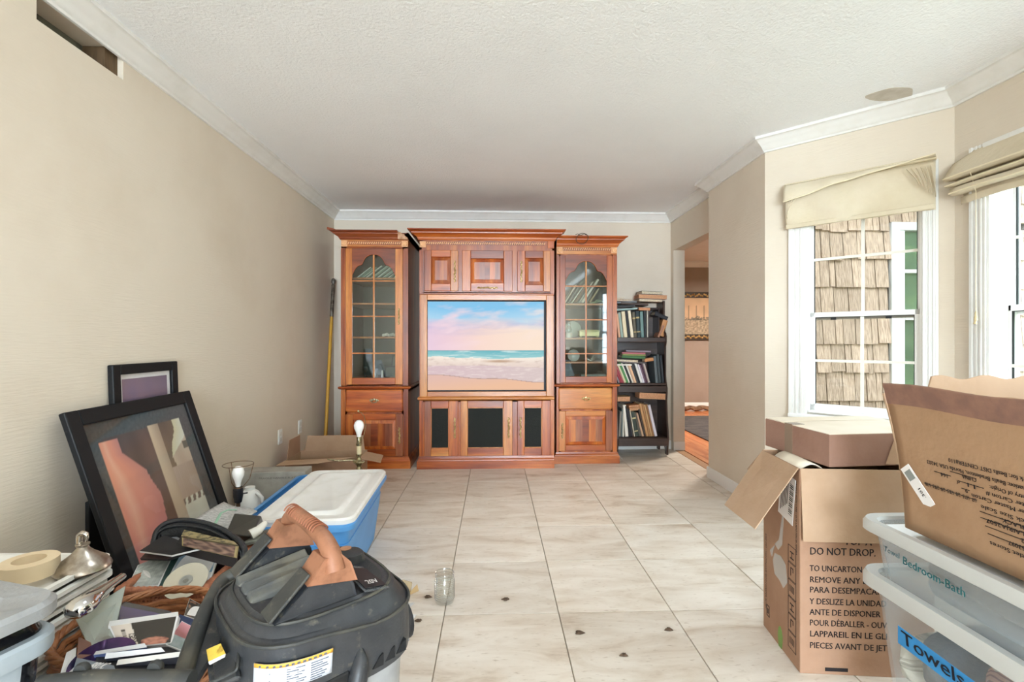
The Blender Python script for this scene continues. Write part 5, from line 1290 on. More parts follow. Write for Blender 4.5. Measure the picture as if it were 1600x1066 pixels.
# ---------------------------------------------------------------- things along the left wall
M_FRB = pm('black_frame_paint', '#101114', .55, var=(60, '#232427', .64, .74), spec=.3); M_GLZ = glass_mat('picture_glass', (.97, .97, .97, 1), .025)
PRC = print_mat('framed_print', .7)
def framed(label, O, ux, uz, W, Hh, bw, fn, nx, ny, mat_w=0, matc=None, depth=.02):
    M = frameM(O, ux, uz)
    t = thing('framed_picture', label, 'picture'); t.matrix_world = M; MATS[t.name] = M
    for nm, a in (('frame_side', (0, bw, 0, Hh)), ('frame_side', (W - bw, W, 0, Hh)), ('frame_rail', (bw, W - bw, 0, bw)), ('frame_rail', (bw, W - bw, Hh - bw, Hh))):
        b = MB(); b.box(a[0], a[1], -.006, depth, a[2], a[3]); b.build(nm, M_FRB, t, bevel=.005, seg=2)
    b = MB(); b.box(bw * .5, W - bw * .5, depth - .006, depth, bw * .5, Hh - bw * .5); b.build('backing', M_BLACK, t)
    if matc:
        b = MB(); b.box(bw, W - bw, .010, .0125, bw, Hh - bw); b.build('mount', matc, t)
    m = bw + mat_w
    picture('print', W - 2 * m, Hh - 2 * m, nx, ny, fn, PRC, t, Matrix.Translation((W / 2, .009, m)))
    b = MB(); b.box(bw, W - bw, .003, .005, bw, Hh - bw); b.build('glass', M_GLZ, t)
    return t
def interp(P, y):
    for (a, b_), (c, d) in zip(P, P[1:]):
        if y <= c: return b_ + (d - b_) * (y - a) / (c - a)
    return P[-1][1]
OR = [(0, .237), (.10, .237), (.19, .245), (.31, .39), (.38, .41), (.47, .454), (.6, .43), (1, .30)]
def canyon(u, v):
    v = 1 - v; n = noise.noise(Vector((u * 60, v * 60, 3)))
    ns = noise.noise(Vector((u * 7, v * 3, 1)))
    mat_ = [x * (1 + .35 * n) for x in C3('#4c4d4c')]
    if v < .095 - .02 * u or u < .09 or u > .885: return mat_
    dark = mixc(C3('#4a3a34'), C3('#6a5247'), ns + .4 + v * .6)
    if u < .53:
        e = interp(OR, v)
        if u < e and v > .10:
            k = (u - .09) / (e - .09)
            c = mixc(C3('#e59a7c'), C3('#d98b77'), k + .3 * ns); c = mixc(c, C3('#c98288'), (v - .35) * 1.6); c = mixc(c, C3('#f0bfa2'), max(0, 1 - abs(k - .25) * 5) * .5)
            return mixc(c, C3('#8a6a72'), max(0, k - .55) * (1 - v) * 1.1)
        return dark
    if u < .64: return mixc(C3('#c9b49a'), C3('#8c7765'), (u - .55) * 8 * (1 - v) + .2 * ns)
    edge = interp([(0, .80), (.15, .79), (.22, .72), (.30, .68), (.36, .70), (1, .7)], v)
    if v < .36:
        if u > edge:
            if .23 < v < .27 and u > .83: return C3('#6d5f52')
            if v > .30 - (u - .68) * .5: return mixc(C3('#b59f8a'), C3('#c9b8a4'), ns + .4)
            return mixc(C3('#cfc7a2'), C3('#d9dcd2'), (u - edge) * 7)
        return mixc(C3('#58473a'), C3('#8a7258'), (v + .2 * ns) * 2)
    if v < .56:
        return mixc(C3('#b8a391'), C3('#94806e'), (u - .64) * 2 + .2 * ns + (.15 if (u * 60) % 1 > .5 else 0))
    if v < .60 and (u * 16 + v * 6) % 1 > .45: return C3('#7d6c60')
    return mixc(C3('#d9d8c6'), C3('#b9ab98'), (v - .56) * 3 + .4 * ns)
framed('big black-framed print of an orange cliff and a white stair, leaning on the left wall', (-1.323, 1.893, .012), (0, 1, .01), (-.2, .10, .615), .755, .915, .062, canyon, 110, 130)
def dusk(u, v):
    n = noise.noise(Vector((u * 3, v * 4, 3))); c = mixc(C3('#8f7894'), C3('#c59a9c'), .5 + n)
    c = mixc(c, C3('#5c566e'), (v - .75) * 2 + u * .3 + n * .3)
    return mixc(c, C3('#4c4440'), (.80 - v) * 5 + n) if v < .82 else c
framed('smaller black-framed dusk print with a white mount, behind the big canyon print', (-1.605, 2.168, .012), (0, 1, 0), (-.04, 0, 1.04), .432, 1.035, .045, dusk, 50, 90, .022, pm('white_mount', '#e6e4e6', .7))
b = MB(); b.box(-1.649, -1.632, 2.035, 2.66, .005, .50)
tag(b.build('dark_board', pm('black_backing_board', '#141214', .6), bevel=.002), 'plain black board standing against the left wall behind the canyon print', 'board')

# grey lidded bin in the corner of the view
M_GBIN = pm('blue_grey_plastic', '#aab4bb', .4, var=(6, '#9ba6ae', .45, .7)); M_GLID = pm('grey_plastic_lid', '#9c9d9e', .45, var=(10, '#8b8c8c', .45, .7), bump=(90, .15))
ag = math.atan2(-.30, .954)
t = thing('grey_storage_bin', 'blue grey plastic bin with a lifted dusty grey lid, beside the white trays', 'storage bin', (-.829, .987, 0), ag)
q = (-.60, 0, -.42, 0)
b = MB(); b.loft([rrect(*inset(*q, .05), .05, 0.002), rrect(*inset(*q, .02), .05, .575), rrect(*inset(*q, .024), .05, .575), rrect(*inset(*q, .054), .05, .01)]); b.build('body', M_GBIN, t, smooth=40)
b = MB(); R_ = [rrect(*inset(*q, .02), .05, .560), rrect(*inset(*q, .002), .055, .563), rrect(*inset(*q, 0), .055, .570), rrect(*inset(*q, .0), .055, .592), rrect(*inset(*q, .006), .05, .598), rrect(*inset(*q, .022), .05, .598)]
b.loft(R_ + [R_[0]], cap=False); b.build('rim', M_GBIN, t, smooth=40)
b = MB(); b.loft([rrect(*inset(*q, .003), .055, .630), rrect(*inset(*q, -.004), .06, .632), rrect(*inset(*q, -.004), .06, .652), rrect(*inset(*q, .004), .055, .660), rrect(*inset(*q, .05), .05, .660), rrect(*inset(*q, .058), .045, .653), rrect(*inset(*q, .11), .04, .653), rrect(*inset(*q, .118), .04, .660)]); b.build('lid', M_GLID, t, smooth=40)
b = MB(); b.loft([rrect(-.575, -.03, -.39, -.03, .04, .40), rrect(-.58, -.02, -.40, -.015, .04, .600), rrect(-.575, -.03, -.39, -.03, .04, .629)])
o = b.build('black_cushion', pm('black_glossy_vinyl', '#0c0c10', .15, bump=(9, .25, .02)), smooth=50); o.matrix_world = Matrix.Translation((-.829, .987, 0)) @ Matrix.Rotation(ag, 4, 'Z'); tag(o, 'shiny black vinyl cushion squeezed under the lid of the grey bin', 'cushion')

# stacked white foam trays
M_TRAY = pm('white_foam_tray', '#ecebe6', .6, var=(7, '#dedcd4', .45, .7))
def tray(z, dx, dy, rz, label):
    b = MB(); q = (-.28, .28, -.155, .155)
    R_ = [rrect(*inset(*q, .03), .03, 0), rrect(*inset(*q, .012), .03, .009), rrect(*inset(*q, 0), .034, .011), rrect(*inset(*q, 0), .034, .0215), rrect(*inset(*q, .014), .03, .0225), rrect(*inset(*q, .034), .03, .005)]
    b.loft(R_); o = b.build('foam_tray', M_TRAY, smooth=40); o.location = (-1.366 + dx, 1.30 + dy, z); o.rotation_euler = (0, 0, rz)
    return tag(o, label, 'tray', 'white trays stacked by the left wall')
n = 25
for k in range(n):
    jit = .006 if k > n - 8 else .002
    tray(.003 + k * .0215, jit * sin(k * 2.3), jit * cos(k * 3.1), radians(1.2 * sin(k * 1.7)) - .03, 'white foam tray topmost of the stack, under the tape roll and the metal bell lid' if k == n - 1 else 'white foam tray in the stack by the left wall, %s' % (['second', 'third', 'fourth', 'fifth', 'sixth', 'seventh', 'eighth', 'ninth'][n - 2 - k] + ' from the top' if k > n - 10 else 'low behind the grey bin'))
zt = .003 + (n - 1) * .0215 + .0235
b = MB(); b.lathe([(.034, 0), (.060, 0), (.060, .040), (.056, .041), (.034, .041), (.034, 0)], 36, cap=False)
o = b.build('tape_roll', pm('masking_tape_cream', '#e3cfae', .7, var=(3, '#d6bf9a', .4, .7)), smooth=40); o.location = (-1.205, 1.315, zt); o.rotation_euler = (0, 0, 0); tag(o, 'wide cream roll of masking tape lying on the white trays', 'tape roll')
t = thing('bell_lid', 'brushed metal bell-shaped lid with a small knob, on the white trays', 'lid', (-1.117, 1.372, zt - .012))
b = MB(); b.lathe([(.062, 0), (.064, .004), (.062, .010), (.054, .022), (.040, .033), (.026, .044), (.016, .055), (.012, .062), (.016, .065), (.016, .069), (.001, .071)], 36); b.build('dome', pm('brushed_pewter', '#b5aca0', .28, .9, var=(40, '#9a9084', .4, .6)), t, smooth=35)
b = MB(); b.tube([(-.008, 0, .071), (-.008, 0, .092), (.0, 0, .096), (.010, 0, .094), (.012, 0, .084), (.008, 0, .073)], [.008, .009, .009, .006, .004, .003], 8); b.build('knob', pm('polished_pewter', '#c4bdb4', .15, .95), t, smooth=60)
o = b = MB(); b.tube([(-0.947, 1.135, 0.533), (-0.948, 1.145, 0.538), (-0.948, 1.165, 0.540), (-0.967, 1.226, 0.532), (-0.986, 1.287, 0.523), (-1.011, 1.368, 0.510)], [.016, .026, .028, .020, .013, .011], 20, flat=.8)
tag(b.build('chrome_spout', pm('chrome', '#d8d8d8', .06, 1.0), smooth=60), 'chrome tap spout lying between the grey bin and the white trays', 'tap')
b = MB(); b.panel((-1.017, 1.228, 0.478), (-0.934, 1.165, 0.445), (-0.926, 1.225, 0.428), (-0.978, 1.337, 0.501), .008)
tag(b.build('disc_case', haze_plastic('clear_case', '#b9c0b6', .7, .15), bevel=.001), 'clear disc tray standing on end at the left rim of the round basket', 'disc case')

# rectangular woven basket
M_WK = pm('salmon_plastic_weave', '#c98a68', .55, var=(30, '#b3734f', .42, .65)); M_WKR = pm('salmon_weave_rim', '#b97858', .5, var=(40, '#9c5f44', .42, .62), bump=(120, .4))
t = thing('woven_basket', 'rectangular salmon woven basket full of disc cases and a zip wallet', 'basket', (-1.015, 1.70, 0))
X0, X1, Y0, Y1 = -.128, .124, -.170, .165
b = MB()
def wall(p, q, n_):
    p = Vector(p); q = Vector(q); L = (q - p).length; d = (q - p) / L; nv = Vector((d.y, -d.x, 0))
    for k in range(n_ + 1):
        c = p + d * (L * k / n_); R = Matrix((d, -nv, (0, 0, 1))).transposed()
        b.cbox((c.x, c.y, .315), (.0055, .004, .13), R)
    for k in range(12):
        c = (p + q) / 2; R = Matrix((d, -nv, (0, 0, 1))).transposed()
        off = .0015 * (1 if k % 2 else -1); b.cbox((c.x + nv.x * off, c.y + nv.y * off, .255 + k * .0108), (L, .004, .005), R)
wall((X1, Y0, 0), (X1, Y1, 0), 28); wall((X0, Y1, 0), (X0, Y0, 0), 28); wall((X0, Y0, 0), (X1, Y0, 0), 21); wall((X1, Y1, 0), (X0, Y1, 0), 21)
b.build('weave', M_WK, t, kind='stuff')
b = MB(); b.loft([rrect(X0 + .02, X1 - .02, Y0 + .02, Y1 - .02, .02, .002), rrect(X0, X1, Y0, Y1, .012, .25), rrect(X0 + .004, X1 - .004, Y0 + .004, Y1 - .004, .012, .25), rrect(X0 + .024, X1 - .024, Y0 + .024, Y1 - .024, .02, .006)]); b.build('lower_wall', M_WKR, t)
b = MB()
for a, c in (((X0, Y0), (X1, Y0)), ((X1, Y0), (X1, Y1)), ((X1, Y1), (X0, Y1)), ((X0, Y1), (X0, Y0))):
    b.tube([(a[0] + (c[0] - a[0]) * i / 30, a[1] + (c[1] - a[1]) * i / 30, .388 + .001 * (i % 2)) for i in range(31)], [.0125 + .0012 * (i % 2) for i in range(31)], 10)
b.build('rim', M_WKR, t, smooth=60)

# round basket with a twisted rim
M_WIL = pm('willow_strand', '#a86f47', .45, var=(20, '#8a5433', .42, .65))
t = thing('round_basket', 'round willow basket with a twisted rim, heaped with disc cases', 'basket', (-.915, 1.305, 0)); ra, rb = .172, .172
b = MB()
for s in range(4):
    b.tube([((ra + .006 * cos(9 * a + s * pi / 2)) * cos(a), (rb + .006 * cos(9 * a + s * pi / 2)) * sin(a), .418 + .006 * sin(9 * a + s * pi / 2)) for a in [2 * pi * k / 140 for k in range(140)]], .0055, 6, closed=True)
b.build('twisted_rim', M_WIL, t, smooth=60, kind='stuff')
b = MB()
for k in range(22):
    z = .04 + k * .0165; r = .13 + .040 * (z / .4) ** .6
    b.tube([((r + .004 * cos(18 * a + pi * (k % 2))) * cos(a), (r + .004 * cos(18 * a + pi * (k % 2))) * sin(a), z) for a in [2 * pi * i / 72 for i in range(72)]], .0075, 5, closed=True)
b.lathe([(.001, .003), (.13, .003), (.135, .03), (.001, .02)], 24)
b.build('weave', M_WIL, t, smooth=60, kind='stuff')

# disc cases, discs and books in the two baskets
def slab(name, label, cat, pts, mats, t_=.010, group=None, bev=.001, face=None):
    b = MB(); b.panel(*pts, t_); b.m[0] = 1 if len(mats) > 1 else 0
    o = b.build(name, mats); return tag(o, label, cat, group)
CW = cover('#e3e2e0'); CK = cover('#141318'); CG = cover('#8f9698')
def pcase(name, label, cat, pts, fn, t_=.010, nx=40, ny=40, edge=None):
    """a case whose front carries a print; pts: bottom-left, bottom-right, top-right, top-left"""
    a, b_, c, d = map(Vector, pts)
    n_ = (b_ - a).cross(d - a).normalized()
    tt = thing(name, label, cat, tuple((a + c) / 2)); MATS[tt.name] = Matrix.Translation((a + c) / 2)
    B2 = MB(); B2.panel(a, b_, c, d, t_); B2.build('shell', edge or CW, tt, world=True, bevel=.0008)
    me = bpy.data.meshes.new('cover_print'); vs = []; cols = []; k = .03
    for j in range(ny + 1):
        for i in range(nx + 1):
            u, v = k + (1 - 2 * k) * i / nx, k + (1 - 2 * k) * j / ny
            p = (a * (1 - u) + b_ * u) * (1 - v) + (d * (1 - u) + c * u) * v + n_ * .0007
            vs.append(tuple(p - (a + c) / 2)); cc = fn(i / nx, j / ny); cols += [cc[0], cc[1], cc[2], 1]
    me.from_pydata(vs, [], [(j * (nx + 1) + i, j * (nx + 1) + i + 1, (j + 1) * (nx + 1) + i + 1, (j + 1) * (nx + 1) + i) for j in range(ny) for i in range(nx)])
    at = me.color_attributes.new('print', 'FLOAT_COLOR', 'POINT'); at.data.foreach_set('color', cols); me.materials.append(PRG)
    o = bpy.data.objects.new('cover_print', me); COL.objects.link(o); o.parent = tt
    return tt
PRG = print_mat('glossy_cover', .2, coat=.6)
def f_grey(u, v): return mixc(C3('#c2c8c4'), C3('#a3aaa6'), .5 + noise.noise(Vector((u * 6, v * 14, 1))) + (.25 if (u * 14) % 1 > .6 else 0))
def f_sky(u, v):
    c = mixc(C3('#6f93ad'), C3('#d5dde0'), .4 + 1.3 * noise.noise(Vector((u * 4, v * 4, 2))))
    for cx, s in ((.22, 1), (.78, -1)):
        if abs(u - cx - s * (v - .5) * .18) < .035 + .03 * (v < .45) and v < .72: c = C3('#c9a592')
    if v < .35 and (u < .25 or u > .8): c = mixc(c, C3('#e4e2de'), .8)
    return c
pcase('disc_case', 'grey striped disc case lying at the left in the rectangular basket', 'disc case', ((-1.151, 1.578, 0.377), (-1.042, 1.559, 0.389), (-1.114, 1.762, 0.419), (-1.164, 1.644, 0.418)), f_grey)
slab('disc_case', 'dark teal disc case on edge between the striped and the sky-blue ones', 'disc case', ((-1.044, 1.559, 0.385), (-1.025, 1.554, 0.390), (-1.079, 1.741, 0.428), (-1.108, 1.752, 0.424)), [cover('#20413f')], .012)
pcase('disc_case', 'disc case with a cloudy blue cover and raised arms, in the rectangular basket', 'disc case', ((-1.021, 1.553, 0.390), (-0.886, 1.553, 0.389), (-0.937, 1.715, 0.438), (-1.088, 1.751, 0.426)), f_sky)
t = thing('bare_disc', 'silver disc lying loose on the cloudy blue case', 'disc', (-0.944, 1.536, 0.415)); 
Rm = Euler((radians(32), 0, radians(8))).to_matrix()
b = MB(); b.lathe([(.008, 0), (.060, 0), (.060, .0012), (.008, .0012), (.008, 0)], 40, R=Rm, cap=False); m_disc = pm('silver_disc', '#c9c6b8', .18, .55); b.build('disc', m_disc, t, smooth=30)
b = MB(); b.lathe([(.0076, 0), (.019, 0), (.019, .0016), (.0076, .0016), (.0076, 0)], 24, R=Rm, cap=False); b.build('hub_ring', cover('#8a8a84'), t, smooth=30)
slab('disc_case', 'open black and white disc case propped against the zip wallet', 'disc case', ((-1.158, 1.643, 0.464), (-1.027, 1.599, 0.467), (-0.959, 1.636, 0.472), (-1.130, 1.722, 0.485)), [CW, CK], .006)
slab('disc_case', 'dark brown disc case under the open black and white one', 'disc case', ((-1.156, 1.643, 0.439), (-1.043, 1.604, 0.452), (-0.999, 1.658, 0.458), (-1.147, 1.703, 0.466)), [CK, cover('#4a3836')], .008)
slab('disc_case', 'thin white edged case lying behind the open black one', 'disc case', ((-1.180, 1.704, 0.447), (-1.093, 1.681, 0.445), (-1.023, 1.719, 0.449), (-1.159, 1.784, 0.468)), [CW, cover('#a9acb4')], .006)
# zip wallet
t = thing('zip_wallet', 'black zip-up disc wallet standing open at the back of the rectangular basket', 'wallet', (-1.0, 1.69, .38)); MATS[t.name] = Matrix.Translation((-1.0, 1.69, .38))
ARC = [(-1.147, 1.703, 0.427), (-1.158, 1.714, 0.469), (-1.161, 1.734, 0.496), (-1.139, 1.753, 0.515), (-1.083, 1.761, 0.520), (-1.005, 1.748, 0.513), (-0.932, 1.725, 0.496), (-0.872, 1.693, 0.475), (-0.842, 1.672, 0.453), (-0.837, 1.662, 0.411)]
def spl(P, n_=8):
    P = [Vector(p) for p in P]; out = []
    for i in range(len(P) - 1):
        p0 = P[max(i - 1, 0)]; p1 = P[i]; p2 = P[i + 1]; p3 = P[min(i + 2, len(P) - 1)]
        for k in range(n_):
            s = k / n_; out.append(.5 * ((2 * p1) + (p2 - p0) * s + (2 * p0 - 5 * p1 + 4 * p2 - p3) * s * s + (3 * p1 - p0 - 3 * p2 + p3) * s ** 3))
    return out + [P[-1]]
M_LEA = pm('black_leatherette', '#1c1e22', .38, bump=(160, .3)); A_ = spl(ARC)
for dz, dy, r_ in ((0, 0, .009), (-.014, -.012, .006), (-.010, .018, .008)):
    b = MB(); b.tube([tuple(p + Vector((0, dy, dz))) for p in A_], r_, 8); b.build('padded_edge', M_LEA, t, world=True, smooth=60)
b = MB(); b.tube([tuple(p + Vector((0, -.004, -.009))) for p in A_], .0028, 5); b.build('zip', pm('zip_teeth', '#3c3c40', .3, .7), t, world=True)
b = MB(); n_ = len(A_) - 1
b.grid(lambda u, v: tuple(A_[min(int(u * n_ + .5), n_)] * (1 - v) + Vector((A_[min(int(u * n_ + .5), n_)].x, A_[min(int(u * n_ + .5), n_)].y + .02, .33)) * v), n_, 3); b.build('back_cover', M_LEA, t, world=True, smooth=60, solid=.004)
b = MB(); b.panel((-1.067, 1.660, 0.453), (-0.818, 1.581, 0.431), (-0.828, 1.611, 0.483), (-1.048, 1.679, 0.496), .006); b.build('sleeve_page', cover('#1a1416'), t, world=True)
def f_game(u, v): return mixc(C3('#3d2420'), C3('#8a6a58'), .3 + noise.noise(Vector((u * 8, v * 5, 2))))
pcase('disc_box', 'brown and gold disc box tucked inside the zip wallet', 'box', ((-1.020, 1.638, 0.481), (-0.818, 1.581, 0.463), (-0.822, 1.601, 0.493), (-1.033, 1.659, 0.508)), f_game, .008, edge=cover('#8c7a50'))
slab('disc_box', 'gold printed spine of a second disc box in the zip wallet', 'box', ((-1.032, 1.654, 0.506), (-0.818, 1.596, 0.497), (-0.849, 1.632, 0.495), (-1.050, 1.700, 0.510)), [cover('#4c432c'), pm('gold_spine', '#a3946a', .4, .3, var=(60, '#3c3626', .45, .6))], .004)

# round basket contents
def f_purple(u, v): return mixc(C3('#3a3158'), C3('#564a78'), v) if v < .75 else C3('#2c2c34')
pcase('hardcover_book', 'dark purple book near the far rim of the round basket', 'book', ((-0.999, 1.337, 0.407), (-0.846, 1.302, 0.405), (-0.876, 1.363, 0.416), (-1.055, 1.420, 0.419)), f_purple, .022, edge=cover('#3c3d44'))
def f_blackcase(u, v):
    if u < .30 + .06 * (1 - v):
        if .12 < u < .2 and .3 < v < .8 and (v * 22) % 1 > .35: return C3('#4c4640')
        if .22 < u < .34 and v < .55 and abs(noise.noise(Vector((u * 30, v * 18, 3)))) > .12: return C3('#3b3733')
        return C3('#c9bcae')
    d = (u - .68) ** 2 * 2.2 + (v - .08) ** 2 * 3
    if d < .16 + .08 * noise.noise(Vector((u * 7, v * 7, 1))): return mixc(C3('#c4806a'), C3('#5c2f28'), d * 4 + noise.noise(Vector((u * 11, v * 11, 1))))
    return C3('#0d0c10')
pcase('disc_case', 'black disc case with a cream left panel, upright in the round basket', 'disc case', ((-0.857, 1.152, 0.446), (-0.737, 1.148, 0.458), (-0.773, 1.229, 0.477), (-0.922, 1.205, 0.469)), f_blackcase, .012, 60, 40)
slab('case_spine', 'white spine of a disc case lying along the top of the black case', 'disc case', ((-0.920, 1.202, 0.469), (-0.772, 1.227, 0.477), (-0.787, 1.250, 0.475), (-0.934, 1.225, 0.469)), [CW], .006)
def f_dark(u, v): return mixc(C3('#1a1718'), C3('#7a5a48'), (noise.noise(Vector((u * 5, v * 5, 9))) - .05) * 2)
pcase('disc_case', 'dark pictured disc case at the right rim of the round basket', 'disc case', ((-0.798, 1.290, 0.443), (-0.724, 1.247, 0.450), (-0.737, 1.288, 0.463), (-0.827, 1.361, 0.451)), f_dark)
slab('disc_case', 'navy blue disc case behind the pink one in the round basket', 'disc case', ((-0.753, 1.198, 0.451), (-0.721, 1.197, 0.451), (-0.747, 1.248, 0.456), (-0.784, 1.250, 0.469)), [CW, cover('#1c2c50')], .008)
def f_pink(u, v): return mixc(C3('#74868a'), C3('#8a9698'), noise.noise(Vector((u * 6, v * 6, 2))) + .4) if v < .45 else mixc(C3('#8c4a50'), C3('#d4909c'), (v - .45) * 2 - (1 - u) * .4)
pcase('disc_case', 'pink and grey green disc case at the right of the round basket', 'disc case', ((-0.751, 1.148, 0.455), (-0.672, 1.105, 0.460), (-0.691, 1.176, 0.471), (-0.759, 1.219, 0.470)), f_pink)
t = thing('bare_disc', 'dark iridescent disc under the thin cases in the round basket', 'disc', (-0.863, 1.112, 0.448))
b = MB(); b.lathe([(.008, 0), (.060, 0), (.060, .0012), (.008, .0012), (.008, 0)], 40, R=Euler((radians(12), radians(4), 0)).to_matrix(), cap=False); b.build('disc', pm('dark_disc', '#2a2c52', .12, .7, var=(14, '#5a3a70', .4, .6)), t, smooth=30)
slab('disc_case', 'blue covered thin disc case lowest of the flat ones in the round basket', 'disc case', ((-0.883, 1.113, 0.457), (-0.765, 1.109, 0.474), (-0.779, 1.121, 0.476), (-0.887, 1.125, 0.458)), [cover('#4c5a80'), cover('#c9c8c8')], .09)
slab('disc_case', 'white spined thin disc case in the middle of the round basket', 'disc case', ((-0.843, 1.092, 0.461), (-0.712, 1.087, 0.477), (-0.728, 1.099, 0.479), (-0.849, 1.104, 0.466)), [cover('#2a2c34'), cover('#dcdcde')], .09)
slab('disc_case', 'cream spined disc case nearest the black bar in the round basket', 'disc case', ((-0.802, 1.070, 0.461), (-0.660, 1.065, 0.480), (-0.671, 1.077, 0.483), (-0.807, 1.082, 0.465)), [cover('#1c1b20'), cover('#d6d2cc')], .09)
b = MB(); b.panel((-0.861, 1.032, 0.472), (-0.757, 1.013, 0.477), (-0.799, 1.060, 0.467), (-0.903, 1.094, 0.464), .006)
o = tag(b.build('card_sleeve', cover('#7c848c')), 'grey card sleeve lettered BRUC, lying at the near edge of the round basket', 'card sleeve')
Mx = frameM((-0.840, 1.039, 0.473), Vector((-0.757, 1.013, 0.477)) - Vector((-0.861, 1.032, 0.472)), Vector((-0.903, 1.094, 0.464)) - Vector((-0.861, 1.032, 0.472)))
MATS[o.name] = Matrix.Identity(4)
line('lettering', 'BRUC', .022, .036, CW, o, Mx @ Matrix.Translation((0, -.003, 0)), 0, 0)
slab('folded_leaflet', 'maroon leaflet stuck at the left inside of the round basket', 'leaflet', ((-0.911, 1.104, 0.455), (-0.891, 1.123, 0.453), (-0.930, 1.165, 0.454), (-0.976, 1.187, 0.455)), [cover('#6c4a40'), cover('#7a5648')], .003)
slab('white_card', 'white card standing inside the left rim of the round basket', 'card', ((-0.915, 1.064, 0.440), (-0.891, 1.073, 0.447), (-0.955, 1.156, 0.449), (-0.960, 1.136, 0.450)), [CW], .003)
slab('black_case', 'black empty case filling the middle of the round basket', 'disc case', ((-0.829, 1.051, 0.458), (-0.649, 1.054, 0.461), (-0.720, 1.147, 0.452), (-0.894, 1.133, 0.450)), [CK], .02)

# things between the canyon print and the blue tub
t = thing('carton_stack_base', 'low brown carton under the papers behind the zip wallet', 'box', (-1.10, 2.08, 0))
b = MB(); b.box(-.13, .10, -.18, .012, .002, .345); b.build('body', M_CB, t, bevel=.002)
b = MB(); b.box(-.13, .10, -.085, -.0825, .345, .3465); b.build('seam_tape', M_TAPE, t)
def paper(u, v):
    p = (Vector((-1.220, 1.976, 0.416)) * (1 - u) + Vector((-1.031, 1.919, 0.400)) * u) * (1 - v) + (Vector((-1.224, 2.266, 0.419)) * (1 - u) + Vector((-1.025, 2.159, 0.410)) * u) * v
    return (p.x, p.y, p.z + .006 * sin(u * 6 + v * 3))
b = MB(); b.grid(paper, 10, 10)
tag(b.build('newspaper', pm('newsprint', '#c8c8c6', .9, var=(60, '#8f9090', .45, .6), stretch=(1, 6, 1)), smooth=60, solid=.003), 'grey newspaper sheet sloping behind the zip wallet', 'newspaper')
b = MB(); b.panel((-1.015, 1.888, 0.422), (-0.894, 1.834, 0.432), (-0.941, 2.016, 0.443), (-1.061, 2.040, 0.447), .03)
tag(b.build('black_gadget', pm('dark_olive_plastic', '#2c2b28', .4, var=(12, '#57503f', .5, .7)), bevel=.003), 'dark boxed gadget lying on the newspaper beside the blue tub', 'gadget')
b = MB(); b.tube([(-1.062, 1.880, 0.450), (-1.059, 1.900, 0.457), (-1.082, 1.981, 0.468), (-1.071, 2.011, 0.470), (-1.040, 2.019, 0.467)], .006, 6, flat=.4)
tag(b.build('green_strap', pm('mint_strap', '#8fb8a0', .6), smooth=60), 'mint green strap looped over the gadget behind the zip wallet', 'strap')
b = MB(); b.tube([(-0.894, 1.834, 0.437), (-0.873, 1.853, 0.448), (-0.870, 1.893, 0.457)], [.02, .016, .011], 12)
tag(b.build('white_nozzle', pm('off_white_plastic', '#d6d2c8', .4), smooth=60), 'off-white plastic nozzle tucked under the blue tub rim', 'nozzle')
b = MB(); b.panel((-0.910, 1.795, 0.421), (-0.804, 1.831, 0.432), (-0.844, 1.932, 0.432), (-0.894, 1.914, 0.420), .012)
tag(b.build('grey_case', pm('grey_olive_plastic', '#6a6b62', .4, var=(12, '#4c4c46', .4, .6)), bevel=.002), 'grey folded case between the zip wallet and the blue tub', 'case')
b = MB(); b.tube([(-1.113, 1.922, 0.435), (-1.101, 1.932, 0.441), (-1.080, 1.911, 0.434)], .006, 6); b.tube([(-1.104, 1.912, 0.424), (-1.080, 1.911, 0.429)], .004, 6)
tag(b.build('black_clip', M_BLACK, smooth=60), 'small black clip lying on the newspaper', 'clip')

def bulb_parts(t, z, s=1.0, lit=None):
    b = MB(); b.lathe([(.001, z + .105 * s), (.012 * s, z + .103 * s), (.024 * s, z + .092 * s), (.030 * s, z + .074 * s), (.028 * s, z + .056 * s), (.018 * s, z + .032 * s), (.013 * s, z + .014 * s), (.012 * s, z)], 20); b.build('bulb', pm('frosted_bulb', '#f4f2ee', .25), t, smooth=60)
# shade-less lamp with wire ring
t = thing('table_lamp', 'black socket table lamp with bare bulb and wire shade ring, by the canyon print', 'lamp', (-1.254, 2.448, .0))
b = MB(); b.lathe([(.001, .0015), (.07, .0015), (.072, .012), (.04, .03), (.016, .05), (.010, .12), (.018, .17), (.010, .21), (.010, .30), (.016, .312), (.010, .322), (.009, .36)], 20); b.build('stem', pm('aged_bronze', '#6a5646', .35, .8), t, smooth=50)
b = MB(); b.lathe([(.009, .355), (.016, .36), (.022, .39), (.022, .425), (.017, .43), (.017, .437)], 16); b.tube([(.015, 0, .40), (.045, 0, .405)], .0035, 6); b.build('socket', M_BLACK, t, smooth=40)
bulb_parts(t, .437, .95)
b = MB(); b.tube([(.068 * cos(a), .068 * sin(a), .545) for a in [2 * pi * k / 30 for k in range(30)]], .0016, 5, closed=True); b.tube([(.02 * cos(a), .02 * sin(a), .432) for a in [2 * pi * k / 16 for k in range(16)]], .0016, 5, closed=True)
for k in range(3):
    a = 2 * pi * k / 3 + .4; b.tube([(.02 * cos(a), .02 * sin(a), .432), (.05 * cos(a), .05 * sin(a), .47), (.068 * cos(a), .068 * sin(a), .545)], .0016, 5)
b.build('shade_ring', pm('brown_wire', '#7a5c44', .4, .8), t, smooth=60)
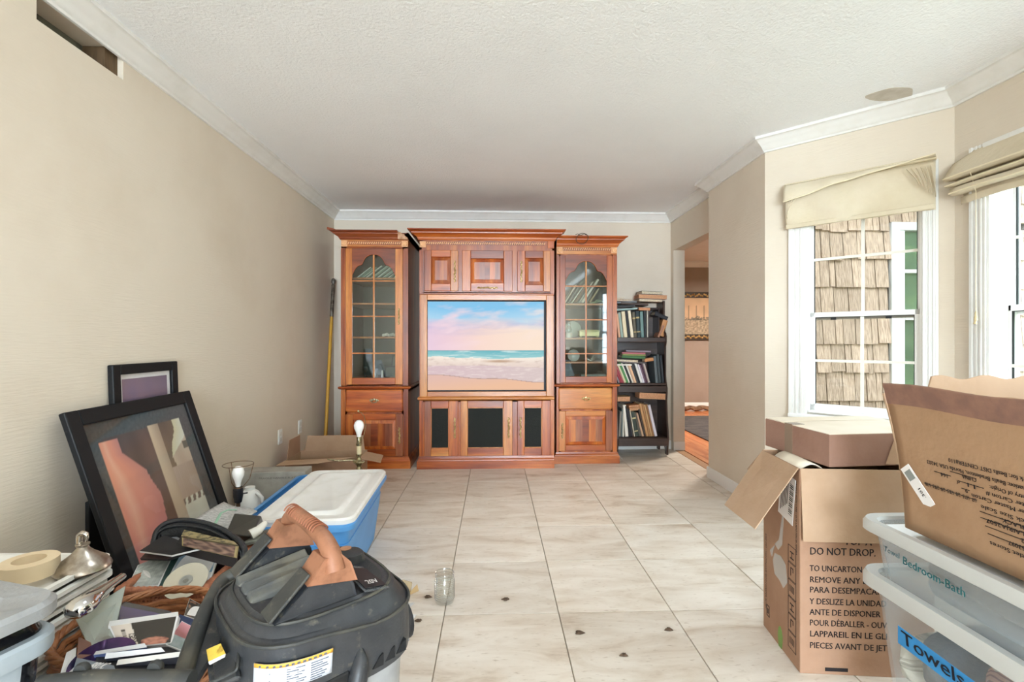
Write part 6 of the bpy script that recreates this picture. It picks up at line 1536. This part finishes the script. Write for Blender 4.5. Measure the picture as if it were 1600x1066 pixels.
# white jug
t = thing('white_jug', 'white plastic jug standing behind the wire-ring lamp', 'jug', (-1.33, 2.72, 0))
b = MB(); b.lathe([(.001, .001), (.070, .001), (.074, .02), (.074, .24), (.066, .29), (.045, .325), (.026, .34), (.026, .355), (.001, .356)], 24); b.build('body', pm('white_jug_plastic', '#e6e6e2', .4), t, smooth=45)
b = MB(); b.tube([(.05, -.03, .33), (.085, -.045, .31), (.09, -.05, .24), (.070, -.035, .20)], .010, 8); b.build('handle', pm('white_jug_handle', '#dcdcd8', .4), t, smooth=60)

# grey printed panel box
t = thing('grey_printed_carton', 'long dusty grey carton with a printed oval mark, beside the left wall', 'box', (-1.39, 3.12, .0), radians(3))
b = MB(); b.box(-.22, .20, 0, .14, .002, .328); b.build('body', pm('grey_carton', '#a9a59c', .85, var=(7, '#8f8b82', .42, .68), bump=(40, .2)), t, bevel=.004)
b = MB(); 
b.tube([(.10 + .040 * cos(a), -.001, .205 + .020 * sin(a)) for a in [2 * pi * k / 24 for k in range(24)]], .0022, 4, closed=True); b.build('oval_mark', M_INK, t)
line('lettering', 'PCO', .014, .05, M_INK, t, Matrix.Identity(4), .075, .198)
line('lettering', 'FRAGILE HANDLE FLAT', .011, .22, pm('faded_print', '#6e6a66', .8), t, Matrix.Identity(4), -.08, .285)

# open brown carton by the cabinet
t = thing('open_carton', 'low open brown carton marked with black letters, below the yellow pole', 'box', (-1.28, 3.70, 0), radians(1))
b = MB(); b.box(-.27, .26, 0, .004, .002, .262); b.build('front_panel', M_CBP, t, bevel=.001); b = MB(); b.box(-.27, .26, .296, .30, .002, .27); b.build('back_panel', M_CB, t, bevel=.001)
b = MB(); b.box(-.27, -.266, .004, .296, .002, .262); b.build('side_panel', M_CB, t, bevel=.001); b = MB(); b.box(.256, .26, .004, .296, .002, .262); b.build('side_panel', M_CB, t, bevel=.001); b = MB(); b.box(-.266, .256, .004, .296, .002, .006); b.build('base', M_CB, t)
b = MB(); b.panel((-.24, .300, .265), (.24, .300, .265), (.22, .318, .385), (-.22, .318, .385), .004); b.build('flap', M_CB, t, bevel=.001)
b = MB(); b.panel((-.268, .03, .262), (-.268, .29, .262), (-.262, .27, .40), (-.262, .06, .40), .004); b.build('flap', M_CBP, t, bevel=.001)
b = MB(); b.panel((-.30, -.10, .250), (.0, -.10, .262), (.25, -.03, .290), (-.27, .0, .262), .004); b.build('flap', M_CBL, t, bevel=.001)
b = MB(); b.panel((.258, .03, .262), (.258, .26, .262), (.40, .24, .235), (.42, .04, .225), .004); b.build('flap', M_CBL, t, bevel=.001)
line('lettering', 'J&C', .040, .16, M_INK, t, Matrix.Identity(4), -.255, .165)

# brass candlestick lamp
t = thing('table_lamp', 'silvery brass table lamp with bare bulb before the left cherry cabinet', 'lamp', (-.91, 3.336, 0))
M_LB = pm('silvered_brass', '#a59a78', .25, .85, var=(30, '#6c6248', .45, .65))
b = MB(); b.lathe([(.001, .0015), (.085, .0015), (.09, .012), (.06, .022), (.03, .04), (.018, .07), (.026, .11), (.018, .15), (.014, .2), (.03, .235), (.05, .262), (.052, .268), (.03, .276), (.018, .292), (.012, .305), (.030, .328), (.042, .336), (.040, .340), (.018, .350), (.011, .365), (.020, .382), (.020, .388)], 24); b.build('base', M_LB, t, smooth=40)
b = MB(); b.lathe([(.015, .386), (.015, .444)], 16); b.build('candle_sleeve', pm('ivory_sleeve', '#d9c9a0', .5), t, smooth=60)
b = MB(); b.lathe([(.017, .444), (.019, .448), (.019, .462), (.015, .466), (.016, .50), (.013, .506)], 16); b.build('socket', M_LB, t, smooth=40)
bulb_parts(t, .500, 1.12)
b = MB(); b.tube([(.018, 0, .47), (.034, 0, .52), (.046, 0, .58), (.036, 0, .64), (.016, 0, .665), (-.004, 0, .672)], .0022, 6); b.lathe([(.001, .672), (.007, .674), (.007, .682), (.001, .686)], 10, (-.004, 0, 0)); b.build('harp', M_LB, t, smooth=60)
b = MB(); b.tube([(-.015, 0, .345), (-.06, -.02, .352), (-.12, -.03, .350), (-.20, -.03, .362)], .005, 6); b.build('arm', M_LB, t, smooth=60)

# blue tub with white lid
t = thing('blue_tub', 'blue plastic tub with a white lid set askew on top, on the tiled floor', 'storage tub', (-.858, 2.555, 0), radians(2.2)); MATS[t.name] = Matrix.Translation((-.858, 2.555, 0)) @ Matrix.Rotation(radians(2.2), 4, 'Z')
M_BLU = pm('blue_plastic', '#4a90d0', .38, var=(5, '#569cda', .4, .7)); M_LIDW = pm('white_tub_lid', '#ecebe8', .4, var=(8, '#dddbd4', .5, .75))
q = (-.292, .235, -.445, .42)
b = MB(); b.loft([rrect(*inset(*q, .062), .05, .002), rrect(*inset(*q, .030), .05, .26), rrect(*inset(*q, .034), .05, .262), rrect(*inset(*q, .026), .05, .335), rrect(*inset(*q, .030), .05, .335), rrect(*inset(*q, .066), .05, .008)]); b.build('body', M_BLU, t, smooth=40)
b = MB(); R_ = [rrect(*inset(*q, .026), .05, .325), rrect(*inset(*q, .0), .06, .332), rrect(*inset(*q, 0), .06, .350), rrect(*inset(*q, .008), .055, .356), rrect(*inset(*q, .028), .05, .356)]; b.loft(R_ + [R_[0]], cap=False); b.build('rim', M_BLU, t, smooth=40)
b = MB(); ql = (-.205, .232, -.425, .405)
b.loft([rrect(*inset(*ql, .004), .05, .352), rrect(*inset(*ql, 0), .055, .356), rrect(*inset(*ql, 0), .055, .374), rrect(*inset(*ql, .008), .05, .382), rrect(*inset(*ql, .040), .045, .382), rrect(*inset(*ql, .050), .04, .376), rrect(*inset(*ql, .072), .04, .376), rrect(*inset(*ql, .086), .04, .388), rrect(*inset(*ql, .10), .035, .389), rrect(*inset(*ql, .112), .03, .384)]); b.build('lid', M_LIDW, t, smooth=35)
b = MB(); b.loft([rrect(-.14, .06, -.432, -.395, .012, .376), rrect(-.135, .055, -.430, -.40, .012, .386)]); b.build('lid_latch', M_LIDW, t, smooth=40)

# glass jar and litter on the tiles
M_JAR = glass_mat('jar_glass', (.965, .975, .965, 1), .10, .03)
t = thing('glass_jar', 'empty ribbed clear glass jar standing on the floor tiles', 'jar', (-.2185, 2.171, 0))
b = MB(); P = [(.030, .0015), (.040, .002), (.043, .008)] + [(.043 + .0018 * (k % 2), .012 + k * .008) for k in range(10)] + [(.042, .098), (.038, .104), (.0375, .108), (.0400, .110), (.0400, .114), (.0375, .116), (.0375, .120), (.0400, .122), (.0400, .128), (.038, .131), (.036, .131), (.0345, .128), (.0345, .106), (.039, .098), (.040, .012), (.034, .006), (.001, .006)]
b.lathe(P, 36, cap=False); b.lathe([(.001, .0015), (.030, .0015)], 36, cap=False); b.build('body', M_JAR, t, smooth=50)
b = MB(); 
for k in range(9): b.tube([(.0437 * cos(a), .0437 * sin(a), .02 + k * .0095) for a in [2 * pi * i / 36 for i in range(36)]], .0009, 4, closed=True)
for z in (.112, .126): b.tube([(.0405 * cos(a), .0405 * sin(a), z) for a in [2 * pi * i / 36 for i in range(36)]], .0012, 4, closed=True)
b.build('ribs', glass_mat('jar_ribs', (.86, .87, .86, 1), .35, .05), t, smooth=60, kind='stuff')
def chip(name, label, cat, pts, t_, mat, **k):
    b = MB(); b.panel(*pts, t_); o = b.build(name, mat, **k); return tag(o, label, cat)
M_AMB = haze_plastic('amber_clear_plastic', '#cdb68c', .55, .12)
chip('blister_pack', 'amber clear blister pack standing on edge beside the vacuum', 'packaging', ((-.435, 2.235, .003), (-.385, 2.22, .003), (-.378, 2.245, .052), (-.425, 2.26, .058)), .022, M_AMB, bevel=.004)
chip('torn_card', 'small tan card triangle beside the blister pack', 'card', ((-.392, 2.215, .003), (-.345, 2.26, .003), (-.352, 2.262, .034), (-.372, 2.24, .018)), .002, cover('#bfa276'))
chip('torn_paper', 'white torn paper lying on the tiles beside the vacuum, the larger one', 'paper', ((-.43, 1.93, .004), (-.350, 1.95, .004), (-.325, 2.06, .006), (-.42, 2.08, .004)), .002, CW)
chip('torn_paper', 'silvery torn paper between the blister pack and the larger white paper', 'paper', ((-.43, 2.10, .004), (-.375, 2.09, .004), (-.345, 2.145, .012), (-.41, 2.15, .004)), .002, cover('#c9c7c2'))
rr = random.Random(4)
for k, (x, y_) in enumerate([(-.36, 1.90), (-.335, 1.915), (-.375, 1.885), (-.345, 1.88)]):
    chip('plastic_shard', ('pale blue', 'slate grey', 'whitish', 'dark grey')[k] + ' plastic shard beside the larger torn paper', 'litter', ((x, y_, .003), (x + .02, y_ + .006, .004), (x + .018, y_ + .018, .012), (x + .003, y_ + .014, .008)), .002, cover(('#c9cdd2', '#a9adb4', '#dadada', '#8f949c')[k]))
for o in [o for o in COL.objects if o.name.startswith('plastic_shard')]: o['group'] = 'shards by the torn paper'
M_CRUMB = pm('dry_leaf_crumb', '#4c3a2a', .9)
for k, (x, y_, s, lab) in enumerate([(.051, 2.172, .016, 'dark dry leaf crumb on the tile right of the jar'), (-.298, 2.206, .016, 'dark dry leaf crumb between the blister pack and the jar'), (.334, 1.914, .018, 'dark crumb on the tile nearest the camera, left of the middle joint'), (.694, 1.922, .016, 'dark crumb on the tile nearest the appliance carton'), (.474, 1.772, .014, 'brown crumb farthest forward on the tiles'), (-.31, 2.02, .014, 'brown leaf scrap beside the larger white torn paper')]):
    b = MB(); pts = [(x + s * cos(a) * (1 + .5 * sin(3 * a + k)), y_ + s * .6 * sin(a)) for a in [2 * pi * i / 9 for i in range(9)]]
    b.loft([[(p[0], p[1], .0015) for p in pts], [(x + (p[0] - x) * .6, y_ + (p[1] - y_) * .5, .007 + .003 * (i % 2)) for i, p in enumerate(pts)]])
    tag(b.build('leaf_crumb', M_CRUMB), lab, 'litter')
# ---------------------------------------------------------------- the shop vacuum in front
M_VB = pm('black_vacuum_plastic', '#292b2f', .45, var=(7, '#3f4042', .45, .7), dust=(38, '#6a6558', .60, .75), bump=(150, .08))
M_VD = pm('dusty_black_plastic', '#303130', .6, var=(9, '#4e4b42', .45, .66), dust=(60, '#6f6a5a', .62, .78))
M_VR = pm('dusty_rib_plastic', '#4b4d4c', .55, var=(9, '#6f6c60', .45, .68), dust=(60, '#8a8474', .62, .78))
M_VG = pm('grey_drum_plastic', '#9a9b9c', .45, var=(8, '#8a8b8c', .5, .7)); M_VO = pm('dusty_orange_grip', '#96654a', .55, var=(26, '#7a5038', .48, .68))
M_CLR = haze_plastic('clear_smoked_plate', '#77797c', .35, .12)
DY = -.014; DX = .014; VZ = radians(40.5); VC = (-.426, 1.13, 0)
V = thing('shop_vacuum', 'big dusty black shop vacuum with an orange-capped carry handle, on the floor at the front', 'vacuum', VC, VZ)
def sq(rx, ry, z, n=48, e=.62, dx=0, dy=0, rot=0):
    return [(dx + rx * (abs(cos(a)) ** e) * (1 if cos(a) > 0 else -1), dy + ry * (abs(sin(a)) ** e) * (1 if sin(a) > 0 else -1), z) for a in [2 * pi * k / n for k in range(n)]]
b = MB(); b.loft([sq(.140, .140, .02, dx=DX, dy=DY), sq(.155, .155, .06, dx=DX, dy=DY), sq(.168, .170, .42, dx=DX, dy=DY), sq(.172, .174, .468, dx=DX, dy=DY), sq(.15, .15, .47, dx=DX, dy=DY)]); b.build('drum', M_VG, V, smooth=40)
for k, (x, y_) in enumerate([(.12, .10), (-.12, .10), (.12, -.15), (-.12, -.15)]):
    b = MB(); b.lathe([(.001, -.009), (.022, -.009), (.025, 0), (.022, .009), (.001, .009)], 14, (x, y_, .026), Matrix.Rotation(radians(90), 3, 'X')); b.build('caster', M_BLACK, V, smooth=40)
# (offset of the head)
# head: skirt, waist line, sloping shoulder, ribbed deck
def zr(pts, f): return [(x, y_, z + f(x, y_)) for x, y_, z in pts]
wav = lambda x, y_: .010 * (1 if x < -.05 else (-1 if x > .07 else (1 - (x + .05) / .06)))
R_ = [sq(.174, .174, .455, dx=DX, dy=DY), sq(.184, .186, .461, dx=DX, dy=DY), sq(.186, .188, .49, dx=DX, dy=DY), zr(sq(.184, .186, .572, dx=DX, dy=DY), wav), zr(sq(.175, .177, .579, dx=DX, dy=DY), wav), zr(sq(.169, .171, .583, dx=DX, dy=DY), lambda x, y_: .7 * wav(x, y_)),
      sq(.158, .160, .602, dx=DX - .004, dy=DY), sq(.148, .150, .609, dx=DX - .006, dy=DY), sq(.136, .144, .614, dx=DX - .008, dy=DY + .002), sq(.126, .136, .611, dx=DX - .008, dy=DY + .002), sq(.05, .06, .612)]
b = MB(); b.loft(R_); b.build('head', M_VB, V, smooth=28)
b = MB(); P = zr(sq(.185, .187, .575, dx=DX, dy=DY), wav); b.tube(P, .0036, 6, closed=True); b.build('ridge_line', M_VD, V, smooth=60)
b = MB(); P = sq(.151, .153, .608, 48, dx=DX - .006, dy=DY); b.tube(P, .0036, 6, closed=True); b.build('deck_edge', M_VD, V, smooth=60)
for k in range(4):
    y0 = .128 - k * .044; b = MB()
    x0, x1 = -.128 + .012 * (k == 0), .030 - .004 * k
    b.loft([[(x0, y0 - .036, .608), (x0, y0, .608), (x0 + .004, y0 - .002, .626), (x0 + .004, y0 - .030, .618)], [(x1, y0 - .036, .614), (x1, y0, .614), (x1, y0 - .002, .648), (x1, y0 - .030, .634)]]); b.build('vent_rib', M_VR, V, bevel=.004, seg=2)
# handle pods and grip
def pod(yc, s, name):
    b = MB(); h = .027
    ring = lambda y_, g: [(-.120 + g, y_, .612), (.052 - g, y_, .612), (.046 - g, y_, .640), (.020, y_, .690 - g), (-.020, y_, .694 - g), (-.044 + g * .5, y_, .678 - g)]
    b.loft([ring(yc - h * .8, .006), ring(yc - h, .010) if False else ring(yc - h * .95, .003), ring(yc + h * .95, .003)]); b.build(name, M_VB, V, bevel=.004, seg=2)
    b = MB(); b.panel((-.122, yc - h, .616), (-.122, yc + h, .616), (-.046, yc + h * .9, .684), (-.046, yc - h * .9, .684), .006); b.build('dusty_slope', M_VD, V, bevel=.002)
    b = MB(); R2 = lambda y_, g: [(-.056 + g, y_, .668), (.048 - g, y_, .648), (.034 - g, y_, .690), (.014, y_, .712 - g), (-.022, y_, .712 - g)]
    b.loft([R2(yc - h * 1.1, .004), R2(yc - h * 1.15, .0), R2(yc + h * 1.1, 0)]); b.build('orange_cap', M_VO, V, bevel=.006, seg=2)
pod(-.128, -1, 'handle_pod'); pod(.112, 1, 'handle_pod')
GP = spl([Vector(p) for p in ((0, -.155, .680), (-.001, -.140, .712), (-.002, -.100, .732), (-.003, -.04, .740), (-.003, .02, .742), (-.002, .075, .736), (-.001, .107, .716), (0, .127, .684))], 6)
b = MB(); b.tube([tuple(p) for p in GP], [.021 - .004 * sin(pi * i / (len(GP) - 1)) for i in range(len(GP))], 12); b.build('grip', M_VO, V, smooth=60)
b = MB()
for k in range(15):
    y_ = -.085 + k * .0125; b.tube([(-.003 + .0182 * cos(a), y_, .739 + .0182 * sin(a)) for a in [pi * .1 + pi * .8 * i / 8 for i in range(9)]], .0018, 4)
b.build('grip_ribs', pm('dark_orange_grip', '#8a5034', .6), V, smooth=60, kind='stuff')
# clear plate and cap on the right shoulder
b = MB(); b.panel((.062, -.165, .622), (.125, -.155, .606), (.110, -.055, .622), (.060, -.035, .636), .005); b.build('clear_plate', M_CLR, V, bevel=.002)
b = MB(); b.panel((.066, -.158, .624), (.120, -.150, .611), (.106, -.075, .625), (.064, -.06, .636), .002); b.build('plate_backing', pm('dark_plate', '#1a1a1d', .3), V)
MP = frameM((.075, -.150, .6265), (.50, .09, -.12), (-.1, 1, .12))
line('lettering', '20V', .016, .030, CW, V, MP, 0, 0)
b = MB(); b.loft([sq(.03, .034, .612, 16, .7, .115, .02), sq(.026, .03, .630, 16, .7, .115, .02), sq(.02, .024, .632, 16, .7, .115, .02)]); b.build('switch_cap', M_VB, V, smooth=40)
b = MB(); b.lathe([(.001, .02), (.014, .018), (.016, .0), (.001, 0)], 12, (.112, .045, .615)); b.build('switch_button', pm('tan_button', '#a87a5a', .5), V, smooth=50)
# hose port, latch, cooling slits
Rr = Matrix.Rotation(radians(90), 3, 'Y')
b = MB(); b.lathe([(.001, .0), (.044, .0), (.047, .006), (.047, .014), (.038, .018), (.001, .020)], 24, (.205, -.055, .46), Rr); b.build('side_port', M_BLACK, V, smooth=40)
for k in range(3):
    b = MB(); x = .060 + k * .030; b.prism([(x, .475), (x + .024, .475), (x + .024, .499), (x + .016, .495)], -.2035 + .006 * k, -.170, 'y'); b.build('cooling_slot', pm('slot_black', '#0b0b0d', .8), V)
b = MB(); b.tube([(.036, -.196, .525), (.032, -.208, .510), (.024, -.214, .485), (.018, -.212, .44), (.018, -.200, .41)], [.006, .014, .019, .018, .012], 10); b.build('latch', M_VB, V, smooth=60)
b = MB(); b.prism([(-.12, .462), (.01, .462), (.01, .497), (-.11, .490)], -.206, -.17, 'y'); b.build('front_recess', pm('recess_black', '#0e0f11', .6), V, bevel=.003)
# warning label curved to the skirt
def lab_pt(u, v, d=.0015):
    x = -.150 + .125 * u; z = .508 + .050 * v
    P = sq(.186, .188, 0, 400, dx=DX, dy=DY); best = min(P, key=lambda p: abs(p[0] - x) + (0 if p[1] < 0 else 9))
    return (x, best[1] - d - .004 + .006 * (1 - v), z)
b = MB(); b.grid(lambda u, v: lab_pt(u, v), 20, 4); b.build('warning_label', pm('label_silver', '#c9cdd6', .45), V, smooth=60, solid=.001)
b = MB(); b.grid(lambda u, v: lab_pt(u, .84 + .16 * v, .0024), 20, 1); b.build('label_band', pm('label_amber', '#d6a23c', .45), V, smooth=60, solid=.0006)
b = MB(); rr = random.Random(9)
for c in range(3):
    for r in range(8):
        u0 = .03 + c * .325; u1 = u0 + .28 * (rr.uniform(.75, 1) if r % 3 else .6); v = .06 + r * .094
        p, q = lab_pt(u0, v, .0026), lab_pt(u1, v, .0026); b.cbox(((p[0] + q[0]) / 2, (p[1] + q[1]) / 2, p[2]), (q[0] - p[0], .0008, .0017), Euler((0, 0, atan2(q[1] - p[1], q[0] - p[0]))))
p, q = lab_pt(.06, .91, .0032), lab_pt(.9, .91, .0032)
for k in range(12):
    u = .06 + k * .075; p = lab_pt(u, .91, .0034); b.cbox(p, (.0055, .0008, .0035))
b.build('label_print', pm('label_ink', '#5a5f6c', .7), V, kind='stuff')
# left side: tool frame, tags, carry bar
MATS[V.name] = Matrix.Translation(VC) @ Matrix.Rotation(VZ, 4, 'Z')
def wtube(name, pts, r, mat, n=10, **k):
    b = MB(); b.tube([tuple(p) for p in spl([Vector(p) for p in pts], 6)], r, n); return b.build(name, mat, V, world=True, smooth=50, **k)
wtube('side_frame', [(-0.606, 1.243, 0.587), (-0.658, 1.225, 0.566), (-0.652, 1.165, 0.558), (-0.629, 1.084, 0.551), (-0.604, 1.003, 0.539), (-0.574, 0.922, 0.530)], .017, M_VD)
b = MB(); b.panel((-0.625, 1.164, 0.558), (-0.605, 1.043, 0.527), (-0.520, 0.920, 0.495), (-0.452, 0.947, 0.509), .02); b.build('side_pocket', M_VB, V, world=True, bevel=.004)
b = MB(); b.panel((-0.551, 0.976, 0.523), (-0.514, 0.919, 0.512), (-0.470, 0.918, 0.532), (-0.507, 0.979, 0.551), .012); b.build('tool_slot', M_VB, V, world=True, bevel=.004)
b = MB(); b.prism([(0, 0), (1, 0), (1, 1)], 0, 0, 'y'); b = MB(); b.panel((-0.643, 1.174, 0.576), (-0.612, 1.008, 0.536), (-0.555, 0.921, 0.512), (-0.561, 1.111, 0.556), .014); b.build('side_web', M_VB, V, world=True, bevel=.003)
wtube('pocket_seam', [(-0.499, 0.974, 0.567), (-0.473, 0.923, 0.550), (-0.484, 0.918, 0.539), (-0.516, 0.904, 0.531)], .003, M_VD, 6)
wtube('pocket_ridge', [(-0.628, 1.149, 0.574), (-0.546, 1.041, 0.561), (-0.509, 0.984, 0.555)], .004, M_VD, 6)
b = MB(); b.panel((-0.561, 0.976, 0.548), (-0.542, 0.950, 0.541), (-0.510, 0.949, 0.556), (-0.533, 0.975, 0.560), .002); b.build('yellow_tag', pm('yellow_tag', '#d9b84a', .5, var=(60, '#a8862c', .5, .6)), V, world=True, label='yellow printed tag')
b = MB(); b.panel((-0.541, 0.948, 0.542), (-0.537, 0.944, 0.539), (-0.509, 0.944, 0.553), (-0.510, 0.949, 0.556), .002); b.build('tag_edge', CW, V, world=True)
b = MB(); b.panel((-0.543, 1.006, 0.559), (-0.528, 0.990, 0.555), (-0.526, 1.005, 0.562), (-0.542, 1.021, 0.568), .0015); b.build('square_sticker', pm('faded_sticker', '#b9bab0', .6), V, world=True)
b = MB(); b.tube([(-0.800, 0.890, 0.544), (-0.718, 0.897, 0.546), (-0.623, 0.903, 0.541), (-0.543, 0.900, 0.539)], [.016, .017, .017, .018], 12)
b.build('carry_bar', M_VD, V, world=True, smooth=50)
b = MB(); b.panel((-0.755, 0.883, 0.554), (-0.601, 0.888, 0.550), (-0.608, 0.898, 0.556), (-0.764, 0.894, 0.560), .02); b.build('bar_plate', M_VB, V, world=True, bevel=.003)
for c in ((-0.740, 0.908, 0.558), (-0.615, 0.913, 0.556)):
    b = MB(); b.lathe([(.001, -.006), (.012, -.006), (.014, 0), (.012, .006), (.001, .006)], 14, c, Matrix.Rotation(radians(90), 3, 'X')); b.build('bar_lug', M_VD, V, world=True, smooth=40)
